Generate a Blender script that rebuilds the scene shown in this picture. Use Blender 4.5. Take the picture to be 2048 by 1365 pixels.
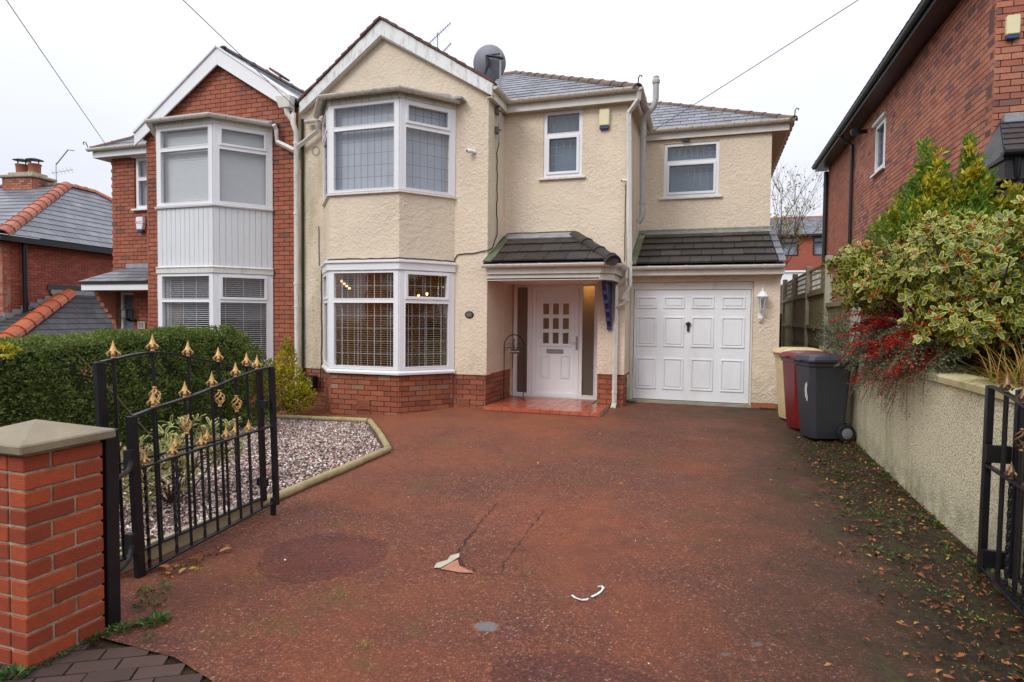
import bpy, math, random
import numpy as np
from mathutils import Vector, Matrix, noise
random.seed(7); np.random.seed(7)
R = math.radians
sc = bpy.context.scene
for o in list(bpy.data.objects): bpy.data.objects.remove(o)
col = sc.collection

# ------------------------------------------------------------- camera
# World: X runs along the house fronts, Y away from the street, Z up; eye at the origin, 1.6 m above the drive
F_PX, PITCH, ROLL, YAW = 1230.0, 0.0369, 0.0099, 0.3125
cam_d = bpy.data.cameras.new('camera'); cam = bpy.data.objects.new('camera', cam_d); col.objects.link(cam)
cam_d.sensor_width = 36.0; cam_d.lens = 36.0*F_PX/2048.0; cam_d.clip_start = .05; cam_d.clip_end = 600
cam.matrix_world = Matrix.Rotation(YAW, 4, 'Z') @ Matrix.Rotation(math.pi/2-PITCH, 4, 'X') @ Matrix.Rotation(ROLL, 4, 'Z')
sc.camera = cam
sc.render.resolution_x = 1024; sc.render.resolution_y = 682

# ------------------------------------------------------------- light: bright overcast, soft sun from the front left
SUN_EL, SUN_AZ = R(40), R(-26)      # azimuth measured from the street side (-Y) towards -X
SKY_GAIN, SUN_W = 1.0, 1.5
w = bpy.data.worlds.new('World'); sc.world = w; w.use_nodes = True
nt = w.node_tree; nt.nodes.clear()
sky = nt.nodes.new('ShaderNodeTexSky'); sky.sky_type = 'NISHITA'; sky.sun_disc = False
sky.sun_elevation = SUN_EL; sky.sun_rotation = math.pi + SUN_AZ; sky.air_density = 1.0; sky.dust_density = 2.0
tc = nt.nodes.new('ShaderNodeTexCoord'); sep = nt.nodes.new('ShaderNodeSeparateXYZ'); nt.links.new(tc.outputs['Generated'], sep.inputs[0])
rmp = nt.nodes.new('ShaderNodeMapRange'); rmp.inputs[1].default_value = 0; rmp.inputs[2].default_value = 1
rmp.inputs[3].default_value = .86; rmp.inputs[4].default_value = 1.95; nt.links.new(sep.outputs[2], rmp.inputs[0])
nz = nt.nodes.new('ShaderNodeTexNoise'); nz.inputs['Scale'].default_value = 1.6; nz.inputs['Detail'].default_value = 4
mapn = nt.nodes.new('ShaderNodeMapping'); mapn.inputs['Scale'].default_value = (1, 1, 2.5)
nt.links.new(tc.outputs['Generated'], mapn.inputs[0]); nt.links.new(mapn.outputs[0], nz.inputs['Vector'])
cr = nt.nodes.new('ShaderNodeValToRGB')
cr.color_ramp.elements[0].position = .3; cr.color_ramp.elements[0].color = (.745, .775, .885, 1)
cr.color_ramp.elements[1].position = .7; cr.color_ramp.elements[1].color = (.865, .885, .955, 1)
nt.links.new(nz.outputs[0], cr.inputs[0])
vm = nt.nodes.new('ShaderNodeVectorMath'); vm.operation = 'SCALE'
nt.links.new(cr.outputs[0], vm.inputs[0]); nt.links.new(rmp.outputs[0], vm.inputs['Scale'])
bg1 = nt.nodes.new('ShaderNodeBackground'); bg1.inputs[1].default_value = .10; nt.links.new(sky.outputs[0], bg1.inputs[0])
bg2 = nt.nodes.new('ShaderNodeBackground'); bg2.inputs[1].default_value = SKY_GAIN; nt.links.new(vm.outputs[0], bg2.inputs[0])
mxs = nt.nodes.new('ShaderNodeMixShader'); mxs.inputs[0].default_value = .94
nt.links.new(bg1.outputs[0], mxs.inputs[1]); nt.links.new(bg2.outputs[0], mxs.inputs[2])
out = nt.nodes.new('ShaderNodeOutputWorld'); nt.links.new(mxs.outputs[0], out.inputs[0])
sd = bpy.data.lights.new('sun', 'SUN'); sd.energy = SUN_W; sd.angle = R(25); sd.color = (1, .97, .92)
sun = bpy.data.objects.new('sun', sd); col.objects.link(sun)
sv = Vector((math.sin(SUN_AZ)*math.cos(SUN_EL), -math.cos(SUN_AZ)*math.cos(SUN_EL), math.sin(SUN_EL)))
sun.rotation_euler = sv.to_track_quat('Z', 'Y').to_euler(); sun.location = (0, 0, 12)
vs = sc.view_settings
vs.view_transform = 'Standard'; vs.look = 'None'; vs.exposure = 0.08; vs.gamma = 1; vs.use_curve_mapping = False
sc.cycles.max_bounces = 6; sc.cycles.transparent_max_bounces = 16; sc.cycles.caustics_reflective = False; sc.cycles.caustics_refractive = False
sc.cycles.sample_clamp_indirect = 4.0
try:
    sc.cycles.use_denoising = True
except Exception: pass

# ------------------------------------------------------------- material helper
def lin(c):
    return tuple(((x/255.)/12.92 if x/255. <= .04045 else ((x/255.+.055)/1.055)**2.4) for x in c)
class NG:
    """small node-graph builder"""
    def __init__(s, name):
        s.m = bpy.data.materials.new(name); s.m.use_nodes = True; s.t = s.m.node_tree; s.t.nodes.clear()
        s.out = s.n('ShaderNodeOutputMaterial'); s.b = s.n('ShaderNodeBsdfPrincipled'); s.l(s.b.outputs[0], s.out.inputs[0])
        g = s.n('ShaderNodeNewGeometry'); s.pos = g.outputs['Position']; s.nrm = g.outputs['Normal']
    def n(s, t): return s.t.nodes.new(t)
    def l(s, a, b): s.t.links.new(a, b)
    def rgb(s, c): n = s.n('ShaderNodeRGB'); n.outputs[0].default_value = (*c[:3], 1); return n.outputs[0]
    def map(s, scale=(1, 1, 1), rot=(0, 0, 0), src=None):
        n = s.n('ShaderNodeMapping'); n.inputs['Scale'].default_value = scale; n.inputs['Rotation'].default_value = rot; s.l(src or s.pos, n.inputs[0]); return n.outputs[0]
    def noise(s, scale, detail=4, rough=.55, src=None, dist=0):
        n = s.n('ShaderNodeTexNoise'); n.inputs['Scale'].default_value = scale; n.inputs['Detail'].default_value = detail
        n.inputs['Roughness'].default_value = rough; n.inputs['Distortion'].default_value = dist; s.l(src or s.pos, n.inputs['Vector']); return n.outputs[0]
    def vor(s, scale, feature='F1', src=None, out='Distance'):
        n = s.n('ShaderNodeTexVoronoi'); n.feature = feature; n.inputs['Scale'].default_value = scale; s.l(src or s.pos, n.inputs['Vector']); return n.outputs[out]
    def ramp(s, fac, stops, interp='LINEAR'):
        n = s.n('ShaderNodeValToRGB'); n.color_ramp.interpolation = interp
        e = n.color_ramp.elements
        while len(e) < len(stops): e.new(.5)
        for i, (p, c) in enumerate(stops):
            e[i].position = p; e[i].color = (c, c, c, 1) if not hasattr(c, '__len__') else (*c[:3], 1)
        s.l(fac, n.inputs[0]); return n.outputs[0]
    def mix(s, fac, a, b, mode='MIX'):
        n = s.n('ShaderNodeMix'); n.data_type = 'RGBA'; n.blend_type = mode
        for i, v in ((0, fac), (6, a), (7, b)):
            if isinstance(v, (int, float)): n.inputs[i].default_value = v if i == 0 else (v, v, v, 1)
            elif isinstance(v, tuple): n.inputs[i].default_value = (*v[:3], 1)
            else: s.l(v, n.inputs[i])
        return n.outputs[2]
    def math(s, op, a, b=0., clamp=False):
        n = s.n('ShaderNodeMath'); n.operation = op; n.use_clamp = clamp
        for i, v in ((0, a), (1, b)):
            if isinstance(v, (int, float)): n.inputs[i].default_value = v
            else: s.l(v, n.inputs[i])
        return n.outputs[0]
    def xyz(s, src=None): n = s.n('ShaderNodeSeparateXYZ'); s.l(src or s.pos, n.inputs[0]); return n.outputs
    def rnd(s):
        a = s.n('ShaderNodeAttribute'); a.attribute_name = 'rnd'; o = s.n('ShaderNodeObjectInfo')
        return s.math('FRACT', s.math('ADD', a.outputs['Fac'], o.outputs['Random']))
    def bump(s, h, dist=.01, strength=1.0, normal=None):
        n = s.n('ShaderNodeBump'); n.inputs['Distance'].default_value = dist; n.inputs['Strength'].default_value = strength
        s.l(h, n.inputs['Height'])
        if normal: s.l(normal, n.inputs['Normal'])
        return n.outputs[0]
    def set(s, color=None, rough=None, normal=None, spec=None, metal=None):
        for k, v in (('Base Color', color), ('Roughness', rough), ('Normal', normal), ('Specular IOR Level', spec), ('Metallic', metal)):
            if v is None: continue
            if isinstance(v, (int, float)): s.b.inputs[k].default_value = v
            elif isinstance(v, tuple): s.b.inputs[k].default_value = (*v[:3], 1)
            else: s.l(v, s.b.inputs[k])
        return s.m
M = {}
def simple(name, c, rough=.5, var=.12, nscale=8., bump=0., bscale=60., metal=0., spec=.5, dirt=None, dscale=3., damt=.5):
    g = NG(name); nn = g.noise(nscale, 5)
    c1 = tuple(x*(1-var) for x in c); c2 = tuple(min(1, x*(1+var)) for x in c)
    colr = g.ramp(nn, [(.3, c1), (.7, c2)])
    if dirt:
        f = g.ramp(g.noise(dscale, 8, .7), [(.5, 0.), (.72, damt)]); colr = g.mix(f, colr, dirt)
    nm = g.bump(g.noise(bscale, 4, .6), bump) if bump else None
    M[name] = g.set(colr, rough, nm, spec, metal); return M[name]

def brick_mat(name, stops, rough=.8, mott=.25, stain=None):
    g = NG(name); r = g.rnd(); c = g.ramp(r, stops)
    n = g.noise(38, 5, .6); c = g.mix(g.ramp(n, [(.35, 0.), (.75, mott)]), c, (.10, .045, .035))
    big = g.noise(.9, 4); c = g.mix(g.ramp(big, [(.4, 0.), (.75, .35)]), c, (.08, .05, .045))
    if stain: c = g.mix(g.ramp(g.noise(2.6, 6, .7), [(.56, 0.), (.7, .8)]), c, stain)
    M[name] = g.set(c, rough, g.bump(g.noise(120, 4, .65), .004), .3); return M[name]
O1 = lambda *a: lin(a)
brick_mat('brick_orange', [(0, O1(140, 76, 56)), (.35, O1(164, 92, 66)), (.7, O1(180, 108, 76)), (.92, O1(150, 100, 78)), (1, O1(176, 142, 120))], .7, .3)
brick_mat('brick_pier', [(0, O1(146, 60, 34)), (.5, O1(172, 72, 38)), (1, O1(188, 86, 46))], .62, .45, O1(120, 62, 44))
brick_mat('brick_red', [(0, O1(160, 92, 72)), (.4, O1(172, 100, 76)), (.82, O1(180, 110, 84)), (.93, O1(150, 96, 80)), (1, O1(124, 88, 78))], .8, .22)
brick_mat('brick_brown', [(0, O1(174, 106, 86)), (.35, O1(190, 122, 98)), (.8, O1(202, 136, 108)), (.9, O1(150, 106, 96)), (1, O1(116, 90, 86))], .8, .3)
brick_mat('brick_far', [(0, O1(150, 80, 66)), (.5, O1(166, 90, 72)), (1, O1(180, 104, 84))], .85, .2)
simple('mortar_dark', O1(138, 88, 72), .95, .25, 12, .006, 160)
simple('mortar_red', O1(112, 76, 66), .95, .25, 12, .006, 160)
simple('mortar_light', O1(160, 124, 104), .95, .2, 12, .006, 160)
simple('mortar_pier', O1(172, 158, 134), .95, .35, 12, .01, 120, dirt=O1(70, 72, 52), dscale=9, damt=.8)

def render_mat(name, base, coarse=22., depth=.022, algae=True):
    g = NG(name)
    v = g.vor(coarse, 'SMOOTH_F1', g.mix(.12, g.pos, g.noise(9, 3)))
    n2 = g.noise(coarse*1.7, 4, .6, dist=.6); calm = g.ramp(g.noise(1.1, 4, .6), [(.35, .45), (.65, 1.)])
    h = g.math('MULTIPLY', g.math('ADD', g.math('MULTIPLY', v, .8), g.math('MULTIPLY', n2, 1.1)), calm)
    c = g.ramp(g.noise(.8, 5, .6), [(.3, tuple(x*.93 for x in base)), (.7, tuple(min(1, x*1.05) for x in base))])
    c = g.mix(g.ramp(g.noise(70, 3, .6), [(.3, .0), (.75, .16)]), c, tuple(x*.6 for x in base))
    if algae:
        X = g.xyz(); zf = g.ramp(g.math('ADD', g.math('MULTIPLY', X[2], .25), .5), [(0, .2), (1, .2)])
        streak = g.noise(2.2, 7, .7, g.map((1.6, 1.6, .35)))
        left = g.ramp(g.math('MULTIPLY', g.math('ADD', X[0], 7.2), .45), [(0, .75), (.45, .06), (1, .0)])
        c = g.mix(g.math('MULTIPLY', g.ramp(streak, [(.38, 0.), (.66, 1.)]), left), c, O1(120, 108, 66))
        low = g.ramp(g.math('ADD', g.math('MULTIPLY', X[2], -1.0), -.45), [(0, 0.), (.5, .5)])
        c = g.mix(g.math('MULTIPLY', g.ramp(g.noise(5, 5), [(.4, 0.), (.7, .7)]), low), c, O1(160, 140, 98))
    st2 = g.noise(1., 8, .7, g.map((5., 5., .5))); c = g.mix(g.ramp(st2, [(.52, 0.), (.74, .2)]), c, O1(168, 148, 112))
    M[name] = g.set(c, .92, g.bump(h, depth, .8), .2)
render_mat('render_cream', O1(230, 213, 190))
def wallmat():
    g = NG('garden_wall_render'); base = O1(246, 236, 200)
    h = g.math('ADD', g.vor(70, 'F1'), g.noise(110, 4, .7)); sp = g.vor(70, 'F1')
    c = g.ramp(sp, [(.3, base), (.75, tuple(x*.62 for x in base))])
    X = g.xyz(); st = g.noise(2.4, 7, .7, g.map((1.2, 1.2, .22)))
    c = g.mix(g.ramp(st, [(.5, 0.), (.72, .62)]), c, O1(142, 140, 74))
    low = g.ramp(g.math('MULTIPLY', g.math('ADD', X[2], 1.6), 1.3), [(0, 1.), (.55, 0.)])
    c = g.mix(g.math('MULTIPLY', g.ramp(g.noise(5, 6, .7), [(.35, 0.), (.62, .8)]), low), c, O1(108, 104, 74))
    M['garden_wall_render'] = g.set(c, .95, g.bump(h, .012, .9), .2)
wallmat()
def upvc(name, base, dirtc=None, dirta=.5, rough=.35, ds=5.):
    g = NG(name); c = g.ramp(g.noise(3, 3), [(.3, tuple(x*.965 for x in base)), (.7, base)])
    if dirtc: c = g.mix(g.ramp(g.noise(ds, 9, .74, g.map((1.6, 1.6, .5))), [(.49, 0.), (.70, dirta)]), c, dirtc)
    M[name] = g.set(c, rough, None, .4)
W = O1(236, 236, 238)
upvc('upvc', W); upvc('door_white', O1(240, 244, 246), None, rough=.3); upvc('garage_white', O1(236, 238, 240), O1(180, 172, 158), .25, .45, 1.2)
upvc('gutter_grimy', O1(214, 208, 194), O1(106, 104, 74), .85, .5, 16.)
upvc('gutter_white', O1(226, 222, 214), O1(140, 136, 116), .45, .4, 9.)
upvc('barge_aged', O1(230, 230, 228), O1(96, 92, 80), .6, .6, 7.)
upvc('fascia_grey', O1(222, 218, 208), O1(150, 142, 128), .3, .5, 4.)
upvc('soffit', O1(190, 178, 158), O1(130, 118, 96), .3, .6, 6.)
upvc('cladding', O1(222, 224, 226), O1(176, 178, 164), .2, .45, 3.)
def slate(name, cs, rough=.32, moss=None, mossamt=.0):
    g = NG(name); c = g.ramp(g.rnd(), cs); c = g.mix(g.ramp(g.noise(14, 6, .7), [(.35, 0.), (.75, .4)]), c, tuple(x*.5 for x in cs[0][1]))
    if moss: c = g.mix(g.ramp(g.noise(3.4, 7, .7), [(.52, 0.), (.66, mossamt)]), c, moss)
    M[name] = g.set(c, g.ramp(g.noise(6, 4), [(.3, rough), (.7, rough+.2)]), g.bump(g.noise(45, 5, .6), .004), .5)
slate('slate', [(0, O1(98, 98, 108)), (.5, O1(116, 116, 124)), (1, O1(134, 134, 142))], .28, O1(104, 112, 92), .5)
slate('slate_dark', [(0, O1(58, 56, 58)), (.5, O1(70, 66, 68)), (1, O1(84, 80, 80))], .4, O1(70, 76, 50), .5)
slate('concrete_tile', [(0, O1(44, 38, 36)), (.5, O1(56, 48, 46)), (1, O1(70, 61, 58))], .5, O1(64, 66, 36), .5)
slate('verge_mossy', [(0, O1(92, 96, 74)), (.5, O1(112, 118, 88)), (1, O1(136, 138, 118))], .7, O1(84, 104, 34), .8)
slate('ridge_brown', [(0, O1(98, 76, 66)), (.5, O1(112, 88, 76)), (1, O1(128, 102, 88))], .6, O1(92, 94, 66), .5)
slate('ridge_red', [(0, O1(164, 92, 68)), (.5, O1(182, 108, 82)), (1, O1(196, 126, 98))], .55)
slate('ridge_orange', [(0, O1(176, 86, 48)), (.5, O1(192, 98, 56)), (1, O1(204, 116, 74))], .4)
slate('verge_red', [(0, O1(96, 56, 46)), (.5, O1(112, 66, 54)), (1, O1(80, 50, 44))], .6)
simple('lead', O1(142, 144, 148), .5, .15, 9, .002, 30, dirt=O1(196, 196, 192), dscale=7, damt=.6)
simple('lead_mossy', O1(132, 134, 126), .6, .2, 12, .003, 40, dirt=O1(96, 104, 62), dscale=9, damt=.7)
simple('black_paint', O1(24, 24, 28), .35, .3, 14, .001, 60)
simple('black_plastic', O1(30, 30, 34), .4, .2, 5)
simple('gold', O1(200, 158, 100), .5, .25, 40, metal=.35)
simple('cable_black', O1(34, 26, 24), .6); simple('cable_grey', O1(120, 112, 104), .6)
simple('wire', O1(112, 112, 118), .6)
simple('galv', O1(150, 152, 156), .4, .1, 8, metal=.6)
simple('dish_grey', O1(140, 142, 152), .5, .06, 3)
simple('flue_grey', O1(178, 176, 174), .5, .1, 6, dirt=O1(110, 106, 96), dscale=12, damt=.5)
simple('alarm_cream', O1(228, 218, 176), .4, .04); simple('alarm_blue', O1(40, 66, 108), .3, .08); simple('alarm_white', O1(236, 236, 240), .35, .03)
simple('print_red', O1(196, 40, 60), .5, .02); simple('print_dark', O1(40, 40, 40), .5, .02); simple('print_white', O1(230, 230, 230), .5, .02)
simple('bracket_blue', O1(32, 48, 96), .3, .2, 12)
simple('quarry_tile', O1(178, 92, 66), .22, .16, 7, .0015, 40, dirt=O1(206, 150, 124), dscale=2.2, damt=.5)
simple('concrete', O1(164, 156, 138), .9, .15, 9, .004, 70, dirt=O1(104, 104, 74), dscale=4, damt=.6)
simple('cap_stone', O1(134, 120, 94), .5, .2, 6, .003, 60, dirt=O1(104, 112, 124), dscale=5, damt=.85)
simple('coping_stone', O1(186, 176, 134), .85, .14, 6, .004, 70, dirt=O1(116, 120, 70), dscale=5, damt=.6)
simple('log_timber', O1(166, 150, 110), .8, .16, 9, .004, 50, dirt=O1(104, 108, 58), dscale=6, damt=.6)
simple('gravel_board', O1(176, 162, 128), .85, .12, 6, .003, 40, dirt=O1(112, 112, 72), dscale=5, damt=.5)
simple('fence_wood', O1(136, 126, 92), .85, .2, 14, .004, 50, dirt=O1(96, 108, 56), dscale=3, damt=.6)
simple('fence_post', O1(164, 160, 142), .9, .15, 10, .003, 60, dirt=O1(92, 98, 62), dscale=4, damt=.5)
simple('bin_black', O1(52, 54, 60), .42, .08, 6, .0008, 240); simple('bin_red', O1(112, 24, 28), .3, .1, 4, .0006, 200); simple('bin_cream', O1(214, 190, 140), .4, .08, 4, .0006, 200, dirt=O1(120, 100, 60), dscale=7, damt=.4)
simple('hub_grey', O1(120, 122, 126), .45); simple('tyre', O1(22, 22, 24), .7)
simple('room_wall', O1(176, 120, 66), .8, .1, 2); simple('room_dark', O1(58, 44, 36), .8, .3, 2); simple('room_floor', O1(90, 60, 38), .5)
simple('blind_white', O1(226, 226, 224), .6, .03); simple('blind_wood', O1(150, 130, 104), .55, .1, 20); simple('curtain_pale', O1(196, 200, 208), .8, .07, 2.5)
simple('curtain_blue', O1(150, 162, 174), .8, .1, 1.4); simple('tape', O1(214, 220, 224), .7)
simple('bark', O1(74, 58, 44), .9, .25, 20, .006, 60); simple('twig', O1(96, 70, 50), .9, .25, 20)
simple('clay_pot', O1(150, 92, 70), .8, .15, 8, dirt=O1(96, 88, 60), dscale=5, damt=.5)
simple('render_grey', O1(112, 106, 96), .9, .2, 6)
simple('door_grey', O1(96, 102, 106), .4, .1); simple('chrome', O1(180, 182, 186), .2, .05, metal=.9)
simple('weed_core', O1(44, 54, 24), .95, .3, 9)
simple('peel_white', O1(180, 174, 154), .8, .1, 20); simple('peel_peach', O1(172, 116, 94), .9, .12, 30, .002, 90); simple('paint_splash', O1(214, 224, 220), .6, .05)
simple('crack', O1(58, 40, 32), .95, .3, 40, .004, 60)
def glassy(name, tint, refl=1.0, body=None, opac=0.):
    g = NG(name); g.t.nodes.remove(g.b)
    tr = g.n('ShaderNodeBsdfTransparent'); tr.inputs[0].default_value = (*tint, 1)
    gl = g.n('ShaderNodeBsdfGlossy'); gl.inputs['Roughness'].default_value = .015
    fr = g.n('ShaderNodeFresnel'); fr.inputs[0].default_value = 1.5
    geo = g.n('ShaderNodeNewGeometry'); f2 = g.math('MULTIPLY', g.math('MULTIPLY', fr.outputs[0], 1.9*refl, True), g.math('SUBTRACT', 1., geo.outputs['Backfacing']))
    bm = g.bump(g.noise(1.6, 2), .01, .25); g.l(bm, gl.inputs['Normal'])
    mx = g.n('ShaderNodeMixShader'); g.l(f2, mx.inputs[0]); g.l(tr.outputs[0], mx.inputs[1]); g.l(gl.outputs[0], mx.inputs[2]); g.l(mx.outputs[0], g.out.inputs[0])
    M[name] = g.m
glassy('glass', (.94, .95, .96)); glassy('glass_grey', (.82, .85, .88), 1.3)
def frosted():
    g = NG('glass_obscure'); g.set((.20, .17, .15), .25, g.bump(g.vor(60, 'F1'), .01, .8), .6)
    tl = g.n('ShaderNodeBsdfTranslucent'); tl.inputs[0].default_value = (.75, .70, .62, 1)
    mx = g.n('ShaderNodeMixShader'); mx.inputs[0].default_value = .55; g.l(g.b.outputs[0], mx.inputs[1]); g.l(tl.outputs[0], mx.inputs[2]); g.l(mx.outputs[0], g.out.inputs[0]); M['glass_obscure'] = g.m
frosted()
def emis(name, c, s):
    g = NG(name); e = g.n('ShaderNodeEmission'); e.inputs[0].default_value = (*c, 1); e.inputs[1].default_value = s; g.l(e.outputs[0], g.out.inputs[0]); M[name] = g.m
emis('bulb', (1, .50, .16), 5.); emis('hall_lamp', (1, .52, .14), 9.)
simple('bronze', O1(120, 92, 66), .42, .2, 40, metal=.5)
simple('label_scuff', O1(206, 206, 204), .6, .2, 60)

def leafmat(name, stops, rough=.45, trans=.25):
    g = NG(name); c = g.ramp(g.rnd(), stops); c = g.mix(g.ramp(g.noise(1.7, 3), [(.35, 0.), (.7, .3)]), c, tuple(x*.45 for x in stops[0][1]))
    g.set(c, rough, None, .35)
    tl = g.n('ShaderNodeBsdfTranslucent'); g.l(c, tl.inputs[0])
    mx = g.n('ShaderNodeMixShader'); mx.inputs[0].default_value = trans; g.l(g.b.outputs[0], mx.inputs[1]); g.l(tl.outputs[0], mx.inputs[2]); g.l(mx.outputs[0], g.out.inputs[0]); M[name] = g.m
leafmat('leaf_hedge', [(0, O1(56, 78, 36)), (.35, O1(96, 120, 54)), (.7, O1(132, 150, 72)), (1, O1(164, 170, 92))], .5, .36)
leafmat('leaf_holly_green', [(0, O1(50, 72, 44)), (.6, O1(82, 106, 72)), (1, O1(118, 138, 104))], .28, .12)
leafmat('leaf_holly_edge', [(0, O1(150, 150, 30)), (.5, O1(200, 192, 48)), (.85, O1(220, 208, 76)), (1, O1(216, 164, 40))], .45, .2)
leafmat('leaf_gold', [(0, O1(104, 116, 30)), (.4, O1(156, 158, 40)), (.75, O1(204, 190, 50)), (1, O1(226, 200, 70))], .5, .35)
leafmat('leaf_tall', [(0, O1(84, 120, 44)), (.4, O1(124, 158, 58)), (.7, O1(170, 184, 60)), (1, O1(236, 206, 50))], .5, .4)
leafmat('leaf_red', [(0, O1(140, 20, 20)), (.5, O1(200, 34, 34)), (.8, O1(212, 62, 40)), (1, O1(206, 100, 50))], .5, .3)
leafmat('leaf_coton', [(0, O1(66, 80, 58)), (.6, O1(100, 112, 84)), (1, O1(140, 134, 100))])
leafmat('leaf_euon', [(0, O1(160, 160, 84)), (.5, O1(196, 188, 118)), (.85, O1(212, 204, 150)), (1, O1(212, 160, 110))])
leafmat('leaf_euon_green', [(0, O1(60, 84, 50)), (.6, O1(92, 112, 70)), (1, O1(128, 140, 92))])
leafmat('leaf_grass', [(0, O1(96, 110, 40)), (.4, O1(148, 142, 56)), (.7, O1(182, 136, 66)), (1, O1(170, 88, 44))])
leafmat('leaf_big', [(0, O1(54, 84, 40)), (.6, O1(84, 116, 58)), (1, O1(120, 146, 84))], .3)
leafmat('leaf_dead', [(0, O1(60, 34, 24)), (.35, O1(112, 62, 34)), (.7, O1(158, 92, 50)), (.9, O1(186, 130, 74)), (1, O1(178, 160, 70))], .6, .1)
leafmat('leaf_weed', [(0, O1(44, 70, 26)), (.6, O1(74, 108, 42)), (1, O1(112, 140, 62))])
leafmat('leaf_tree', [(0, O1(130, 126, 60)), (.6, O1(160, 152, 80)), (1, O1(186, 170, 100))])
leafmat('berry', [(0, O1(150, 20, 16)), (1, O1(196, 36, 24))], .3, 0.)
simple('moss', O1(84, 96, 34), .95, .3, 30, .01, 90)

def soil_color(g):
    c = g.ramp(g.noise(24, 8, .78), [(.3, O1(30, 22, 17)), (.52, O1(56, 42, 29)), (.68, O1(84, 70, 44)), (.8, O1(112, 92, 62))])
    return g.mix(g.ramp(g.noise(3.2, 6, .7), [(.48, 0.), (.64, .6)]), c, O1(62, 72, 28))
def tarmac():
    g = NG('tarmac_red'); X = g.xyz()
    vc = g.n('ShaderNodeTexVoronoi'); vc.inputs['Scale'].default_value = 115; g.l(g.mix(.03, g.pos, g.noise(60, 2)), vc.inputs['Vector'])
    sg = g.n('ShaderNodeSeparateColor'); g.l(vc.outputs['Color'], sg.inputs[0])
    c = g.ramp(sg.outputs[0], [(0, O1(96, 56, 48)), (.35, O1(132, 76, 62)), (.7, O1(156, 92, 72)), (.9, O1(186, 112, 82)), (.97, O1(206, 136, 100)), (1, O1(222, 208, 196))])
    c = g.mix(g.ramp(vc.outputs['Distance'], [(.3, 0.), (.7, .6)]), c, O1(56, 36, 32))
    c = g.mix(g.ramp(g.noise(34, 6, .75), [(.34, .7), (.54, 0.)]), c, O1(70, 44, 40))
    c = g.mix(g.ramp(g.noise(.75, 7, .68), [(.42, 0.), (.68, .7)]), c, O1(150, 82, 54))
    c = g.mix(g.ramp(g.noise(1.25, 7, .72, g.map((1, 1, 1), (0, 0, 1.3))), [(.46, 0.), (.7, .4)]), c, O1(92, 58, 56))
    c = g.mix(g.ramp(g.noise(5.5, 8, .75), [(.5, 0.), (.68, .4)]), c, O1(84, 52, 44))
    gx = g.math('MULTIPLY', g.ramp(g.math('MULTIPLY', g.math('ADD', X[1], -5.6), .22), [(0, 0.), (.5, .4), (1, 1.)]), g.ramp(g.math('MULTIPLY', g.math('ADD', X[0], 2.0), .38), [(0, 0.), (1, 1.)]))
    gx = g.math('MAXIMUM', gx, g.ramp(g.math('MULTIPLY', g.math('ADD', X[0], .35), .85), [(0, 0.), (1, .9)]))
    c = g.mix(g.math('MULTIPLY', gx, g.ramp(g.noise(1.7, 8, .72), [(.3, .2), (.6, 1.)])), c, O1(62, 50, 36))
    wet_sheen = g.math('MULTIPLY', g.ramp(g.math('MULTIPLY', g.math('ADD', X[1], -6.2), .4), [(0, 0.), (1, .8)]), g.ramp(g.math('MULTIPLY', g.math('ADD', X[0], 1.2), -1.), [(0, 0.), (1, 1.)]))
    c = g.mix(g.math('MULTIPLY', wet_sheen, g.ramp(g.noise(1.9, 6, .6), [(.35, .15), (.6, .8)])), c, O1(158, 90, 60))  # sheen of the wet tarmac near the house, painted into the colour as orange
    def ell(cx_, cy_, rx, ry, rot, wob_=.25, sc_=5.):
        m_ = g.n('ShaderNodeMapping'); m_.vector_type = 'TEXTURE'; m_.inputs['Location'].default_value = (cx_, cy_, 0); m_.inputs['Rotation'].default_value = (0, 0, rot); m_.inputs['Scale'].default_value = (rx, ry, 1e4); g.l(g.pos, m_.inputs[0])
        ln_ = g.n('ShaderNodeVectorMath'); ln_.operation = 'LENGTH'; g.l(m_.outputs[0], ln_.inputs[0]); return g.math('ADD', ln_.outputs['Value'], g.math('MULTIPLY', g.math('SUBTRACT', g.noise(sc_, 6, .7), .5), wob_))
    for (a1, a2, a3, a4, a5, pc, am, ed_) in ((-2.42, 3.45, .42, .42, .2, (.72, .66, .82), .9, .6), (-.35, 2.5, .62, .30, -.25, (.72, .70, .85), .9, .5), (-1.35, 3.8, .24, .30, 0., (.9, .85, .85), .8, .4), (.2, 2.3, .4, .3, .5, (.7, .75, .8), .8, .2), (-1.1, 4.6, .7, .5, .3, (1.15, 1.1, 1.05), .8, 0.)):
        d_ = ell(a1, a2, a3, a4, a5, .5, 2.6); c = g.mix(g.ramp(d_, [(.90, am), (1., 0.)]), c, pc, 'MULTIPLY')
        if ed_: c = g.mix(g.math('MULTIPLY', g.ramp(d_, [(.93, 0.), (.97, ed_), (1.0, 0.)]), g.ramp(g.noise(3.5, 3), [(.42, 0.), (.6, 1.)])), c, O1(48, 34, 28))
    c = g.mix(g.ramp(ell(-1.07, 2.93, .07, .055, .3, .9, 22.), [(.7, .75), (1., 0.)]), c, O1(132, 132, 134))
    for (a1, a2, a3) in ((.25, 3.2, .035), (.1, 3.05, .03)): c = g.mix(g.ramp(ell(a1, a2, a3, a3*.7, .3, 1.8, 34.), [(.6, .6), (1., 0.)]), c, O1(120, 116, 114))
    mo = g.math('MULTIPLY', g.ramp(g.noise(1.7, 8, .72), [(.56, 0.), (.68, .75)]), g.ramp(g.noise(24, 6, .75), [(.42, 0.), (.56, 1.)]))
    c = g.mix(mo, c, O1(86, 88, 40))
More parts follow.
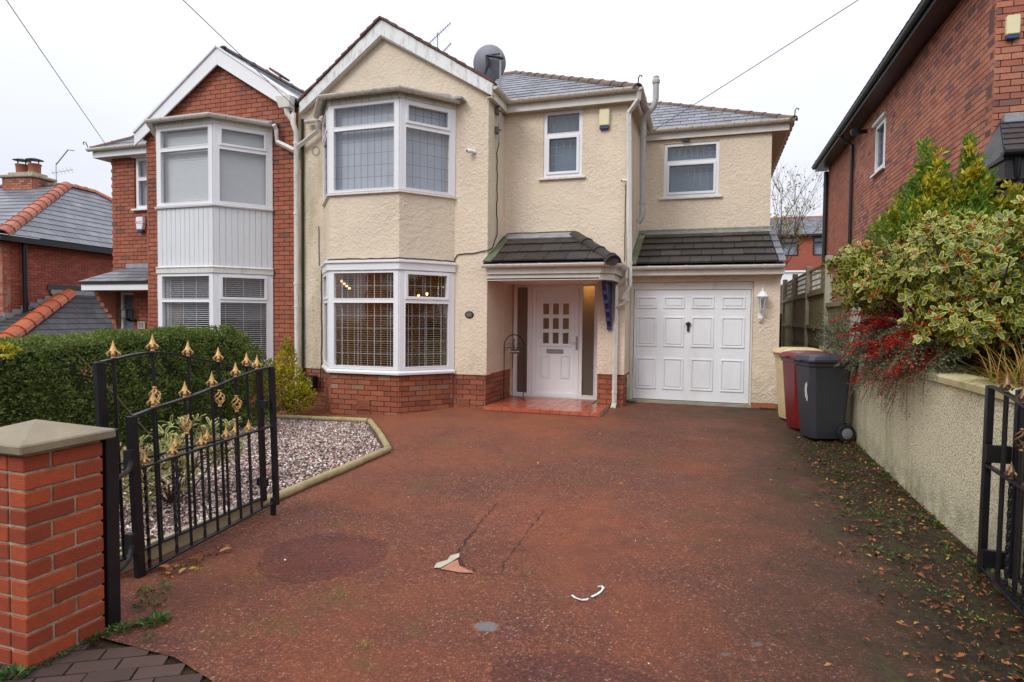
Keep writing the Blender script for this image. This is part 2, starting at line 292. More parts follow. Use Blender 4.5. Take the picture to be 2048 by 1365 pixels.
    sx = g.math('ADD', g.math('ADD', X[0], g.math('MULTIPLY', g.noise(1.3, 8, .75), 1.1)), g.math('MULTIPLY', g.math('MAXIMUM', g.math('SUBTRACT', 4.2, X[1]), 0.), .06))
    sm = g.ramp(g.math('ADD', g.math('MULTIPLY', sx, 1.), -1.15), [(.30, 0.), (.52, 1.)])
    sm = g.math('MULTIPLY', sm, g.ramp(g.math('MULTIPLY', g.math('SUBTRACT', 9.2, X[1]), 1.), [(0, 0.), (.6, 1.)]))
    c = g.mix(sm, c, soil_color(g))
    h = g.math('ADD', g.math('MULTIPLY', g.noise(85, 4, .7), 1.3), g.math('MULTIPLY', g.noise(24, 7, .78), 2.))
    c = g.mix(1., c, (1.14, 1.22, 1.18), 'MULTIPLY')
    M['tarmac_red'] = g.set(c, g.ramp(g.noise(1.3, 5), [(.3, .6), (.7, .9)]), g.bump(h, .012, 1.), .3)
    g = NG('tarmac_patch'); ag = g.vor(130, 'F1', None, 'Color'); sg = g.n('ShaderNodeSeparateColor'); g.l(ag, sg.inputs[0])
    c = g.ramp(sg.outputs[0], [(0, O1(72, 44, 44)), (.5, O1(98, 58, 54)), (.93, O1(124, 76, 66)), (1, O1(170, 140, 130))])
    c = g.mix(g.ramp(g.noise(1.3, 6), [(.4, 0.), (.7, .5)]), c, O1(124, 64, 50))
    M['tarmac_patch'] = g.set(c, .75, g.bump(g.math('ADD', g.vor(130, 'F1'), g.noise(40, 4)), .006, .8), .35)
tarmac()
def soil():
    g = NG('soil'); c = soil_color(g); M['soil'] = g.set(c, .9, g.bump(g.noise(40, 6, .7), .02), .2)
soil()
def stone():
    g = NG('gravel_stone'); c = g.ramp(g.rnd(), [(0, O1(112, 84, 74)), (.3, O1(158, 126, 112)), (.6, O1(188, 160, 146)), (.85, O1(212, 196, 186)), (1, O1(240, 236, 232))])
    M['gravel_stone'] = g.set(c, .5, None, .4)
    g = NG('gravel_bed'); c = g.ramp(g.vor(45, 'F1', None, 'Color'), [(0, O1(60, 50, 44)), (1, O1(110, 92, 84))]); M['gravel_bed'] = g.set(c, .9)
    g = NG('paver'); c = g.ramp(g.rnd(), [(0, O1(72, 56, 52)), (1, O1(88, 68, 62))]); c = g.mix(g.ramp(g.noise(5, 6, .7), [(.45, 0.), (.7, .5)]), c, O1(66, 58, 46)); M['paver'] = g.set(c, .8, g.bump(g.noise(120, 5, .7), .004), .3)
stone()
simple('ground_far', O1(86, 92, 62), .95, .2, .3); simple('asphalt', O1(66, 64, 64), .85, .15, 5, .004, 150)

# ------------------------------------------------------------- geometry helpers
ZV = Vector((0, 0, 1))
WLOC = {}
def wloc(o): return WLOC.get(o.name, Vector((0, 0, 0))) if o else Vector((0, 0, 0))
class Fr:
    """a local frame: u along U, v along V (default up), w outwards along N"""
    def __init__(s, o, U, V=None, N=None):
        s.o = Vector(o); s.U = Vector(U).normalized(); s.V = Vector(V).normalized() if V else ZV.copy()
        s.N = Vector(N).normalized() if N else Vector((s.U.y, -s.U.x, 0)).normalized()
        if V and not N: s.N = s.U.cross(s.V).normalized()
    def P(s, u, v, w=0.): return s.o + s.U*u + s.V*v + s.N*w
    def rot(s): return Matrix((s.U, s.V, s.N)).transposed()
class MB:
    def __init__(s): s.v = []; s.f = []; s.r = []; s.m = []; s.sm = False
    def face(s, pts, rnd=0., m=0):
        b = len(s.v); s.v += [tuple(p) for p in pts]; s.f.append(tuple(range(b, b+len(pts)))); s.r.append(rnd); s.m.append(m)
    def add(s, vs, fs, rnd=0., m=0):
        b = len(s.v); s.v += [tuple(p) for p in vs]
        for f in fs: s.f.append(tuple(b+i for i in f)); s.r.append(rnd); s.m.append(m)
    def boxf(s, fr, u0, u1, v0, v1, w0, w1, rnd=0., m=0, back=True):
        P = [fr.P(u, v, q) for q in (w0, w1) for v in (v0, v1) for u in (u0, u1)]
        F = [(4, 5, 7, 6), (0, 1, 5, 4), (2, 6, 7, 3), (0, 4, 6, 2), (1, 3, 7, 5)]
        if back: F.append((0, 2, 3, 1))
        s.add(P, F, rnd, m)
    def box(s, x0, x1, y0, y1, z0, z1, rnd=0., m=0):
        s.boxf(Fr((0, 0, 0), (1, 0, 0)), x0, x1, z0, z1, -y1, -y0, rnd, m)
    def panel(s, fr, us, vs, solid, w0, w1, m=0, rnd=0.):
        us = sorted(set(round(u, 5) for u in us)); vs = sorted(set(round(v, 5) for v in vs)); nu, nv = len(us)-1, len(vs)-1
        S = [[solid((us[i]+us[i+1])/2, (vs[j]+vs[j+1])/2) for j in range(nv)] for i in range(nu)]
        g = lambda i, j: 0 <= i < nu and 0 <= j < nv and S[i][j]
        for i in range(nu):
            for j in range(nv):
                if not S[i][j]: continue
                a, b, c, d = us[i], us[i+1], vs[j], vs[j+1]; P = fr.P
                s.face([P(a, c, w1), P(b, c, w1), P(b, d, w1), P(a, d, w1)], rnd, m)
                s.face([P(a, c, w0), P(a, d, w0), P(b, d, w0), P(b, c, w0)], rnd, m)
                if not g(i-1, j): s.face([P(a, c, w0), P(a, c, w1), P(a, d, w1), P(a, d, w0)], rnd, m)
                if not g(i+1, j): s.face([P(b, c, w1), P(b, c, w0), P(b, d, w0), P(b, d, w1)], rnd, m)
                if not g(i, j-1): s.face([P(a, c, w0), P(b, c, w0), P(b, c, w1), P(a, c, w1)], rnd, m)
                if not g(i, j+1): s.face([P(a, d, w1), P(b, d, w1), P(b, d, w0), P(a, d, w0)], rnd, m)
    def wall(s, fr, u0, u1, v0, v1, holes=(), w0=-.2, w1=0., m=0):
        us = [u0, u1]; vs = [v0, v1]
        for h in holes: us += [max(u0, h[0]), min(u1, h[1])]; vs += [max(v0, h[2]), min(v1, h[3])]
        s.panel(fr, us, vs, lambda u, v: not any(h[0] < u < h[1] and h[2] < v < h[3] for h in holes), w0, w1, m)
    def prism(s, fr, poly, w0, w1, m=0, rnd=0.):
        n = len(poly); A = [fr.P(u, v, w1) for u, v in poly]; B = [fr.P(u, v, w0) for u, v in poly]
        s.add(A+B, [tuple(range(n)), tuple(range(2*n-1, n-1, -1))]+[(i, i+n, (i+1) % n+n, (i+1) % n) for i in range(n)], rnd, m)
    def tube(s, pts, r, n=8, rnd=0., m=0, caps=True, twist=0.):
        pts = [Vector(p) for p in pts]; rs = r if hasattr(r, '__len__') else [r]*len(pts); b = len(s.v); prev = None
        for i, p in enumerate(pts):
            d = (pts[min(i+1, len(pts)-1)]-pts[max(i-1, 0)]).normalized()
            if prev is None: a = d.cross(ZV) if abs(d.z) < .95 else d.cross(Vector((1, 0, 0)))
            else: a = prev-d*prev.dot(d)
            a.normalize(); prev = a; c = d.cross(a)
            for k in range(n):
                t = 2*math.pi*k/n + twist*i; s.v.append(tuple(p+(a*math.cos(t)+c*math.sin(t))*rs[i]))
        for i in range(len(pts)-1):
            for k in range(n): s.f.append((b+i*n+k, b+i*n+(k+1) % n, b+(i+1)*n+(k+1) % n, b+(i+1)*n+k)); s.r.append(rnd); s.m.append(m)
        if caps:
            s.f.append(tuple(b+k for k in range(n-1, -1, -1))); s.r.append(rnd); s.m.append(m)
            e = b+(len(pts)-1)*n; s.f.append(tuple(e+k for k in range(n))); s.r.append(rnd); s.m.append(m)
    def sweep(s, pts, prof, m=0, rnd=0., closed_prof=True):
        """profile (outward, up) swept along a path, outward = right-hand side (street side for left-to-right)"""
        pts = [Vector(p) for p in pts]; b = len(s.v); n = len(prof)
        for i, p in enumerate(pts):
            ds = []
            if i > 0: ds.append((pts[i]-pts[i-1]))
            if i < len(pts)-1: ds.append((pts[i+1]-pts[i]))
            ns = []
            for d in ds: q = Vector((d.y, -d.x, 0)); q.normalize(); ns.append(q)
            o = sum(ns, Vector()); o.normalize(); o = o/max(.3, o.dot(ns[0]))
            for a, c in prof: s.v.append(tuple(p+o*a+ZV*c))
        for i in range(len(pts)-1):
            for k in range(n): s.f.append((b+i*n+k, b+(i+1)*n+k, b+(i+1)*n+(k+1) % n, b+i*n+(k+1) % n)); s.r.append(rnd); s.m.append(m)
        s.f.append(tuple(b+k for k in range(n))); s.r.append(rnd); s.m.append(m)
        e = b+(len(pts)-1)*n; s.f.append(tuple(e+k for k in range(n-1, -1, -1))); s.r.append(rnd); s.m.append(m)
    def lathe(s, c, prof, n=12, axis=None, m=0, rnd=0.):
        c = Vector(c); ax = Vector(axis or (0, 0, 1)).normalized(); a = ax.orthogonal().normalized(); d = ax.cross(a); b = len(s.v)
        for r, h in prof:
            for k in range(n): t = 2*math.pi*k/n; s.v.append(tuple(c+ax*h+(a*math.cos(t)+d*math.sin(t))*r))
        for i in range(len(prof)-1):
            for k in range(n): s.f.append((b+i*n+k, b+i*n+(k+1) % n, b+(i+1)*n+(k+1) % n, b+(i+1)*n+k)); s.r.append(rnd); s.m.append(m)
        s.f.append(tuple(b+k for k in range(n-1, -1, -1))); s.r.append(rnd); s.m.append(m)
        e = b+(len(prof)-1)*n; s.f.append(tuple(e+k for k in range(n))); s.r.append(rnd); s.m.append(m)
    def mesh(s, name, mats, off, smooth=False, weld=False):
        me = bpy.data.meshes.new(name); v = np.array(s.v, dtype=float).reshape(-1, 3)-np.array(off)
        me.from_pydata(v.tolist(), [], s.f)
        for mm in mats: me.materials.append(M[mm])
        if len(mats) > 1: me.polygons.foreach_set('material_index', s.m)
        if any(s.r): a = me.attributes.new('rnd', 'FLOAT', 'FACE'); a.data.foreach_set('value', s.r)
        if smooth: me.polygons.foreach_set('use_smooth', [True]*len(me.polygons))
        if weld:
            import bmesh
            bm = bmesh.new(); bm.from_mesh(me); bmesh.ops.remove_doubles(bm, verts=bm.verts, dist=1e-4); bm.to_mesh(me); bm.free()
        me.update(); return me
    def build(s, name, mats, parent=None, smooth=False, bevel=0., label=None, kind=None, weld=None, loc=None):
        if isinstance(mats, str): mats = [mats]
        off = wloc(parent) if parent else Vector(loc or (0, 0, 0))
        me = s.mesh(name, mats, off, smooth, weld if weld is not None else bevel > 0)
        o = bpy.data.objects.new(name, me); col.objects.link(o)
        if parent: o.parent = parent
        else: o.location = off
        WLOC[o.name] = off
        if bevel:
            b = o.modifiers.new('bevel', 'BEVEL'); b.width = bevel; b.segments = 1; b.limit_method = 'ANGLE'; b.angle_limit = R(40)
        if smooth:
            try: me.set_sharp_from_angle(angle=R(42))
            except Exception: pass
        if label: o['label'] = label
        if kind: o['kind'] = kind
        return o
def tag(o, label, cat, group=None, kind=None):
    o['label'] = label; o['category'] = cat
    if group: o['group'] = group
    if kind: o['kind'] = kind
    return o
def thing(name, loc, label, cat, group=None):
    o = bpy.data.objects.new(name, None); col.objects.link(o); o.location = loc; o.empty_display_size = .2
    WLOC[o.name] = Vector(loc); return tag(o, label, cat, group)
def link_inst(name, me, parent, fr, u, v, w, scale=(1, 1, 1)):
    o = bpy.data.objects.new(name, me); col.objects.link(o); o.parent = parent
    Mx = fr.rot().to_4x4(); Mx.translation = fr.P(u, v, w)-wloc(parent)
    o.matrix_basis = Mx @ Matrix.Diagonal((*scale, 1)); WLOC[o.name] = wloc(parent); return o
def copy_tree(o, loc, rotz=0., label=None):
    c = o.copy(); col.objects.link(c); c.location = loc; c.rotation_euler.z = rotz
    if label: c['label'] = label
    for ch in o.children:
        d = ch.copy(); col.objects.link(d); d.parent = c; d.matrix_basis = ch.matrix_basis.copy()
        for g in ch.children: e = g.copy(); col.objects.link(e); e.parent = d
    return c

_unit = {}
def unit_box(mat):
    if mat not in _unit:
        m = MB(); m.boxf(Fr((0, 0, 0), (1, 0, 0), (0, 1, 0), (0, 0, 1)), 0, 1, 0, 1, -1, 0)
        _unit[mat] = m.mesh('unit_piece_'+mat, [mat], (0, 0, 0))
    return _unit[mat]
def brickwork(parent, regions, mat, nobj=300, course=.084, length=.24, joint=.011, depth=.03, name='brick', focus=None, jit=.0015):
    """regions: (frame, v0, v1, intervals(v)->[(u0,u1)..], phase). Bricks are separate pieces standing proud of the mortar."""
    L = []
    for fr, v0, v1, iv, ph in regions:
        k = 0; n = int(round((v1-v0)/course)); c = (v1-v0)/n
        for k in range(n):
            z0 = v0+k*c; off = ((k % 2)*.5+ph)*length
            for a, b in iv(z0+c/2):
                j = math.floor((a-off)/length); u = off+j*length
                while u < b-.001:
                    p, q = max(a, u), min(b, u+length); u += length
                    if q-p < .03: continue
                    L.append((fr, p+joint/2, q-joint/2, z0+joint/2, z0+c-joint/2))
    f = Vector(focus or (0, 0, 0)); L.sort(key=lambda t: (t[0].P((t[1]+t[2])/2, t[3])-f).length)
    um = unit_box(mat)
    for fr, a, b, c, d in L[:nobj]:
        o = link_inst(name, um, parent, fr, a, c, random.uniform(-jit, jit), (b-a, d-c, depth))
    if len(L) > nobj:
        mb = MB()
        for fr, a, b, c, d in L[nobj:]: mb.boxf(fr, a, b, c, d, -depth, random.uniform(-jit, jit), random.random()+.001, 0, False)
        mb.build(name+'work', mat, parent, kind='stuff')
    return len(L)

def covering(parent, fr, length, iv, mat, expo=.2, wid=.3, thick=.008, nobj=300, name='slate', gap=.004, lift=1.4, jitter=.3):
    """courses of slates or tiles on a slope: fr.U along the eave, fr.V up the slope, fr.N off the roof"""
    full = []; cut = []; k = 0; s0 = 0.
    while s0 < length-.02:
        s1 = min(length, s0+expo*1.12); A = iv(s0); B = iv(min(length, s1))
        off = (k % 2)*wid/2+random.uniform(-.02, .02)
        u = math.floor((min(A[0], B[0])-off)/wid)*wid+off
        while u < max(A[1], B[1]):
            a0, b0 = max(u, A[0]), min(u+wid, A[1]); a1, b1 = max(u, B[0]), min(u+wid, B[1])
            if b0-a0 > .02 or b1-a1 > .02:
                isf = abs(b0-a0-wid) < 1e-4 and abs(b1-a1-wid) < 1e-4 and s1-s0 > expo*1.1
                (full if isf else cut).append((u, s0, s1, a0, b0, a1, b1))
            u += wid
        s0 += expo; k += 1
    def poly(mb, P, a0, b0, a1, b1, s0, s1, rnd):
        if b0 < a0: a0 = b0 = (a0+b0)/2
        if b1 < a1: a1 = b1 = (a1+b1)/2
        t = thick*lift; v = [P(a0+gap, s0, t), P(b0-gap, s0, t), P(b1-gap, s1, 0), P(a1+gap, s1, 0), P(a0+gap, s0, t+thick), P(b0-gap, s0, t+thick), P(b1-gap, s1, thick), P(a1+gap, s1, thick)]
        mb.add(v, [(4, 5, 6, 7), (0, 1, 5, 4), (1, 2, 6, 5), (2, 3, 7, 6), (3, 0, 4, 7), (0, 3, 2, 1)], rnd)
    full.sort(key=lambda t: fr.P(t[0], t[1]).length)
    um = MB(); e = expo*1.12; poly(um, lambda u, v, q: Vector((u, v, q)), 0, wid, 0, wid, 0, e, 0); me = um.mesh(name, [mat], (0, 0, 0))
    for t in full[:nobj]: link_inst(name, me, parent, fr, t[0], t[1]+random.uniform(-jitter, jitter)*.02, 0)
    mb = MB()
    for t in full[nobj:]+cut: poly(mb, fr.P, t[3], t[4], t[5], t[6], t[1], t[2], random.random()+.001)
    if mb.v: mb.build(name+'_courses' if full[nobj:] else 'cut_'+name, mat, parent, kind='stuff' if len(full[nobj:])+len(cut) > 2 else None)

def window(parent, fr, w, h, lights, glass='glass', frame='upvc', fw=.055, depth=.07, lead=None, sill=None, leadmat='galv', leadw=.006, wback=-.05, name='window'):
    """lights: (u0,u1,v0,v1,opening,(nx,ny)) sightlines of each pane"""
    mb = MB(); mb.wall(fr, 0, w, 0, h, [l[:4] for l in lights], wback, wback+depth)
    for u0, u1, v0, v1, op, nn in lights:
        if op:
            e = .04; mb.wall(fr, u0-e, u1+e, v0-e, v1+e, [(u0+.004, u1-.004, v0+.004, v1-.004)], wback+depth-.002, wback+depth+.018)
        else:
            mb.wall(fr, u0-.012, u1+.012, v0-.012, v1+.012, [(u0+.002, u1-.002, v0+.002, v1-.002)], wback+depth-.03, wback+depth+.005)
    f = mb.build(name, frame, parent, bevel=.004)
    for u0, u1, v0, v1, op, nn in lights:
        g = MB(); g.boxf(fr, u0-.01, u1+.01, v0-.01, v1+.01, wback+.022, wback+.034); g.build('pane', glass, f)
        if nn:
            nx, ny = nn; lm = MB(); q0, q1 = wback+.036, wback+.040
            for i in range(1, nx): x = u0+(u1-u0)*i/nx; lm.boxf(fr, x-leadw/2, x+leadw/2, v0, v1, q0, q1)
            for j in range(1, ny): y = v0+(v1-v0)*j/ny; lm.boxf(fr, u0, u1, y-leadw/2, y+leadw/2, q0+.001, q1+.0015)
            if lm.v: lm.build('leading', leadmat, f)
    if sill:
        s_ = MB(); s_.boxf(fr, -sill[0], w+sill[0], -sill[1], 0, wback, sill[2]); s_.build('sill', sill[3] if len(sill) > 3 else frame, f, bevel=.005)
    return f
def gutter_prof(r=.055): return [(0, 0), (0, -.0), (-r, 0), (-r*.98, -r*.35), (-r*.7, -r*.8), (0, -r*1.12), (r*.7, -r*.8), (r*.98, -r*.35), (r, 0), (r*.9, .0), (r*.82, -.012), (-r*.82, -.012)][2:]
def gutter(parent, pts, mat='gutter_grimy', r=.058, brackets=.9, name='gutter'):
    mb = MB(); mb.sweep(pts, gutter_prof(r)); g = mb.build(name, mat, parent)
    bm = MB()
    for a, b in zip(pts[:-1], pts[1:]):
        a, b = Vector(a), Vector(b); L = (b-a).length; n = max(1, int(L/brackets))
        for i in range(n):
            c = a+(b-a)*((i+.5)/n); d = (b-a).normalized()*.02; bm.sweep([c-d+ZV*.004, c+d+ZV*.004], [(x*1.12, y*1.12) for x, y in gutter_prof(r)])
    bm.build('bracket', mat, g); return g
def pipe(parent, pts, r, mat='gutter_white', n=10, collars=1.3, name='downpipe', square=False):
    mb = MB()
    if square:
        mb.tube(pts, r*1.25, 4, caps=True)
    else: mb.tube(pts, r, n)
    for a, b in zip(pts[:-1], pts[1:]):
        a, b = Vector(a), Vector(b); L = (b-a).length
        if L > .8:
            k = max(1, int(L/collars))
            for i in range(k+1):
                c = a+(b-a)*((i+.15)/(k+.3)); d = (b-a).normalized()*.022; mb.tube([c-d, c+d], r*1.18 if not square else r*1.4, n if not square else 4)
    return mb.build(name, mat, parent, smooth=not square)

# ---- foliage
def leaf_mesh(cent, direc, up, length, width, rnd, fold=.25):
    """numpy arrays -> verts, quads of bent diamond leaves"""
    d = direc/np.linalg.norm(direc, axis=1, keepdims=True); s_ = np.cross(d, up); s_ /= np.linalg.norm(s_, axis=1, keepdims=True)+1e-9
    nrm = np.cross(s_, d); L = length[:, None]; Wd = width[:, None]
    a = cent; c = cent+d*L; b = cent+d*L*.45+s_*Wd*.5+nrm*Wd*fold; e = cent+d*L*.45-s_*Wd*.5+nrm*Wd*fold
    V = np.stack([a, b, c, e], 1).reshape(-1, 3); return V
def leaf_object(name, parent, mat, V, rnd, smooth=False, label=None, kind=None):
    n = len(V)//4; off = np.array(wloc(parent)); me = bpy.data.meshes.new(name)
    me.vertices.add(len(V)); me.vertices.foreach_set('co', (V-off).astype(np.float32).ravel())
    # two triangles per leaf folded along the midrib
    idx = np.arange(n)[:, None]*4; T = np.concatenate([idx+[0, 1, 2], idx+[0, 2, 3]], 1).reshape(-1)
    me.loops.add(len(T)); me.loops.foreach_set('vertex_index', T.astype(np.int32))
    me.polygons.add(2*n); me.polygons.foreach_set('loop_start', np.arange(0, 6*n, 3, dtype=np.int32)); me.polygons.foreach_set('loop_total', np.full(2*n, 3, dtype=np.int32))
    me.update(calc_edges=True); me.validate()
    at = me.attributes.new('rnd', 'FLOAT', 'FACE'); at.data.foreach_set('value', np.repeat(rnd, 2).astype(np.float32))
    me.materials.append(M[mat]); o = bpy.data.objects.new(name, me); col.objects.link(o)
    if parent: o.parent = parent
    WLOC[o.name] = Vector(off)
    if label: o['label'] = label
    if kind: o['kind'] = kind
    return o
def clump_points(clumps, dens=1.0, shell=.6):
    C = []; D = []
    for (c, r, n) in clumps:
        n = int(n*dens); q = np.random.normal(size=(n, 3)); q /= np.linalg.norm(q, axis=1, keepdims=True)
        rad = np.random.uniform(shell**3, 1, n)**(1/3.); lump = 1+.16*np.sin(q[:, 0]*7+c[0]*5)*np.cos(q[:, 1]*6+c[1]*3)+.1*np.sin(q[:, 2]*11)
        C.append(np.array(c)+q*np.array(r)*(rad*lump)[:, None]); D.append(q)
    return np.concatenate(C), np.concatenate(D)
def foliage(name, parent, mat, clumps, leaf=(.03, .05), asp=.5, dens=1., shell=.6, upbias=.4, rndshift=0., rndw=1., droop=0., kind=None, keep=None):
    C, D = clump_points(clumps, dens, shell)
    if keep is not None: k = keep(C); C, D = C[k], D[k]
    n = len(C); d = D*1.0+np.random.normal(size=(n, 3))*.7+np.array([0, 0, upbias-droop]); L = np.random.uniform(*leaf, n)
    up = np.random.normal(size=(n, 3))*.6+np.array([0, 0, 1.]); V = leaf_mesh(C, d, up, L, L*asp, None)
    rnd = np.clip(np.random.beta(2, 2.4, n)*rndw+rndshift, .001, .999); return leaf_object(name, parent, mat, V, rnd, kind=kind)
def stems(name, parent, mat, base, tips, r0=.02, r1=.004, wob=.06):
    mb = MB()
    for t in tips:
        b = Vector(base) if not isinstance(base, list) else Vector(random.choice(base)); t = Vector(t); P = []
        for i in range(5):
            f = i/4; p = b.lerp(t, f)+Vector((random.uniform(-wob, wob), random.uniform(-wob, wob), random.uniform(-wob, wob)))*(0 if i in (0, 4) else 1); P.append(p)
        mb.tube(P, [r0+(r1-r0)*i/4 for i in range(5)], 5)
    return mb.build(name, mat, parent, smooth=True)
def gz(X, Y):
    t = min(1, max(0, (Y-5)/3.)); t = t*t*(3-2*t)
    b = float(np.interp(Y, [2, 6, 9.2, 10.8], [-1.6, -1.56, -1.485, -1.43])); return b-.055*min(3, max(0, -3.8-X))*t

# ============================================================= SETTING
def struct(o): o['kind'] = 'structure'; return o
def sheet(name, mat, pts, dz=0., sub=1, z=None):
    """flat polygon draped on the falling ground"""
    import bmesh
    bm = bmesh.new(); vs = [bm.verts.new((x, y, 0)) for x, y in pts]; bm.faces.new(vs)
    for ax, lo, hi in (('x', min(p[0] for p in pts), max(p[0] for p in pts)), ('y', min(p[1] for p in pts), max(p[1] for p in pts))):
        st = .5; q = math.ceil(lo/st)*st
        while q < hi:
            co = (q, 0, 0) if ax == 'x' else (0, q, 0); no = (1, 0, 0) if ax == 'x' else (0, 1, 0)
            bmesh.ops.bisect_plane(bm, geom=bm.verts[:]+bm.edges[:]+bm.faces[:], plane_co=co, plane_no=no); q += st
    for v in bm.verts: v.co.z = (gz(v.co.x, v.co.y) if z is None else z)+dz
    me = bpy.data.meshes.new(name); bm.to_mesh(me); bm.free(); me.materials.append(M[mat]); o = bpy.data.objects.new(name, me); col.objects.link(o); return o
g = MB(); g.box(-300, 300, -300, 300, -2.4, -2.3); struct(g.build('ground', 'ground_far'))
# driveway of red tarmac
drive = [(-3.62, 2.55), (-3.5, 4.3), (-3.52, 6.28), (-4.75, 7.95), (-7.1, 8.35), (-7.1, 9.5), (-3.4, 9.5), (-3.4, 11), (1.2, 11), (1.2, 18), (1.8, 18), (1.8, 2.2), (1.8, 1.2), (-1.1, 1.2), (-1.55, 1.75), (-1.95, 2.08), (-2.35, 2.2), (-2.85, 2.22), (-3.05, 2.4)]
struct(sheet('driveway', 'tarmac_red', drive))
struct(sheet('garden_ground', 'soil', [(-12, 1.9), (-3.0, 1.9), (-3.0, 12), (-24, 30), (-24, 1.9)], -.03))
bed = [(-3.55, 2.6), (-3.5, 4.3), (-3.52, 6.28), (-4.75, 7.95), (-6.9, 8.3), (-6.6, 2.6)]
struct(sheet('gravel_bed', 'gravel_bed', bed, .004))
struct(sheet('pavement', 'asphalt', [(-30, -1.4), (30, -1.4), (30, 1.3), (-1.05, 1.3), (-1.6, 1.75), (-2., 2.12), (-2.9, 2.25), (-2.95, 1.95), (-30, 1.95)], -.012, z=-1.606))
struct(sheet('road', 'asphalt', [(-60, -9), (60, -9), (60, -1.4), (-60, -1.4)], 0, z=-1.74))
# slightly purple repair patches and the mineral crust along cracks
def blob(name, mat, c, rx, ry, rot=0, dz=.004, n=40, wob=.08, kind='structure', seed=0):
    rr = random.Random(seed); ph = [rr.uniform(0, 6.28) for _ in range(4)]; pts = []
    for i in range(n):
        t = 2*math.pi*i/n; k = 1+wob*math.sin(2*t+ph[0])+wob*.6*math.sin(3*t+ph[1])+wob*.4*math.sin(7*t+ph[2])+wob*.25*math.sin(13*t+ph[3])
        x, y = rx*k*math.cos(t), ry*k*math.sin(t); pts.append((c[0]+x*math.cos(rot)-y*math.sin(rot), c[1]+x*math.sin(rot)+y*math.cos(rot)))
    o = sheet(name, mat, pts, dz); o['kind'] = kind; return o
def crack(path, wd=.012, seed=0):
    rr = random.Random(seed); L = []; Rr = []
    P = []
    for a, b in zip(path[:-1], path[1:]):
        n = max(2, int(math.hypot(b[0]-a[0], b[1]-a[1])/.035))
        for i in range(n): f = i/n; P.append((a[0]+(b[0]-a[0])*f+rr.uniform(-.012, .012), a[1]+(b[1]-a[1])*f+rr.uniform(-.012, .012)))
    for p in P: k = wd*rr.uniform(.25, 1.2); L.append((p[0]-k/2, p[1]-k/3)); Rr.append((p[0]+k/2, p[1]+k/3))
    mb = MB()
    for i in range(len(P)-1):
        q = [L[i], Rr[i], Rr[i+1], L[i+1]]; mb.face([(x, y, gz(x, y)+.007) for x, y in q])
    struct(mb.build('crack', 'crack'))

# ============================================================= THE RENDERED HOUSE
crack([(-1.70, 4.9), (-1.64, 4.23)], .006, 1)
crack([(-1.64, 4.23), (-1.61, 3.92), (-1.58, 3.75), (-1.49, 3.61), (-1.33, 3.52)], .012, 11)
crack([(-1.33, 3.52), (-1.2, 3.53), (-.85, 3.56)], .007, 12)
crack([(-1.27, 4.85), (-1.25, 4.1), (-1.24, 3.69), (-1.21, 3.55)], .006, 2)
crack([(-1.6, 3.72), (-1.56, 3.6), (-1.5, 3.55), (-1.38, 3.5)], .03, 5)
def splat(name, mat, pts, dz, label=None):
    mb = MB(); mb.face([(x, y, gz(x, y)+dz) for x, y in pts]); return struct(mb.build(name, mat))
splat('bare_concrete', 'peel_white', [(-1.63, 3.49), (-1.645, 3.56), (-1.60, 3.63), (-1.61, 3.70), (-1.57, 3.76), (-1.545, 3.70), (-1.565, 3.6), (-1.59, 3.5)], .010)
splat('bare_base', 'peel_peach', [(-1.585, 3.49), (-1.56, 3.61), (-1.54, 3.66), (-1.49, 3.57), (-1.36, 3.505), (-1.45, 3.48)], .008)
mb = MB()
for path in ([(-.722, 3.40), (-.70, 3.375), (-.66, 3.362), (-.632, 3.375), (-.63, 3.39)], [(-.612, 3.42), (-.59, 3.46), (-.575, 3.50), (-.568, 3.55), (-.585, 3.575), (-.60, 3.56)]):
    for i in range(len(path)-1):
        a, b = Vector((*path[i], 0)), Vector((*path[i+1], 0)); d = (b-a).normalized(); q = Vector((-d.y, d.x, 0))*random.uniform(.005, .011)
        mb.face([(p.x, p.y, gz(p.x, p.y)+.009) for p in (a-q-d*.004, b-q+d*.004, b+q+d*.004, a+q-d*.004)])
struct(mb.build('paint_splash', 'paint_splash'))

H = thing('rendered_house', (-3.4, 9.4, -1.5), 'cream rendered semi-detached house with double bay, porch canopy and white garage door', 'house')
def fX(x, y): return Fr((x, y, 0), (1, 0, 0))
def fY(x, y): return Fr((x, y, 0), (0, 1, 0))
A = fX(0, 9.4)
mb = MB()
mb.wall(A, -7.09, -3.47, -.935, 3.4, [(-6.35, -4.25, -1., .82), (-6.35, -4.25, 2.0, 3.3)])
mb.prism(A, [(-7.09, 3.4), (-3.47, 3.4), (-3.47, 3.58), (-5.425, 4.80), (-7.09, 3.72)], -.2, 0)
mb.build('gable_wall', 'render_cream', H)
mb = MB(); mb.wall(fY(-3.47, 9.4), .2, 1.36, -.92, 3.5, w1=0.); mb.wall(fY(-3.47, 9.4), 1.3, 1.42, -1.42, -.92, w1=.002); mb.build('gable_side_wall', 'render_cream', H)
mb = MB(); mb.wall(fX(0, 10.2), -3.47, -1.345, -.915, 3.62, [(-2.77, -2.10, 2.38, 3.5), (-3.46, -1.80, -2, .76)]); mb.build('wing_wall', 'render_cream', H)
mb = MB(); mb.wall(fY(-1.345, 10.2), .2, 1.8, -.915, 3.6); mb.build('wing_side_wall', 'render_cream', H)
mb = MB(); mb.wall(fX(0, 10.8), -1.345, 1.055, -1.345, .80, [(-1.34, .655, -2, .644)]); mb.wall(fY(1.055, 10.8), .2, 6, -1.5, .745)
mb.build('garage_wall', 'render_cream', H)
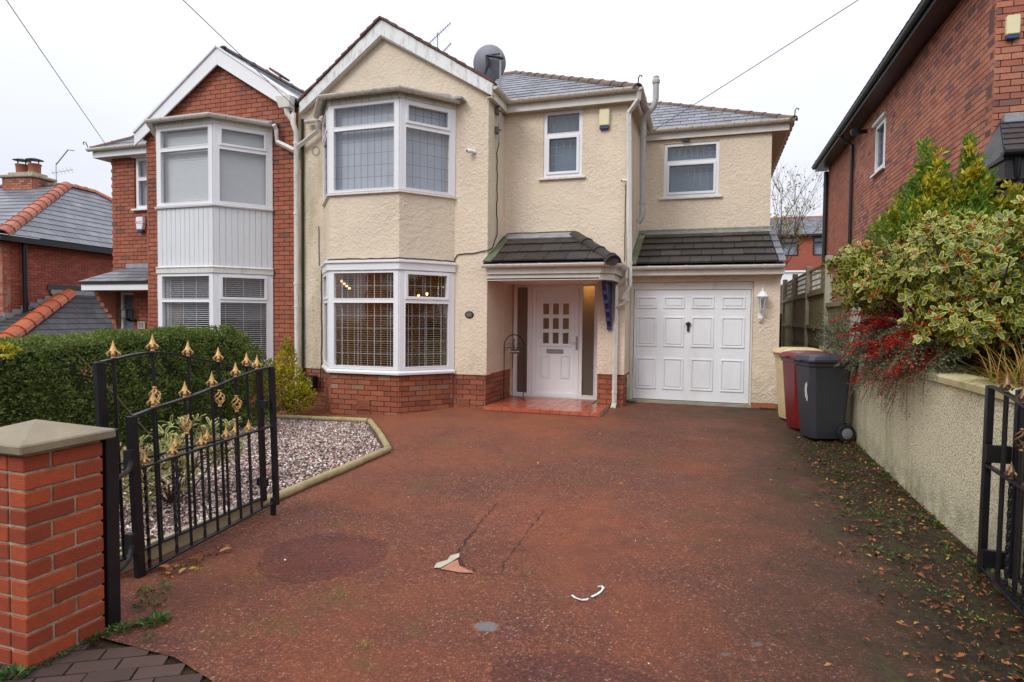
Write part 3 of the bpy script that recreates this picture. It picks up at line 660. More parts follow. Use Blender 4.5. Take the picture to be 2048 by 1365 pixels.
mb = MB(); mb.wall(fX(0, 12.), -1.345, .97, .8, 3.42, [(-.905, .085, 2.29, 3.30)]); mb.wall(fY(.97, 12.), .2, 5, .8, 3.42); mb.build('upper_wall', 'render_cream', H)
mb = MB(); mb.box(-7.0, 1.0, 17, 17.2, -1.5, 3.5); mb.build('rear_wall', 'render_cream', H)
mb = MB(); mb.box(.66, 1.05, 10.83, 10.9, -1.47, -1.345); mb.box(.66, 1.045, 10.805, 10.83, -1.47, -1.35); mb.build('garage_plinth', 'brick_orange', H)
mb = MB(); mb.box(-1.34, .66, 10.80, 10.95, -1.52, -1.385); mb.build('garage_threshold', 'concrete', H)
# bay
BP = [Vector(p) for p in ((-6.55, 9.4, 0), (-5.93, 8.65, 0), (-4.665, 8.65, 0), (-4.05, 9.4, 0))]
def facets(P): return [(Fr(P[i], P[i+1]-P[i]), (P[i+1]-P[i]).length) for i in range(3)]
def offs(P, d): # offset polyline outwards
    out_ = []
    for i, p in enumerate(P):
        ns = []
        if i > 0: e = (P[i]-P[i-1]); ns.append(Vector((e.y, -e.x, 0)).normalized())
        if i < len(P)-1: e = (P[i+1]-P[i]); ns.append(Vector((e.y, -e.x, 0)).normalized())
        o = sum(ns, Vector()).normalized(); out_.append(p+o*(d/max(.3, o.dot(ns[0]))))
    return out_
mb = MB(); mb.sweep(BP, [(0, .88), (0, 1.95), (-.18, 1.95), (-.18, .88)]); mb.build('bay_wall', 'render_cream', H)
mb = MB(); mb.sweep(BP, [(-.05, -1.75), (-.05, -.93), (-.2, -.93), (-.2, -1.75)])
mb.wall(fX(0, 9.4), -7.09, -6.45, -1.75, -.93, w1=-.04); mb.wall(fX(0, 9.4), -4.1, -3.51, -1.75, -.93, w1=-.04); mb.wall(fY(-3.47, 9.4), .21, 1.3, -1.6, -.92, w1=-.04)
pl = mb.build('plinth', 'mortar_light', H)
mb = MB(); mb.wall(fX(0, 10.2), -1.8, -1.39, -1.6, -.915, w1=-.04); mb.wall(fY(-1.345, 10.2), .21, .55, -1.6, -.915, w1=-.04); mb.build('wing_plinth', 'mortar_light', H)
def off(fr, d): return Fr(fr.o-fr.N*d, fr.U)
fc = facets(BP); full = lambda a, b: (lambda v: [(a, b)])
REG = [(off(f_, .02), -1.76, -.932, full(.0, L_), .13*i) for i, (f_, L_) in enumerate(fc)]
REG += [(off(fX(0, 9.4), .02), -1.605, -.935, full(-7.08, -6.52), 0), (off(fX(0, 9.4), .02), -1.605, -.935, full(-4.06, -3.49), .3), (off(fY(-3.47, 9.4), .02), -1.59, -.92, full(.02, 1.30), .1),
        (off(fX(0, 10.2), .02), -1.585, -.915, full(-1.80, -1.365), .2), (off(fY(-1.345, 10.2), .02), -1.585, -.915, full(.02, .55), .35)]
brickwork(pl, REG, 'brick_orange', 300)
simple('lead_came', O1(128, 130, 132), .5, .08); simple('lead_came_light', O1(176, 178, 178), .45, .08)
def bay_windows(house, P, z0, h, front, side, lead, leadmat, blind, vs_, closed):
    """three lights of the bay: vs_ = (lower v0,v1, upper v0,v1)"""
    for i, (fr, L) in enumerate(facets(P)):
        fr = Fr(fr.o+ZV*z0, fr.U); a, b, c, d = vs_
        e0, e1 = (.095, .085) if i == 1 else ((.10, .11) if i == 0 else (.10, .11))
        lo = (e0, L-e1, a, b, False, lead[0] if i == 1 else lead[1]) if lead else (e0, L-e1, a, b, False, None)
        if i == 1: up = (e0, L-e1, c, d, False, (lead[0][0], 2) if lead else None)
        else: up = (e0+.035, L-e1-.035, c+.03, d-.02, True, (lead[1][0]-1, 2) if lead else None)
        f = window(house, fr, L, h, [lo, up], leadmat=leadmat, leadw=.0055 if closed else .0042, name='bay_window')
        if closed:
            mb = MB(); n = int((d-a)/.042)
            if closed == 'slats':
                for k in range(n):
                    z = a+k*.042; mb.add([fr.P(.04, z, -.10), fr.P(L-.04, z, -.10), fr.P(L-.04, z+.046, -.112), fr.P(.04, z+.046, -.112)], [(0, 1, 2, 3)])
            else: mb.wall(fr, .03, L-.03, a-.05, d+.05, w0=-.13, w1=-.12)
            mb.build('blind', blind, f, kind='stuff' if closed == 'slats' else None)
        else:
            mb = MB(); n = int((d-a+.06)/.036)
            for k in range(n):
                z = a-.03+k*.036; mb.add([fr.P(.05, z, -.085), fr.P(L-.05, z, -.085), fr.P(L-.05, z+.009, -.108), fr.P(.05, z+.009, -.108)], [(0, 1, 2, 3)])
            mb.build('blind', blind, f, kind='stuff')
            mb = MB()
            for q in ((.2, .5, .8) if L < 1.1 else (.15, .38, .62, .85)): mb.boxf(fr, L*q-.004, L*q+.004, a-.04, d, -.083, -.08)
            mb.build('blind_tape', 'tape', f)
bay_windows(H, BP, 1.99, 1.40, None, None, ((9, 5), (6, 5)), 'lead_came', 'curtain_pale', (.04, .975, 1.045, 1.345), 'flat')
bay_windows(H, BP, -.845, 1.585, None, None, ((9, 5), (6, 5)), 'lead_came_light', 'blind_wood', (.055, 1.07, 1.14, 1.545), None)
mb = MB(); mb.sweep(offs(BP, 0), [(.045, .745), (.045, .855), (.075, .862), (.075, .90), (-.05, .915), (-.05, .745)]); mb.build('bay_head_board', 'upvc', H, bevel=.004)
mb = MB(); mb.sweep(BP, [(.05, -.915), (.055, -.875), (0, -.845), (-.1, -.845), (-.1, -.92)]); mb.build('bay_sill', 'upvc', H, bevel=.004)
mb = MB(); mb.sweep(BP, [(.045, 1.95), (.045, 1.972), (0, 1.99), (-.1, 1.99), (-.1, 1.945)]); mb.build('upper_bay_sill', 'gutter_white', H)
mb = MB(); mb.sweep(BP, [(.03, 3.39), (.03, 3.50), (-.1, 3.50), (-.1, 3.39)]); mb.build('bay_fascia', 'gutter_grimy', H)
mb = MB(); E_ = offs(BP, .10); top = [Vector((-6.45, 9.4, 3.66)), Vector((-5.75, 9.4, 3.68)), Vector((-4.85, 9.4, 3.68)), Vector((-4.15, 9.4, 3.66))]
for i in range(3): mb.add([E_[i]+ZV*3.5, E_[i+1]+ZV*3.5, top[i+1], top[i], E_[i]+ZV*3.46, E_[i+1]+ZV*3.46], [(0, 1, 2, 3), (0, 4, 5, 1)])
mb.boxf(fX(0, 9.4), -4.16, -3.86, 3.50, 3.535, 0, .2)
mb.build('bay_roof', 'lead', H)
gutter(H, [p+ZV*3.515 for p in offs(BP, .135)], 'gutter_grimy', .056, .5)
# bargeboards, gable roof, verge
def gable_roof(house, L, Ap, Rr, y0, y1, bmat, th=.26, roofmat='slate', vergemat='verge_red', steps=13, under=.035):
    for (a, b, nm) in ((L, Ap, 0), (Ap, Rr, 1)):
        mb = MB(); fr = fX(0, y0); dn = th
        mb.prism(fr, [(a[0], a[1]-dn*(.55 if nm == 0 and 0 else .75)), (b[0], b[1]-dn), (b[0], b[1]), (a[0], a[1])] if nm == 0 else [(a[0], a[1]-dn), (b[0], b[1]-dn*.78), (b[0], b[1]), (a[0], a[1])], -.03, .0); mb.build('bargeboard', bmat, house, bevel=.004)
        mb = MB(); q = [(a[0], a[1]-.05), (b[0], b[1]-.05), (b[0], b[1]+under), (a[0], a[1]+under)]; mb.prism(Fr((0, y1, 0), (1, 0, 0)), q, 0, y1-y0-.02); mb.build('roof_slope', roofmat, house)
        for i in range(steps):
            f0, f1 = i/steps, (i+1.12)/steps
            if nm == 1: f0, f1 = 1-f1, 1-f0
            f0, f1 = max(0, f0), min(1, f1); lo = (f1 if nm == 1 else f0)
            p = Vector((a[0]+(b[0]-a[0])*f0, 0, a[1]+(b[1]-a[1])*f0)); q = Vector((a[0]+(b[0]-a[0])*f1, 0, a[1]+(b[1]-a[1])*f1)); kk = .03
            zp, zq = (kk, .0) if nm == 0 else (0., kk)
            mb = MB(); mb.prism(fx_ := Fr((0, y0, 0), (1, 0, 0)), [(p.x, p.z+under*.3), (q.x, q.z+under*.3), (q.x, q.z+.04+zq*.7), (p.x, p.z+.04+zp*.7)], -.35, .03+random.uniform(-.012, .012)); mb.build('verge_tile', vergemat, house)
gable_roof(H, (-6.99, 3.77), (-5.37, 4.985), (-3.37, 3.72), 9.29, 15., 'barge_aged')
mb = MB(); mb.prism(fX(0, 9.37), [(-6.93, 3.60), (-5.37, 4.70), (-3.37, 3.52), (-3.37, 3.56), (-5.37, 4.74), (-6.93, 3.64)], -.02, .06); mb.build('verge_soffit', 'soffit', H)
# wing and garage roofs
def ridge(parent, Aa, Bb, n, r, mat, name='ridge_tile', flat=.62, lip=True):
    Aa, Bb = Vector(Aa), Vector(Bb); d = (Bb-Aa)/n; side = d.cross(ZV).normalized(); upv = side.cross(d).normalized(); Aa = Aa-upv*.035
    for i in range(n):
        a = Aa+d*i-d*.06; b = Aa+d*(i+1)+d*.04; vs_ = []; mb = MB(); K = 7
        for p, rr in ((a, r*1.1), (a+d.normalized()*.035, r*1.1), (a+d.normalized()*.036, r), (b, r*.94)):
            for k in range(K):
                t = math.pi*k/(K-1); vs_.append(p+side*rr*math.cos(t)+upv*(rr*math.sin(t)*flat*1.5-.02))
            for k in range(K-1, -1, -1):
                t = math.pi*k/(K-1); vs_.append(p+side*rr*.85*math.cos(t)+upv*(rr*.8*math.sin(t)*flat*1.5-.02))
        fs = []; n2 = 2*K
        for j in range(3):
            for k in range(n2): fs.append((j*n2+k, j*n2+(k+1) % n2, (j+1)*n2+(k+1) % n2, (j+1)*n2+k))
        for j in (0, 3):
            for k in range(K-1): fs.append((j*n2+k, j*n2+k+1, j*n2+n2-2-k, j*n2+n2-1-k))
        mb.add(vs_, fs, random.random()); mb.build(name, mat, parent)
def slope(y0, z0, x0, ang): c, s_ = math.cos(R(ang)), math.sin(R(ang)); return Fr((x0, y0, z0), (1, 0, 0), (0, c, s_)), c, s_
fr, c, s_ = slope(10.0, 3.66, -3.42, 29.5); roofw = MB()
Lw = 2.95/c; tw = math.tan(R(29.5)); ap = Vector((-1.2-2.95, 10.0+2.95, 3.66+2.95*tw))
roofw.face([(-3.42, 10, 3.65), (-1.2, 10, 3.65), tuple(ap-ZV*.01), (-6.2, ap.y, ap.z-.01), (-5.2, 11.9, 3.65+1.9*tw)])
roofw.face([(-1.2, 10, 3.65), (-1.2, 15.9, 3.65), tuple(ap-ZV*.01)]); roofw.face([tuple(ap-ZV*.01), (-1.2, 15.9, 3.65), (-6.2, 15.9, 3.65), (-6.2, ap.y, ap.z-.01)])
rw = roofw.build('wing_roof', 'slate_dark', H)
covering(rw, fr, Lw, lambda s: (-.95*s*c, 2.22-s*c), 'slate', .28, .30, .008, 80)
ridge(rw, (-1.17, 9.97, 3.70), ap+ZV*.03, 13, .085, 'ridge_brown'); ridge(rw, ap+ZV*.03, (-5.3, ap.y, ap.z+.03), 3, .085, 'ridge_brown')
mb = MB(); mb.tube([(-1.17, 9.95, 3.66), (-1.165, 9.94, 3.80), (-1.14, 9.93, 3.835), (-1.11, 9.93, 3.82), (-1.115, 9.93, 3.80)], .010, 6); mb.build('hip_iron', 'black_paint', rw)
fr, c, s_ = slope(11.87, 3.53, -1.3, 28.2); tu = math.tan(R(28.2)); ap2 = Vector((1.28-2.45, 11.87+2.45, 3.53+2.45*tu)); roofu = MB()
roofu.face([(-1.3, 11.87, 3.52), (1.28, 11.87, 3.52), tuple(ap2-ZV*.01), (-4.4, ap2.y, ap2.z-.01), (-3.0, 13.6, 3.52+1.73*tu)])
roofu.face([(1.28, 11.87, 3.52), (1.28, 16.8, 3.52), tuple(ap2-ZV*.01)]); roofu.face([tuple(ap2-ZV*.01), (1.28, 16.8, 3.52), (-4.4, 16.8, 3.52), (-4.4, ap2.y, ap2.z-.01)])
ru = roofu.build('garage_wing_roof', 'slate_dark', H)
covering(ru, fr, 2.45/c, lambda s: (-.9*s*c, 2.58-s*c), 'slate', .285, .26, .008, 100)
ridge(ru, (1.31, 11.84, 3.56), ap2+ZV*.03, 11, .08, 'ridge_brown'); ridge(ru, ap2+ZV*.03, (-2.4, ap2.y, ap2.z+.03), 4, .08, 'ridge_brown')
mb = MB(); mb.tube([(1.31, 11.82, 3.52), (1.315, 11.81, 3.66), (1.34, 11.80, 3.695), (1.37, 11.80, 3.68), (1.365, 11.80, 3.66)], .010, 6); mb.build('hip_iron', 'black_paint', ru)
mb = MB()
for i in range(16): y = 12+i*.3; mb.add([(1.22, y, 3.535), (1.34, y+.02, 3.50), (1.34, y+.27, 3.50), (1.22, y+.29, 3.535)], [(0, 1, 2, 3)])
mb.build('side_eave_tiles', 'verge_red', ru)
# fascias, soffits, gutters
mb = MB(); mb.box(-3.44, -1.20, 10.06, 10.085, 3.50, 3.64); mb.box(-1.225, -1.20, 10.085, 11.95, 3.50, 3.62); mb.box(-3.40, -3.375, 9.31, 10.06, 3.50, 3.64); mb.build('wing_fascia', 'fascia_grey', H)
mb = MB(); mb.box(-3.44, -1.345, 10.085, 10.2, 3.50, 3.52); mb.box(-1.345, -1.225, 10.085, 11.95, 3.50, 3.52); mb.box(-3.47, -3.40, 9.31, 10.085, 3.50, 3.52); mb.build('wing_soffit', 'soffit', H)
gutter(H, [(-3.34, 9.31, 3.685), (-3.34, 10.0, 3.68), (-1.17, 10.0, 3.68)], 'gutter_grimy', .056, .8)
gutter(H, [(-1.15, 9.97, 3.68), (-1.15, 11.88, 3.60)], 'gutter_grimy', .056, .8)
mb = MB(); mb.box(-1.26, 1.22, 11.93, 11.955, 3.37, 3.51); mb.box(1.22, 1.245, 11.93, 16.8, 3.37, 3.51); mb.build('upper_fascia', 'fascia_grey', H)
mb = MB(); mb.box(-1.33, 1.22, 11.955, 12.0, 3.372, 3.39); mb.box(.97, 1.22, 12.0, 16.8, 3.372, 3.39); so = mb.build('upper_soffit', 'soffit', H)
mb = MB()
for i in range(46): x = -1.22+i*.05; mb.box(x, x+.022, 11.956, 11.985, 3.366, 3.371)
mb.build('vent_slots', 'black_plastic', so)
gutter(H, [(-1.22, 11.87, 3.545), (1.28, 11.87, 3.545), (1.28, 16.8, 3.545)], 'gutter_grimy', .056, .8)
# windows in wing and above garage
def small_window(parent, x, y, w_, z0, h, top, opening_low, nn, nt_):
    fr = Fr((x, y, z0), (1, 0, 0)); tr = top
    lights = [(.095, w_-.095, .10, tr-.06, True, nn), (.06, w_-.06, tr+.03, h-.055, False, nt_)]
    f = window(parent, fr, w_, h, lights, glass='glass_grey', wback=-.09, sill=(.07, .035, .05, 'gutter_white'), leadmat='lead_came', leadw=.008, name='window')
    mb = MB(); mb.wall(fr, .03, w_-.03, .03, h-.03, w0=-.18, w1=-.17); mb.build('blind', 'curtain_blue', f); return f
small_window(H, -2.77, 10.2, .67, 2.38, 1.115, .72, True, (4, 4), (5, 2))
small_window(H, -.905, 12.0, .99, 2.29, 1.01, .66, True, (7, 3), (8, 2))
mb = MB(); mb.box(-.58, -.44, 11.95, 11.99, 3.315, 3.345); mb.build('trickle_vent', 'print_dark', H)
# lean-to tiled roof over the garage
fr, c, s_ = slope(10.53, .905, -1.34, 26.1)
mb = MB(); P = fr.P; mb.add([P(0, 0, -.01), P(2.41, 0, -.01), P(2.33, 1.62, -.01), P(0, 1.62, -.01), P(0, 0, -.07), P(2.41, 0, -.07), P(2.33, 1.62, -.07)], [(0, 1, 2, 3), (0, 4, 5, 1), (1, 5, 6, 2)]); lt = mb.build('lean_to_roof', 'black_paint', H)
covering(lt, fr, 1.52, lambda s: (.13, 2.33-s*.04), 'concrete_tile', .315, .335, .030, 60, name='roof_tile', lift=1.1)
for k in range(5):
    s0 = k*.315; mb = MB(); mb.boxf(fr, .0+.01, .125, s0, s0+.33, .02-.003*k, .045, random.random()); mb.build('verge_tile', 'verge_mossy', lt)
    mb = MB(); b = 2.335-s0*.04; mb.add([fr.P(b, s0, .03), fr.P(b+.11, s0, .03), fr.P(b+.10, s0+.33, .012), fr.P(b, s0+.33, .012), fr.P(b, s0, .052), fr.P(b+.11, s0, .052), fr.P(b+.10, s0+.33, .034), fr.P(b, s0+.33, .034)], [(4, 5, 6, 7), (0, 1, 5, 4), (1, 2, 6, 5)], random.random()); mb.build('verge_tile', 'slate', lt)
mb = MB(); mb.boxf(fr, 0, 2.34, 1.47, 1.62, .02, .045); mb.boxf(fX(0, 12), -1.34, .97, 1.60, 1.70, 0, .02); mb.build('flashing', 'lead_mossy', lt)
mb = MB(); mb.box(-1.33, 1.09, 10.57, 10.60, .745, .875); mb.box(-1.33, 1.09, 10.60, 10.8, .745, .765); mb.box(1.06, 1.085, 10.6, 12., .745, .9); mb.build('garage_fascia', 'fascia_grey', H)
gutter(H, [(-1.30, 10.51, .89), (1.085, 10.51, .89)], 'gutter_white', .05, .55)
# garage door
gd = MB(); gf = Fr((0, 10.86, 0), (1, 0, 0)); cols_ = [(-1.23, -.89), (-.776, -.433), (-.318, .047), (.162, .534)]; rows_ = [(.194, .396), (-.46, .055), (-1.195, -.655)]
gd.wall(gf, -1.275, .615, -1.372, .51, w0=-.04, w1=0.)
gdo = gd.build('garage_door', 'garage_white', H)
for i, (a, b) in enumerate(cols_):
    for c_, d_ in rows_:
        mb = MB(); mb.wall(gf, a, b, c_, d_, [(a+.03, b-.03, c_+.03, d_-.03)], 0.001, .016); mb.boxf(gf, a+.045, b-.045, c_+.045, d_-.045, .001, .013); mb.build('door_panel', 'garage_white', gdo, bevel=.008)
mb = MB(); mb.lathe(gf.P(-.366, -.065, .02), [(.035, 0), (.038, .01), (.03, .03), (.012, .04)], 10, (0, -1, 0)); mb.boxf(gf, -.386, -.346, -.19, -.06, .01, .03); mb.boxf(gf, -.41, -.322, -.075, -.055, .03, .05); mb.build('handle', 'black_plastic', gdo)
mb = MB(); mb.wall(Fr((0, 10.84, 0), (1, 0, 0)), -1.338, .652, -1.42, .641, [(-1.285, .622, -1.5, .515)], -.04, .0); mb.build('garage_door_frame', 'fascia_grey', H, bevel=.005)
# porch canopy
fr, c, s_ = slope(9.2, .87, -3.47, 27.5); cl = 1.0/c
mb = MB(); P = fr.P; mb.add([P(0, 0), P(2.08, 0), P(1.29, cl), P(0, cl), Vector((-1.37, 10.2, .87)), P(0, 0, -.06), P(2.08, 0, -.06)], [(0, 1, 2, 3), (1, 4, 2), (0, 5, 6, 1)]); cn = mb.build('porch_canopy', 'black_paint', H)
covering(cn, fr, cl-.1, lambda s: (.14, 2.08-s*.79/cl), 'concrete_tile', .36, .335, .024, 60, name='roof_tile', lift=1.1)
fr2 = Fr((-1.39, 9.2, .87), (0, 1, 0), (-.84, 0, .54)); covering(cn, fr2, .95, lambda s: (s*1.05, 1.0), 'concrete_tile', .33, .3, .018, 10, name='roof_tile', lift=1.1)
mb = MB(); mb.boxf(fr, 0, .15, 0, .36, .02, .04); mb.boxf(fr, 0.01, .14, .36, .72, .02, .035); mb.boxf(fr, .0, .14, .72, cl, .02, .035); mb.build('mossy_verge', 'verge_mossy', cn)
mb = MB(); mb.boxf(fr, .1, 1.35, cl-.16, cl, .03, .05); mb.boxf(fX(0, 10.2), -3.4, -2.15, 1.385, 1.44, 0, .02); mb.build('flashing', 'lead', cn)
Ah, Bh = Vector((-1.40, 9.19, .90)), Vector((-2.19, 10.17, 1.42))
ridge(cn, Ah, Bh, 3, .12, 'concrete_tile', name='hip_tile')
mb = MB(); mb.lathe(Ah+Vector((-.02, .0, -.01)), [(.10, 0), (.10, .02)], 14, (.5, -.85, 0)); mb.build('hip_end', 'concrete_tile', cn)
cp = [Vector((-3.45, 9.28, 0)), Vector((-1.60, 9.28, 0)), Vector((-1.40, 9.50, 0)), Vector((-1.40, 10.19, 0))]
mb = MB(); mb.sweep(cp, [(.0, .70), (.0, .82), (-.03, .82), (-.03, .70)]); mb.sweep(cp, [(-.04, .60), (-.04, .70), (-.07, .70), (-.07, .60)]); mb.build('canopy_fascia', 'fascia_grey', cn, bevel=.003)
mb = MB(); mb.prism(Fr((0, 0, 0), (1, 0, 0), (0, 1, 0)), [(-3.45, 9.32), (-1.63, 9.32), (-1.45, 9.52), (-1.45, 10.75), (-3.45, 10.75)], .615, .635); mb.build('canopy_soffit', 'upvc', cn)
gutter(H, [p+ZV*.85 for p in offs([Vector((-3.49, 9.26, 0)), Vector((-1.58, 9.26, 0)), Vector((-1.38, 9.50, 0)), Vector((-1.38, 10.1, 0))], .05)], 'gutter_white', .05, .5)
# scalloped blue gallows bracket
mb = MB(); bf = Fr((-1.60, 10.2, 0), (0, -1, 0)); prof = [(0, .60), (.62, .60), (.62, .52)]
for k in range(5):
    u0 = .58-k*.12; v0 = .50-k*.14; prof += [(u0, v0), (u0-.035, v0-.05), (u0-.03, v0-.11)]
prof += [(.03, -.17), (0, -.17)]
mb.prism(bf, prof, -.035, .035); mb.build('bracket', 'bracket_blue', H, bevel=.004)
# front door, sidelights
df = Fr((-3.46, 10.80, -1.45), (1, 0, 0)); W_, H_ = 1.60, 2.14
dx = lambda X: X+3.46
dz = lambda z: z+1.45
mb = MB(); dh = (dx(-3.10), dx(-2.235), .035, dz(.575)); sl = (dx(-3.39), dx(-3.19), .09, dz(.57)); sr = (dx(-2.17), dx(-1.96), .09, dz(.585))
mb.wall(df, 0, W_, 0, H_, [dh, sl, sr], -.05, .02)
for q in (sl, sr): mb.wall(df, q[0]-.02, q[1]+.02, q[2]-.02, q[3]+.02, [q], .018, .028)
fdf = mb.build('door_frame', 'upvc', H, bevel=.005)
for q in (sl, sr): g = MB(); g.boxf(df, q[0]-.01, q[1]+.01, q[2]-.01, q[3]+.01, -.02, -.01); g.build('side_light', 'glass_obscure', fdf)
LZ = [(-2.897, -2.787), (-2.716, -2.606), (-2.531, -2.422)]; VZ = [(.079, .274), (-.183, .009), (-.449, -.252)]
panes = [(dx(a), dx(b), dz(c_), dz(d_)) for a, b in LZ for c_, d_ in VZ]
mb = MB(); mb.wall(df, dh[0]+.004, dh[1]-.004, dh[2]+.003, dh[3]-.004, panes, -.04, .0)
door = mb.build('front_door', 'door_white', H)
mb = MB(); e = .05; mb.wall(df, dh[0]+.004, dh[1]-.004, dh[2]+.003, dh[3]-.004, [(dh[0]+.075, dh[1]-.075, dh[2]+.075, dh[3]-.075)], 0, .022)
mb.wall(df, dh[0]+.085, dh[1]-.085, dh[2]+.085, dh[3]-.085, [(dh[0]+.09, dh[1]-.09, dh[2]+.09, dh[3]-.09)], 0, .006)
for p in panes: mb.wall(df, p[0]-.025, p[1]+.025, p[2]-.025, p[3]+.025, [p], 0, .014)
mb.wall(df, dx(-2.95), dx(-2.37), dz(-.50), dz(-.475), w0=0, w1=.02)
mb.build('door_moulding', 'door_white', door, bevel=.004)
for p in panes: g = MB(); g.boxf(df, p[0]-.01, p[1]+.01, p[2]-.01, p[3]+.01, -.03, -.022); g.build('pane', 'glass_obscure', door)
for a, b in ((-2.94, -2.767), (-2.572, -2.394)):
    mb = MB(); q = (dx(a), dx(b), dz(-1.075), dz(-.66)); mb.wall(df, *q, [(q[0]+.02, q[1]-.02, q[2]+.02, q[3]-.02)], .0005, .014); mb.boxf(df, q[0]+.028, q[1]-.028, q[2]+.028, q[3]-.028, .0005, .01); mb.build('door_panel', 'door_white', door, bevel=.005)
mb = MB(); mb.wall(df, dx(-2.83), dx(-2.517), dz(-.628), dz(-.548), w0=.0005, w1=.008); mb.boxf(df, dx(-2.815), dx(-2.532), dz(-.615), dz(-.561), .008, .014); mb.build('letter_plate', 'galv', door, bevel=.003)
mb = MB(); mb.boxf(df, dx(-2.285), dx(-2.250), dz(-.55), dz(-.31), .022, .032); mb.tube([df.P(dx(-2.268), dz(-.42), .03), df.P(dx(-2.268), dz(-.42), .07), df.P(dx(-2.40), dz(-.42), .075)], .009, 8); mb.build('door_handle', 'chrome', door)
# interiors
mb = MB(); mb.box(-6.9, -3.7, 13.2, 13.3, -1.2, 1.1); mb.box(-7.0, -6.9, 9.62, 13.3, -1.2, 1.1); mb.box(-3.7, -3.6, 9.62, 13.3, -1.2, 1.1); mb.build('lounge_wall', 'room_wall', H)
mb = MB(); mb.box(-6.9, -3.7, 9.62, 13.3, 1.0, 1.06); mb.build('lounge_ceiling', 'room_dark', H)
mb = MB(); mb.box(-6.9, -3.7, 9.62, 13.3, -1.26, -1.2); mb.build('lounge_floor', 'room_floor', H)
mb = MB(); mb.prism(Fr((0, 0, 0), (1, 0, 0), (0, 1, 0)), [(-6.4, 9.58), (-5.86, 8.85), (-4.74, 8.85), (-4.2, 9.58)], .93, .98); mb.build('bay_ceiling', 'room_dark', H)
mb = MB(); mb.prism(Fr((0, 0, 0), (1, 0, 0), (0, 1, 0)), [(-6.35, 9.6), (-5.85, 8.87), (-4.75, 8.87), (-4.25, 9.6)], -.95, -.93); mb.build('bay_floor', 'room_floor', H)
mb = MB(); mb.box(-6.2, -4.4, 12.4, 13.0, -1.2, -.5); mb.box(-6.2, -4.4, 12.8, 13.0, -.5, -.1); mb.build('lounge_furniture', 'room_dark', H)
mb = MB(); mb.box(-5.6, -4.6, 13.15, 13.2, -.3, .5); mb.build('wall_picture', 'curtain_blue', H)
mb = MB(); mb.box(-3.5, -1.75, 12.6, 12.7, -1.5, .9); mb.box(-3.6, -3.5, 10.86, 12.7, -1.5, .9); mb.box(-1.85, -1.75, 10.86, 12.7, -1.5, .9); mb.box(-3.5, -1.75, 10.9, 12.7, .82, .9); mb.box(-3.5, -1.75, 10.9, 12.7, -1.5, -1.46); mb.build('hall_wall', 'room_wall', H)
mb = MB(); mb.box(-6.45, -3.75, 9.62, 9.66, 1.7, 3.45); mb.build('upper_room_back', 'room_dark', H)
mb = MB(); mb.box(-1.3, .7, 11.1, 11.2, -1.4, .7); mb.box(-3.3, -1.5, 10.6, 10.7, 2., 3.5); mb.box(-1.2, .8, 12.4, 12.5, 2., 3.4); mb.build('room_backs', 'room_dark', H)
# air bricks
def air_brick(fr, u, v, w_=.215, h=.15, mat='brick_orange', label=None):
    mb = MB(); mb.wall(fr, u, u+w_, v, v+h, w0=-.06, w1=-.03); o = mb.build('air_brick', 'black_plastic', H, label=label)
    mb = MB(); mb.wall(fr, u, u+w_, v, v+h, [(u+.012, u+w_-.012, v+.012, v+h-.012)], -.03, -.008)
    for k in range(5): z = v+.015+k*(h-.03)/5; mb.boxf(fr, u, u+w_, z+.009, z+.022, -.03, -.010)
    mb.build('louvre', mat, o)
air_brick(fX(-5.93+.52, 8.65), 0, -1.485, label='weathered grey louvred air brick'); air_brick(fX(-3.99, 9.4), 0, -1.485)
# downpipes
X0 = -7.09
pipe(H, [(-7.10, 9.28, 3.58), (-7.08, 9.24, 3.40), (-7.06, 9.30, 3.25), (-7.06, 9.30, .4), (-7.05, 9.30, -1.55)], .045, 'gutter_white')
mb = MB(); mb.add([Vector(p) for p in ((-7.36, 9.12, 3.85), (-7.05, 9.12, 3.85), (-7.05, 9.27, 3.85), (-7.36, 9.27, 3.85), (-7.30, 9.14, 3.66), (-7.09, 9.14, 3.66), (-7.09, 9.25, 3.66), (-7.30, 9.25, 3.66))], [(0, 1, 2, 3), (0, 4, 5, 1), (1, 5, 6, 2), (2, 6, 7, 3), (3, 7, 4, 0), (4, 7, 6, 5)])
mb.tube([(-7.2, 9.2, 3.67), (-7.18, 9.22, 3.56), (-7.08, 9.27, 3.42)], .045, 8); mb.build('hopper_head', 'gutter_white', H)
mb = MB(); mb.tube([(-6.98, 9.37, 3.5), (-6.98, 9.37, -1.5)], .022, 6); mb.build('soil_cable', 'weed_core', H)
pipe(H, [(-6.67, 9.30, 3.42), (-6.62, 9.30, 3.40), (-6.62, 9.30, 3.24), (-7.04, 9.30, 2.99)], .036, 'gutter_white', square=True)
mb = MB(); mb.sweep([(-6.86, 9.30, 3.435), (-6.58, 9.30, 3.435)], gutter_prof(.05)); mb.build('gutter_outlet', 'gutter_white', H)
pipe(H, [(-1.16, 10.02, 3.62), (-1.17, 10.04, 3.50), (-1.33, 10.12, 3.33), (-1.33, 10.12, 3.2), (-1.27, 10.12, .62), (-1.27, 10.12, .56), (-1.39, 10.10, .34)], .032, 'gutter_white', square=True)
pipe(H, [(-1.33, 10.08, .82), (-1.33, 10.08, .68), (-1.49, 10.12, .55), (-1.49, 10.12, .2), (-1.49, 10.12, -1.38), (-1.50, 10.05, -1.46)], .032, 'gutter_white', square=True)
pipe(H, [(-1.28, 10.07, .31), (-1.36, 10.08, .24), (-1.47, 10.11, .20)], .03, 'gutter_white', square=True)
fl = [(-1.17, 10.9, 1.85), (-1.18, 10.9, 3.35), (-1.17, 10.88, 3.46), (-1.0, 10.80, 3.62), (-.97, 10.80, 3.74), (-.97, 10.80, 4.02)]
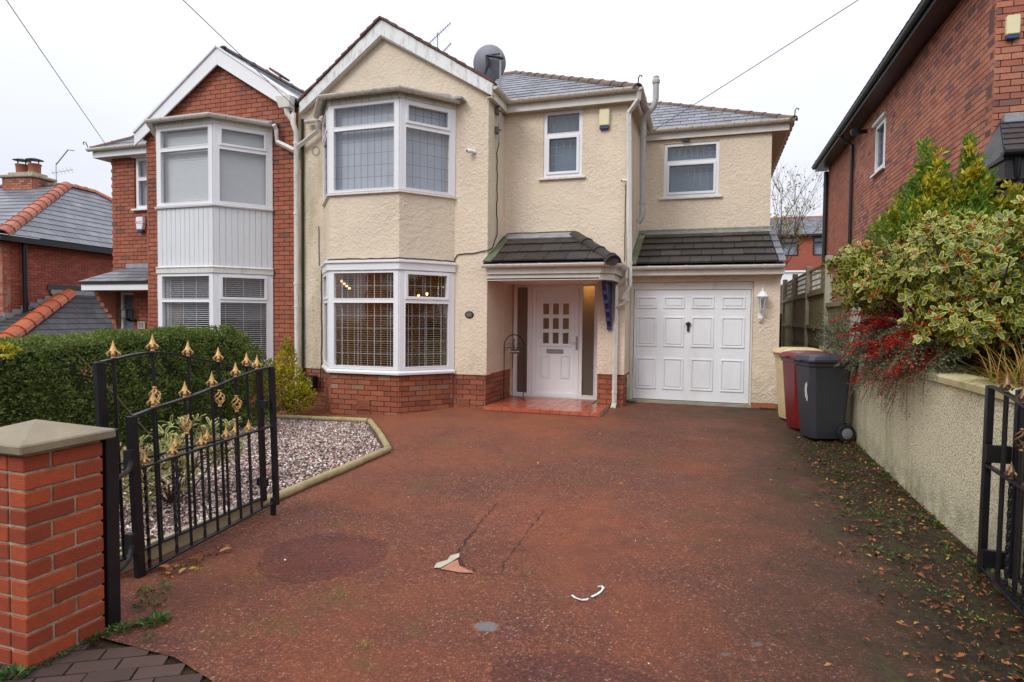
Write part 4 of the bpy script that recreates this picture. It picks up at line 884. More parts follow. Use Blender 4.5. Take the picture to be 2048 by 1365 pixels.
f_ = pipe(H, [(-1.24, 10.9, 1.68), (-1.19, 10.9, 1.76)]+fl, .05, 'flue_grey', name='soil_stack')
mb = MB(); mb.lathe((-.97, 10.80, 4.0), [(.062, 0), (.066, .03), (.062, .06), (.045, .09), (.05, .11), (.03, .13)], 10); mb.build('cowl', 'flue_grey', f_)
# meter box and plaques
mb = MB(); mb.box(-6.88, -6.70, 9.27, 9.40, -1.27, -1.06); mb.build('vent_box', 'black_plastic', H)
# porch step of quarry tiles
S_ = thing('doorstep', (-2.5, 10., -1.45), 'low doorstep of red quarry tiles below the white front door', 'doorstep')
mb = MB(); mb.box(-3.45, -1.57, 9.24, 10.8, -1.6, -1.437); mb.build('step_base', 'concrete', S_)
nx_, ny_ = 12, 8
for i in range(nx_):
    for j in range(ny_):
        x0 = -3.455+i*1.885/nx_; y0 = 9.22+j*1.5/ny_; mb = MB()
        if y0 > 10.15 and x0 > -1.95: continue
        mb.box(x0+.003, x0+1.885/nx_-.003, y0+.003, y0+1.5/ny_-.003, -1.436, -1.418+random.uniform(-.001, .001), random.random()); mb.build('tile', 'quarry_tile', S_)
mb = MB()
for i in range(nx_): x0 = -3.455+i*1.885/nx_; mb.box(x0+.003, x0+1.885/nx_-.003, 9.212, 9.222, -1.475, -1.42)
mb.build('tile_nosing', 'quarry_tile', S_)
# welcome stand
wf = Fr((-3.42, 10.15, -1.415), (.33, .12, 0)); T_ = thing('welcome_stand', (-3.3, 10.2, -1.415), 'thin black wrought iron arch stand with an oval sign beside the front door', 'garden ornament')
mb = MB(); pts = [wf.P(0, .0), wf.P(0, .93)]+[wf.P(.17-.17*math.cos(t), .93+.20*math.sin(t)) for t in np.linspace(.2, 2.94, 12)]+[wf.P(.34, .93), wf.P(.34, 0)]
mb.tube(pts, .009, 6); mb.tube([wf.P(0, .90), wf.P(.34, .90)], .007, 6); mb.tube([wf.P(0, .04), wf.P(.34, .04)], .006, 6); mb.build('frame', 'black_paint', T_)
mb = MB(); mb.tube([wf.P(.17, .90), wf.P(.17, 1.06)], [.011, .005], 6); mb.lathe(wf.P(.17, 1.02), [(.003, 0), (.014, .015), (.003, .04)], 8); mb.build('finial', 'black_paint', T_)
for sgn in (-1, 1):
    mb = MB(); t = np.linspace(0, 5.0, 18); mb.tube([wf.P(.17+sgn*(.075+.05*(1-q/6)*math.cos(q)), .945+.045*(1-q/6)*math.sin(q)) for q in t], .0035, 5); mb.tube([wf.P(.17+sgn*(.13+.03*(1-q/6)*math.cos(q)), .85+.03*(1-q/6)*math.sin(q)) for q in t], .003, 5); mb.build('scroll', 'black_paint', T_)
for u in (0, .34):
    mb = MB()
    for sg in (-1, 1): mb.tube([wf.P(u, .05), wf.P(u, .04, sg*.06), wf.P(u, 0.0, sg*.13)], .007, 5)
    mb.build('foot', 'black_paint', T_)
mb = MB(); c0 = wf.P(.17, .84, .015)
pl_ = [(.075*math.cos(t), .042*math.sin(t)) for t in np.linspace(0, 2*math.pi, 20)[:-1]]; mb.prism(Fr(c0, wf.U), pl_, -.005, .005); sg_ = mb.build('sign', 'black_plastic', T_)
def text(parent, s, fr, u, v, w_, size, mat, name='lettering', align='CENTER', ext=.0008, sx=1.):
    cu = bpy.data.curves.new(name, 'FONT'); cu.body = s; cu.size = size; cu.align_x = align; cu.align_y = 'CENTER'; cu.extrude = ext
    o = bpy.data.objects.new(name, cu); dg = bpy.context.evaluated_depsgraph_get(); me = bpy.data.meshes.new_from_object(o); bpy.data.objects.remove(o)
    me.materials.clear(); me.materials.append(M[mat]); q = link_inst(name, me, parent, fr, u, v, w_, (sx, 1, 1)); return q
text(sg_, 'Welcome', Fr(c0, wf.U), 0, 0, .0065, .046, 'print_white')
# oval number plaque, alarm box, cameras, lantern
Nf = Fr((-3.775, 9.4, .051), (1, 0, 0))
PQ = thing('number_plaque', (-3.775, 9.39, .05), 'small dark oval plaque on the cream wall right of the lower bay window', 'plaque')
ov = lambda a, b: [(a*math.cos(t), b*math.sin(t)) for t in np.linspace(0, 2*math.pi, 25)[:-1]]
mb = MB(); mb.prism(Nf, ov(.078, .06), 0, .012); mb.build('plate', 'black_paint', PQ, bevel=.003)
mb = MB(); mb.prism(Nf, ov(.055, .04), .012, .015); mb.build('face', 'render_grey', PQ)
def bell_box(x, y, z, w_, h, d, label, m1='alarm_cream', m2='alarm_blue', taper=.0):
    t = thing('alarm_box', (x, y, z), label, 'alarm box'); f = Fr((x, y, z), (1, 0, 0))
    mb = MB(); mb.prism(f, [(-w_/2+taper, -h/2+.0), (w_/2-taper, -h/2), (w_/2, h*.1), (w_/2-taper*.6, h/2), (-w_/2+taper*.6, h/2), (-w_/2, h*.1)], 0, d); mb.build('cover', m1, t, bevel=.012)
    mb = MB(); mb.prism(f, [(-w_/2+taper+.006, -h/2-.055), (w_/2-taper-.006, -h/2-.055), (w_/2-taper-.001, -h/2-.001), (-w_/2+taper+.001, -h/2-.001)], .005, d-.01); mb.build('strobe_lens', m2, t, bevel=.01); return t
bell_box(-1.73, 10.2, 3.30, .175, .27, .07, 'cream alarm box with dark blue base beside the small upper window above the porch', taper=.006)
def cctv(x, y, z, label, sgn, r=.035):
    t = thing('security_camera', (x, y, z), label, 'camera')
    mb = MB(); mb.lathe((x+.06*sgn, y, z), [(.035, 0), (.035, .02), (.02, .04)], 12, (0, -1, 0)); mb.tube([(x+.06*sgn, y-.03, z), (x+.03*sgn, y-.06, z)], .014, 6); mb.build('mount', 'alarm_white', t, smooth=True)
    mb = MB(); mb.lathe((x+.02*sgn, y-.07, z), [(r*.5, -.03), (r, -.02), (r, .05), (r*.85, .065)], 14, (-.6*sgn, -.75, -.1)); mb.build('body', 'alarm_white', t, smooth=True)
    mb = MB(); dv = Vector((-.6*sgn, -.75, -.1)).normalized(); mb.lathe(Vector((x+.02*sgn, y-.07, z))+dv*.06, [(r*.6, 0), (r*.6, .008)], 12, dv); mb.build('lens', 'black_plastic', t)
cctv(-3.77, 9.4, 2.69, 'white bullet camera between the upper bay window and the satellite pole', 1)
cctv(-1.40, 10.2, 2.25, 'small white camera at the wall corner left of the tall downpipe', 1, .024)
LN = thing('wall_lantern', (.765, 10.78, .2), 'white carriage lantern on the cream wall right of the garage door', 'wall lamp'); lx, ly = .78, 10.66
mb = MB(); mb.lathe((lx, ly, .185), [(.045, 0), (.058, .02), (.078, .19), (.082, .2)], 6); mb.build('glass_body', 'glass_grey', LN)
mb = MB()
for k in range(6):
    t = math.pi/3*k; mb.tube([(lx+.045*math.cos(t), ly+.045*math.sin(t), .185), (lx+.08*math.cos(t), ly+.08*math.sin(t), .385)], .005, 4)
mb.lathe((lx, ly, .385), [(.098, 0), (.098, .012), (.06, .06), (.03, .09), (.012, .10), (.012, .12), (.005, .15)], 12); mb.lathe((lx, ly, .16), [(.015, 0), (.04, .012), (.05, .028)], 12); mb.build('cage', 'alarm_white', LN)
mb = MB(); mb.lathe((lx-.01, 10.79, .08), [(.05, 0), (.05, .015)], 12, (0, -1, 0)); mb.tube([(lx-.015, 10.78, .13), (lx-.02, 10.72, .16), (lx-.005, 10.68, .17)], .018, 8); mb.tube([(lx-.015, 10.78, -.01), (lx-.015, 10.77, .13)], .03, 8); mb.lathe((lx-.015, 10.745, .04), [(.03, -.03), (.036, 0), (.02, .02)], 10, (0, -1, -.3)); mb.build('arm', 'alarm_white', LN, smooth=True)
# satellite dish on a pole
SD = thing('satellite_dish', (-3.42, 9.8, 4.3), 'large round grey satellite dish seen from behind on a pole by the gable', 'satellite dish')
dc = Vector((-3.64, 9.82, 4.27)); dn_ = Vector((-.25, -.1, .22)); dn_ = Vector((-.05, .95, .30)).normalized()
a_ = dn_.orthogonal().normalized(); prof = []
mb = MB(); nseg = 32; rim = .288; V_ = []; 
for j, q in enumerate([0.02, .25, .5, .75, .93, 1.0]):
    for k in range(nseg):
        t = 2*math.pi*k/nseg; e1 = a_*math.cos(t)+dn_.cross(a_)*math.sin(t); V_.append(dc+e1*rim*q+dn_*(.075*q*q))
Fs = [(j*nseg+k, j*nseg+(k+1) % nseg, (j+1)*nseg+(k+1) % nseg, (j+1)*nseg+k) for j in range(5) for k in range(nseg)]+[tuple(range(nseg))]
mb.add(V_, Fs); o = mb.build('dish', 'dish_grey', SD, smooth=True); so_ = o.modifiers.new('thick', 'SOLIDIFY'); so_.thickness = .006
mb = MB(); mb.tube([(-3.40, 9.72, 2.9), (-3.40, 9.76, 4.40)], .017, 8); mb.build('pole', 'galv', SD, smooth=True)
mb = MB()
mb.tube([(-3.40, 9.74, 4.30), (-3.60, 9.72, 4.34)], .02, 6); mb.tube([(-3.40, 9.74, 4.36), (-3.66, 9.74, 4.36)], .012, 6); mb.tube([(-3.64, 9.76, 4.36), (-3.62, 9.74, 4.20), (-3.66, 9.72, 4.05)], [.028, .03, .016], 6); mb.tube([(-3.34, 9.74, 4.28), (-3.44, 9.74, 4.30)], .022, 6)
mb.tube([dc, (-3.62, 9.74, 4.22)], .03, 6); mb.build('bracket_arm', 'black_plastic', SD)
for z in (3.42, 3.11): mb = MB(); mb.box(-3.47, -3.40, 9.68, 9.78, z-.05, z+.05); mb.tube([(-3.42, 9.70, z), (-3.36, 9.72, z)], .014, 6); mb.build('wall_bracket', 'render_grey', SD)
# cables on the wall
def cable(name, pts, r, mat, label): mb = MB(); mb.tube(pts, r, 5); return tag(mb.build(name, mat, smooth=True), label, 'cable')
def wob(P, amp=.008, st=.12):
    out_ = []
    for a, b in zip(P[:-1], P[1:]):
        a, b = Vector(a), Vector(b); n = max(1, int((b-a).length/st))
        for i in range(n): out_.append(a.lerp(b, i/n)+Vector((random.uniform(-amp, amp), 0, random.uniform(-amp, amp))))
    out_.append(Vector(P[-1])); return out_
cable('aerial_cable', wob([(-3.40, 9.72, 2.9), (-3.452, 9.78, 2.75), (-3.452, 9.80, 1.4), (-3.452, 9.6, 1.16), (-3.452, 9.38, 1.10), (-3.7, 9.385, 1.06), (-4.0, 9.385, 1.04), (-4.04, 9.385, .95)]+[p+ZV*.925 for p in reversed(offs(BP, .012))]+[(-6.60, 9.385, .82), (-6.61, 9.385, -.9), (-6.62, 9.37, -1.3)]), .009, 'cable_black', 'black cable down from the satellite pole and along the top of the lower bay')
cable('wall_cable', wob([(-6.66, 9.388, 1.6), (-6.65, 9.388, .9)], .004), .006, 'cable_black', 'short dark cable on the cream wall left of the bay')
cable('porch_cable', wob([(-3.45, 9.9, 1.28), (-3.40, 10.19, 1.47), (-2.2, 10.19, 1.47), (-1.9, 10.19, 1.25), (-1.42, 10.19, .95)], .004), .007, 'cable_black', 'black cable following the top edge of the porch canopy')
cable('corner_cable', wob([(-1.37, 10.19, 2.2), (-1.37, 10.19, .95)], .004), .006, 'cable_black', 'thin cable down the wall corner below the small camera')
t_ = np.linspace(0, 6.2, 16); cable('cable_loop', [Vector((-6.72+.075*math.cos(q), 9.385, 2.93+.075*math.sin(q))) for q in t_], .005, 'cable_grey', 'small loop of grey cable on the stained wall left of the upper bay')
# lights seen inside
CH = thing('chandelier', (-5.25, 10.6, .5), 'lit chandelier with small warm bulbs behind the upper light of the lower bay', 'chandelier')
for i, (x, z) in enumerate(((-4.98, .43), (-4.66, .56), (-4.60, .55), (-4.58, .40), (-4.72, .30), (-5.2, .40))):
    mb = MB(); mb.lathe((x, 10.3+.05*(i % 3), z), [(.008, -.03), (.022, -.012), (.026, 0), (.018, .022), (.004, .036)], 8); mb.build('bulb', 'bulb', CH, smooth=True)
mb = MB(); mb.tube([(-4.8, 10.38, 1.0), (-4.8, 10.38, .42)], .008, 5)
for x in (-4.98, -4.66, -4.60, -4.58, -4.72, -5.2): mb.tube([(-4.8, 10.38, .35), ((x-4.8)/2, 10.38, .28), (x, 10.38, .36)], .006, 5)
mb.build('arms', 'black_paint', CH)
WL = thing('wall_light', (-6.0, 13.0, .7), 'small warm wall light behind the upper left pane of the lower bay', 'wall lamp')
for i in range(4): mb = MB(); mb.lathe((-6.56+i*.055, 9.95, .66-.045*i), [(.01, -.02), (.025, 0), (.01, .02)], 8); mb.build('bulb', 'bulb', WL)
mb = MB(); mb.box(-6.56, -6.36, 9.99, 10.02, .48, .70); mb.build('back_plate', 'black_paint', WL)
pl0 = bpy.data.lights.new('lounge_lamp', 'POINT'); pl0.energy = 20; pl0.color = (1, .62, .3); pl0.shadow_soft_size = .12; po = bpy.data.objects.new('lounge_lamp', pl0); col.objects.link(po); po.location = (-4.9, 11.0, .55)
HL = thing('hall_light', (-2.06, 11.05, .5), 'orange hall light glowing at the top of the right side window', 'ceiling lamp')
mb = MB(); mb.lathe((-2.06, 11.02, .50), [(.10, 0), (.13, .05), (.10, .12)], 12); mb.build('shade', 'hall_lamp', HL)
ph = bpy.data.lights.new('hall_lamp', 'POINT'); ph.energy = 2.2; ph.color = (1, .6, .3); ph.shadow_soft_size = .1; po = bpy.data.objects.new('hall_lamp', ph); col.objects.link(po); po.location = (-2.6, 11.6, .4)

# ============================================================= ATTACHED BRICK HOUSE (left)
B_ = thing('brick_house', (-9, 9.4, -1.6), 'attached red brick house with white clad double bay and white bargeboards', 'house')
mb = MB(); mb.wall(fX(0, 9.4), -10.64, -7.095, -1.75, 3.45, [(-9.85, -7.95, -1.0, .75), (-9.9, -7.9, 2.0, 3.3)], w1=-.035); mb.prism(fX(0, 9.4), [(-10.64, 3.45), (-7.095, 3.45), (-7.095, 3.7), (-8.82, 4.78), (-10.64, 3.5)], -.2, -.035)
gw = mb.build('gable_wall', 'mortar_dark', B_)
mb = MB(); mb.wall(fX(0, 10.2), -12.55, -10.64, -1.75, 3.45, [(-11.85, -11.2, 2.27, 3.36), (-12.42, -11.98, -2, .50)], w1=-.035); mb.wall(fY(-10.64, 9.4), .2, .8, -1.75, 3.45, w1=-.0); mb.build('wing_wall', 'mortar_dark', B_)
mb = MB(); mb.box(-12.55, -7.1, 16.8, 17, -1.7, 3.4); mb.box(-12.55, -12.35, 10.45, 16.8, -1.7, 3.4); mb.build('rear_wall', 'mortar_dark', B_)
def iv_gable(v):
    if v < 3.42: return [(-10.64, -10.0), (-7.85, -7.10)]
    lo = -10.64+max(0, (v-3.50)*1.93/1.28); hi = -7.10-max(0, (v-3.62)*1.72/1.16)
    return [(lo+.0, hi)] if hi-lo > .1 else []
def iv_wing(v):
    o = [(-12.55, -10.65)]
    if v < .50: return [(-12.55, -12.44), (-11.96, -10.65)]
    if 2.23 < v < 3.42: return [(-12.55, -11.88), (-11.17, -10.65)]
    return o
brickwork(gw, [(off(fX(0, 9.4), .005), -1.7, 4.72, iv_gable, 0), (off(fX(0, 10.2), .005), -1.7, 3.42, iv_wing, .2)], 'brick_red', 300, course=.082, length=.235)
BL = [Vector(p) for p in ((-10.15, 9.4, 0), (-9.52, 8.65, 0), (-8.28, 8.65, 0), (-7.65, 9.4, 0))]
bay_windows(B_, BL, 1.95, 1.38, None, None, None, None, 'blind_white', (.05, .95, 1.02, 1.32), 'slats')
bay_windows(B_, BL, -.86, 1.60, None, None, None, None, 'blind_white', (.055, 1.09, 1.15, 1.55), None)
mb = MB(); mb.sweep(BL, [(-.05, -1.8), (-.05, -.93), (-.2, -.93), (-.2, -1.8)]); plb = mb.build('bay_plinth', 'mortar_dark', B_)
brickwork(plb, [(off(f_, .02), -1.76, -.93, full(0, L_), .1) for f_, L_ in facets(BL)], 'brick_red', 60)
mb = MB(); mb.sweep(BL, [(.0, .84), (.0, 1.92), (-.15, 1.92), (-.15, .84)]); cl_ = mb.build('bay_panel', 'cladding', B_)
for fr, L in facets(BL):
    n = int(round(L/.1)); wd = L/n
    for i in range(n): mb = MB(); mb.boxf(fr, i*wd+.003, (i+1)*wd-.003, .85, 1.91, .001, .014); mb.build('cladding_board', 'cladding', cl_, bevel=.003)
mb = MB(); mb.sweep(BL, [(.05, 1.90), (.06, 1.925), (0, 1.95), (-.1, 1.95), (-.1, 1.90)]); mb.build('upper_bay_sill', 'upvc', B_)
mb = MB(); mb.sweep(BL, [(.04, .745), (.04, .84), (.06, .845), (.0, .875), (-.05, .875), (-.05, .745)]); mb.build('bay_head_board', 'gutter_white', B_)
mb = MB(); mb.sweep(BL, [(.05, -.92), (.055, -.88), (0, -.86), (-.1, -.86), (-.1, -.92)]); mb.build('bay_sill', 'upvc', B_)
mb = MB(); mb.sweep(BL, [(.03, 3.32), (.03, 3.42), (-.1, 3.42), (-.1, 3.32)]); mb.build('bay_fascia', 'gutter_white', B_)
mb = MB(); E2 = offs(BL, .10); top = [Vector((-10.05, 9.4, 3.56)), Vector((-9.35, 9.4, 3.58)), Vector((-8.45, 9.4, 3.58)), Vector((-7.75, 9.4, 3.56))]
for i in range(3): mb.add([E2[i]+ZV*3.43, E2[i+1]+ZV*3.43, top[i+1], top[i]], [(0, 1, 2, 3)])
mb.boxf(fX(0, 9.4), -7.78, -7.5, 3.44, 3.47, 0, .2); mb.build('bay_roof', 'lead', B_)
gutter(B_, [p+ZV*3.45 for p in offs(BL, .135)], 'gutter_white', .056, .5)
pipe(B_, [(-7.47, 9.22, 3.40), (-7.47, 9.28, 3.34), (-7.47, 9.30, 3.12), (-7.10, 9.30, 2.94)], .036, 'gutter_white', square=True)
gable_roof(B_, (-10.80, 3.52), (-8.78, 4.93), (-7.10, 3.83), 9.28, 15., 'upvc', th=.30, vergemat='upvc', steps=1)
# slates of the slope that faces right
p0, p1 = Vector((-7.05, 9.3, 3.79)), Vector((-8.78, 9.3, 4.965)); vv = (p1-p0); Ls = vv.length
fr = Fr(p0, (0, 1, 0), vv); covering(B_, fr, Ls, lambda s: (0.0, 5.6), 'slate', .24, .28, .010, 80)
for i in range(7): mb = MB(); q = p0+vv*(i/7.)+ZV*.03; q2 = p0+vv*((i+1.1)/7.)+ZV*.02; mb.add([q, q2, q2+Vector((0, 5.6, 0)), q+Vector((0, 5.6, 0)), q+ZV*.03, q2+ZV*.03], [(0, 1, 2, 3), (0, 1, 5, 4)]); 
ridge(B_, (-8.78, 9.45, 4.99), (-8.78, 14.8, 4.99), 14, .1, 'ridge_brown')
for i in range(5): mb = MB(); y = 10.2+i*.9; q = Vector((-8.3+i*.24, y, 4.76-i*.165)); mb.boxf(Fr(q, (0, 1, 0), vv), 0, .3, -.18, .12, .03, .07); mb.build('raised_tile', 'verge_red', B_)
# left wing roof
fr, c, s_ = slope(9.98, 3.56, -12.85, 32); mb = MB(); mb.face([(-12.85, 9.98, 3.55), (-10.7, 9.98, 3.55), (-10.0, 12.5, 3.55+2.52*math.tan(R(32))), (-10.33, 12.5, 3.55+2.52*math.tan(R(32)))]); mb.face([(-12.85, 9.98, 3.55), (-10.33, 12.5, 5.12), (-10.33, 16.9, 5.12), (-12.85, 16.9, 3.55)])
rl = mb.build('wing_roof', 'slate_dark', B_); covering(rl, fr, 2.6, lambda s: (s*c*.98, 2.3), 'slate', .26, .28, .008, 30); ridge(rl, (-12.83, 9.98, 3.60), (-10.33, 12.5, 5.17), 9, .085, 'ridge_brown')
mb = MB(); mb.tube([(-12.9, 9.96, 3.6), (-12.93, 9.94, 3.70), (-12.98, 9.93, 3.72), (-13.0, 9.93, 3.69), (-12.97, 9.93, 3.66)], .010, 6); mb.build('hip_iron', 'black_paint', rl)
gutter(B_, [(-12.88, 16, 3.56), (-12.88, 9.94, 3.56), (-10.78, 9.94, 3.56)][1:], 'gutter_white', .056, .8)
mb = MB(); mb.box(-12.82, -10.77, 10.0, 10.03, 3.38, 3.53); mb.box(-12.82, -12.79, 10.03, 16, 3.38, 3.53); mb.box(-12.79, -10.77, 10.03, 10.2, 3.385, 3.40); mb.box(-12.79, -12.55, 10.2, 16, 3.385, 3.40); mb.build('wing_fascia', 'upvc', B_)
fr = Fr((-11.85, 10.2, 2.27), (1, 0, 0)); f_ = window(B_, fr, .65, 1.09, [(.07, .58, .07, .60, False, None), (.07, .58, .68, 1.03, False, None)], wback=-.09, sill=(.07, .04, .06)); mb = MB(); mb.wall(fr, .02, .63, .02, 1.07, w0=-.16, w1=-.15); mb.build('blind', 'curtain_pale', f_); mb = MB(); mb.boxf(fr, -.06, .66, 1.09, 1.17, -.05, .05); mb.build('window_head', 'upvc', B_, bevel=.006)
# porch of the brick house
fr, c, s_ = slope(9.5, .67, -12.65, 27); mb = MB(); P = fr.P; mb.add([P(0, 0), P(1.88, 0), P(1.88, .75), P(.55, .75), P(0, 0, -.05), P(1.88, 0, -.05)], [(0, 1, 2, 3), (0, 4, 5, 1)]); cn = mb.build('porch_canopy', 'slate_dark', B_)
covering(cn, fr, .72, lambda s: (s*.75, 1.87), 'slate', .17, .26, .008, 40, name='slate'); mb = MB(); mb.boxf(fX(0, 10.2), -12.1, -10.78, 1.0, 1.10, 0, .04); mb.build('flashing', 'lead', cn)
mb = MB(); mb.box(-12.62, -10.79, 9.55, 9.58, .50, .63); mb.box(-12.62, -12.59, 9.58, 10.2, .5, .63); mb.box(-12.6, -10.79, 9.58, 10.7, .505, .52); mb.build('canopy_fascia', 'upvc', cn)
dfr_ = Fr((-12.42, 10.32, -1.6), (1, 0, 0)); mb = MB(); mb.wall(dfr_, 0, .44, 0, 2.09, [(.055, .385, .05, 2.03)], -.04, .03); mb.build('door_frame', 'upvc', B_, bevel=.005)
mb = MB(); mb.wall(dfr_, .05, .39, .05, 2.04, w0=-.03, w1=-.01); mb.build('door', 'door_grey', B_)
mb = MB(); mb.box(-12.45, -11.93, 10.02, 10.16, -.53, -.44); mb.build('porch_rail', 'upvc', B_)
mb = MB(); fb = Fr((-12.48, 10.19, 0), (0, -1, 0)); prof = [(0, .5), (.42, .5), (.42, .42)]
for k in range(5): prof += [(.38-k*.085, .38-k*.12), (.36-k*.085, .29-k*.12)]
prof += [(0, -.22)]; mb.prism(fb, prof, -.05, .05); mb.build('corbel', 'brick_brown', B_)
LP = thing('wall_lantern', (-12.2, 10.75, 0), 'small black box lantern above the number plaque by the left house door', 'wall lamp')
lf = Fr((-11.98, 10.06, -.08), (1, 0, 0)); mb = MB()
for u in (-.08, .08):
    for q in (-.08, .08): mb.boxf(lf, u-.008, u+.008, 0, .17, q-.008, q+.008)
mb.boxf(lf, -.09, .09, -.02, 0, -.09, .09); mb.boxf(lf, -.09, .09, .17, .19, -.09, .09); mb.tube([lf.P(0, -.02), lf.P(.06, -.06, -.05), lf.P(.10, -.04, -.15)], .03, 6); mb.build('cage', 'black_paint', LP)
mb = MB(); mb.boxf(lf, -.07, .07, .005, .165, -.07, .07); mb.build('glass_body', 'glass_grey', LP)
NP = thing('number_plaque', (-12.4, 10.8, -.24), 'pale stone plaque with the number 33 by the left house door', 'plaque'); nf = Fr((-11.71, 10.195, -.235), (1, 0, 0))
mb = MB(); mb.wall(nf, -.11, .11, -.085, .085, w0=0, w1=.02); pq = mb.build('plate', 'peel_white', NP, bevel=.015); text(pq, '33', nf, 0, 0, .022, .14, 'print_dark')
ab = bell_box(-11.66, 10.2, 1.95, .21, .27, .09, 'white alarm box with red lettering and dark base on the left brick house', 'alarm_white', 'alarm_blue', .03)
text(ab.children[0], 'ADC', Fr((-11.66, 10.2, 1.95), (1, 0, 0)), 0, .01, .0915, .085, 'print_red')

# ============================================================= BUNGALOW FAR LEFT
N_ = thing('brick_bungalow', (-18.6, 11.9, -3), 'low red brick house with grey slate hipped roof and red ridge tiles at far left', 'house')
W0 = Vector((-18.595, 11.863, 0)); d1 = Vector((-.146, .989, 0)).normalized(); nl = Vector((-d1.y, d1.x, 0)).normalized()
fw = Fr(W0, d1); fl_ = Fr(W0+nl*9, -nl)
mb = MB(); mb.wall(fw, 0, 11, -4, 2.05, w1=-.03); mb.wall(fl_, 0, 9, -4, 2.05, w1=-.03); nw_ = mb.build('wall', 'mortar_light', N_)
brickwork(nw_, [(fw, -1.3, 2.03, full(0, 7.5), 0), (fl_, -1.3, 2.03, full(7.6, 9), 0)], 'brick_far', 300, course=.078, length=.23, focus=(-18.8, 12.5, .8))
ze = 2.15; Ec = W0-d1*.3-nl*.3+ZV*ze; Ap_ = Ec+d1*5+nl*3+ZV*2.42; E2_ = Ec+d1*11
E3_ = Ec+nl*9.6
mb = MB(); mb.face([Ec, E2_, Ec+d1*6.2+nl*3+ZV*2.42, Ap_]); mb.face([E3_, Ec, Ap_, Ap_+nl*3.6]); mb.face([E2_, E2_+nl*9.6, Ap_+nl*3.6+d1*1.2, Ec+d1*6.2+nl*3+ZV*2.42]); mb.face([Ap_, Ec+d1*6.2+nl*3+ZV*2.42, Ap_+nl*3.6+d1*1.2, Ap_+nl*3.6]); nr = mb.build('roof', 'slate_dark', N_)
v1 = (Ap_-Ec); upd = (nl*3+ZV*2.42); fr = Fr(Ec, d1, upd); L1 = upd.length
covering(nr, fr, L1, lambda s: (5*s/L1, 11-4.8*s/L1), 'slate', .30, .42, .012, 150)
upd2 = (d1*5+ZV*2.42); L2 = upd2.length; fr = Fr(E3_, -nl, upd2); covering(nr, fr, L2, lambda s: (3*s/L2, 9.6-3*s/L2), 'slate', .42, .42, .012, 100)
ridge(nr, Ec, Ap_+ZV*.03, 13, .19, 'ridge_red'); ridge(nr, Ap_+ZV*.03, Ap_+nl*3.6+ZV*.03, 7, .14, 'ridge_brown'); ridge(nr, E2_, Ec+d1*6.2+nl*3+ZV*2.45, 10, .16, 'ridge_red'); ridge(nr, Ap_+ZV*.03, Ec+d1*6.2+nl*3+ZV*2.45, 3, .15, 'ridge_red')
mb = MB(); fg = Fr(W0+nl*0-fw.N*0, d1); mb.boxf(fw, -.3, 11, 1.98, 2.14, .02, .30); mb.boxf(fl_, 0, 9.3, 1.98, 2.14, .02, .28); mb.build('eaves', 'black_paint', N_)
pipe(N_, [W0+d1*.55+fw.N*.1+ZV*2.0, W0+d1*.55+fw.N*.1-ZV*.05], .06, 'black_paint', collars=3)
# chimney
cc = Ap_+nl*1.35+ZV*(-.1); cfr = Fr(cc+nl*.0, -nl); mb = MB(); mb.boxf(cfr, -.8, .45, -.5, .32, -.35, .45); ck = mb.build('chimney', 'mortar_dark', nr)
brickwork(nr, [(Fr(cc+cfr.N*.47, -nl), -.1, .30, full(-.8, .45), 0), (Fr(cc+cfr.U*.47+cfr.N*.45, d1), -.1, .30, full(0, .8), .5)], 'brick_brown', 0, course=.08, length=.23)
mb = MB(); mb.boxf(cfr, -.9, .55, .32, .42, -.45, .55); mb.boxf(cfr, -.7, .35, .42, .54, -.25, .35); mb.build('chimney_cap', 'concrete', nr, bevel=.02)
for u in (-.42, .12):
    mb = MB(); mb.lathe(cfr.P(u, .50, .05), [(.19, 0), (.18, .1), (.19, .32), (.215, .35), (.20, .38)], 14); mb.build('chimney_pot', 'clay_pot', nr, smooth=True)
    mb = MB(); mb.lathe(cfr.P(u, 1.02, .05), [(.28, 0), (.1, .06), (.02, .07)], 14)
    for k in range(4): t = k*math.pi/2; mb.tube([cfr.P(u+.16*math.cos(t), .86, .05+.16*math.sin(t)), cfr.P(u+.16*math.cos(t), 1.03, .05+.16*math.sin(t))], .02, 4)
    mb.build('chimney_cowl', 'black_paint', nr)
def aerial(name, base, top, booms, label, r=.014):
    t = thing(name, base, label, 'aerial'); mb = MB(); mb.tube([base, top], r, 6); mb.build('mast', 'galv', t)
    for a, b, n_, ln in booms:
        a, b = Vector(a), Vector(b); mb = MB(); mb.tube([a, b], r*.7, 5); d = (b-a).normalized(); sd_ = d.cross(ZV).normalized()
        for i in range(n_): p = a.lerp(b, (i+.5)/n_); mb.tube([p-(sd_*.5+ZV*.6)*ln*.5, p+(sd_*.5+ZV*.6)*ln*.5], r*.35, 4)
        mb.build('antenna', 'galv', t)
    return t
aerial('tv_aerial', (-6.05, 13., 4.9), (-6.05, 13., 6.47), [((-6.25, 13, 6.27), (-5.68, 12.9, 6.60), 10, .16), ((-6.0, 13, 5.95), (-5.67, 12.9, 6.15), 7, .12)], 'double rake television aerial above the ridge of the cream house')
aa = cfr.P(.95, 0, 0); aerial('tv_aerial', aa, aa+ZV*.9, [(aa+ZV*.55-cfr.U*.2, aa+ZV*.65+cfr.U*.7, 6, .3)], 'aerial behind the red hip of the far left roof').children[0]
mb = MB(); mb.tube([aa+ZV*.85, aa+ZV*1.35+cfr.U*.5, aa+ZV*1.32+cfr.U*.75], .02, 5); tag(mb.build('bent_pole', 'galv'), 'thin bent pole leaning from the far left chimney aerial', 'pole')
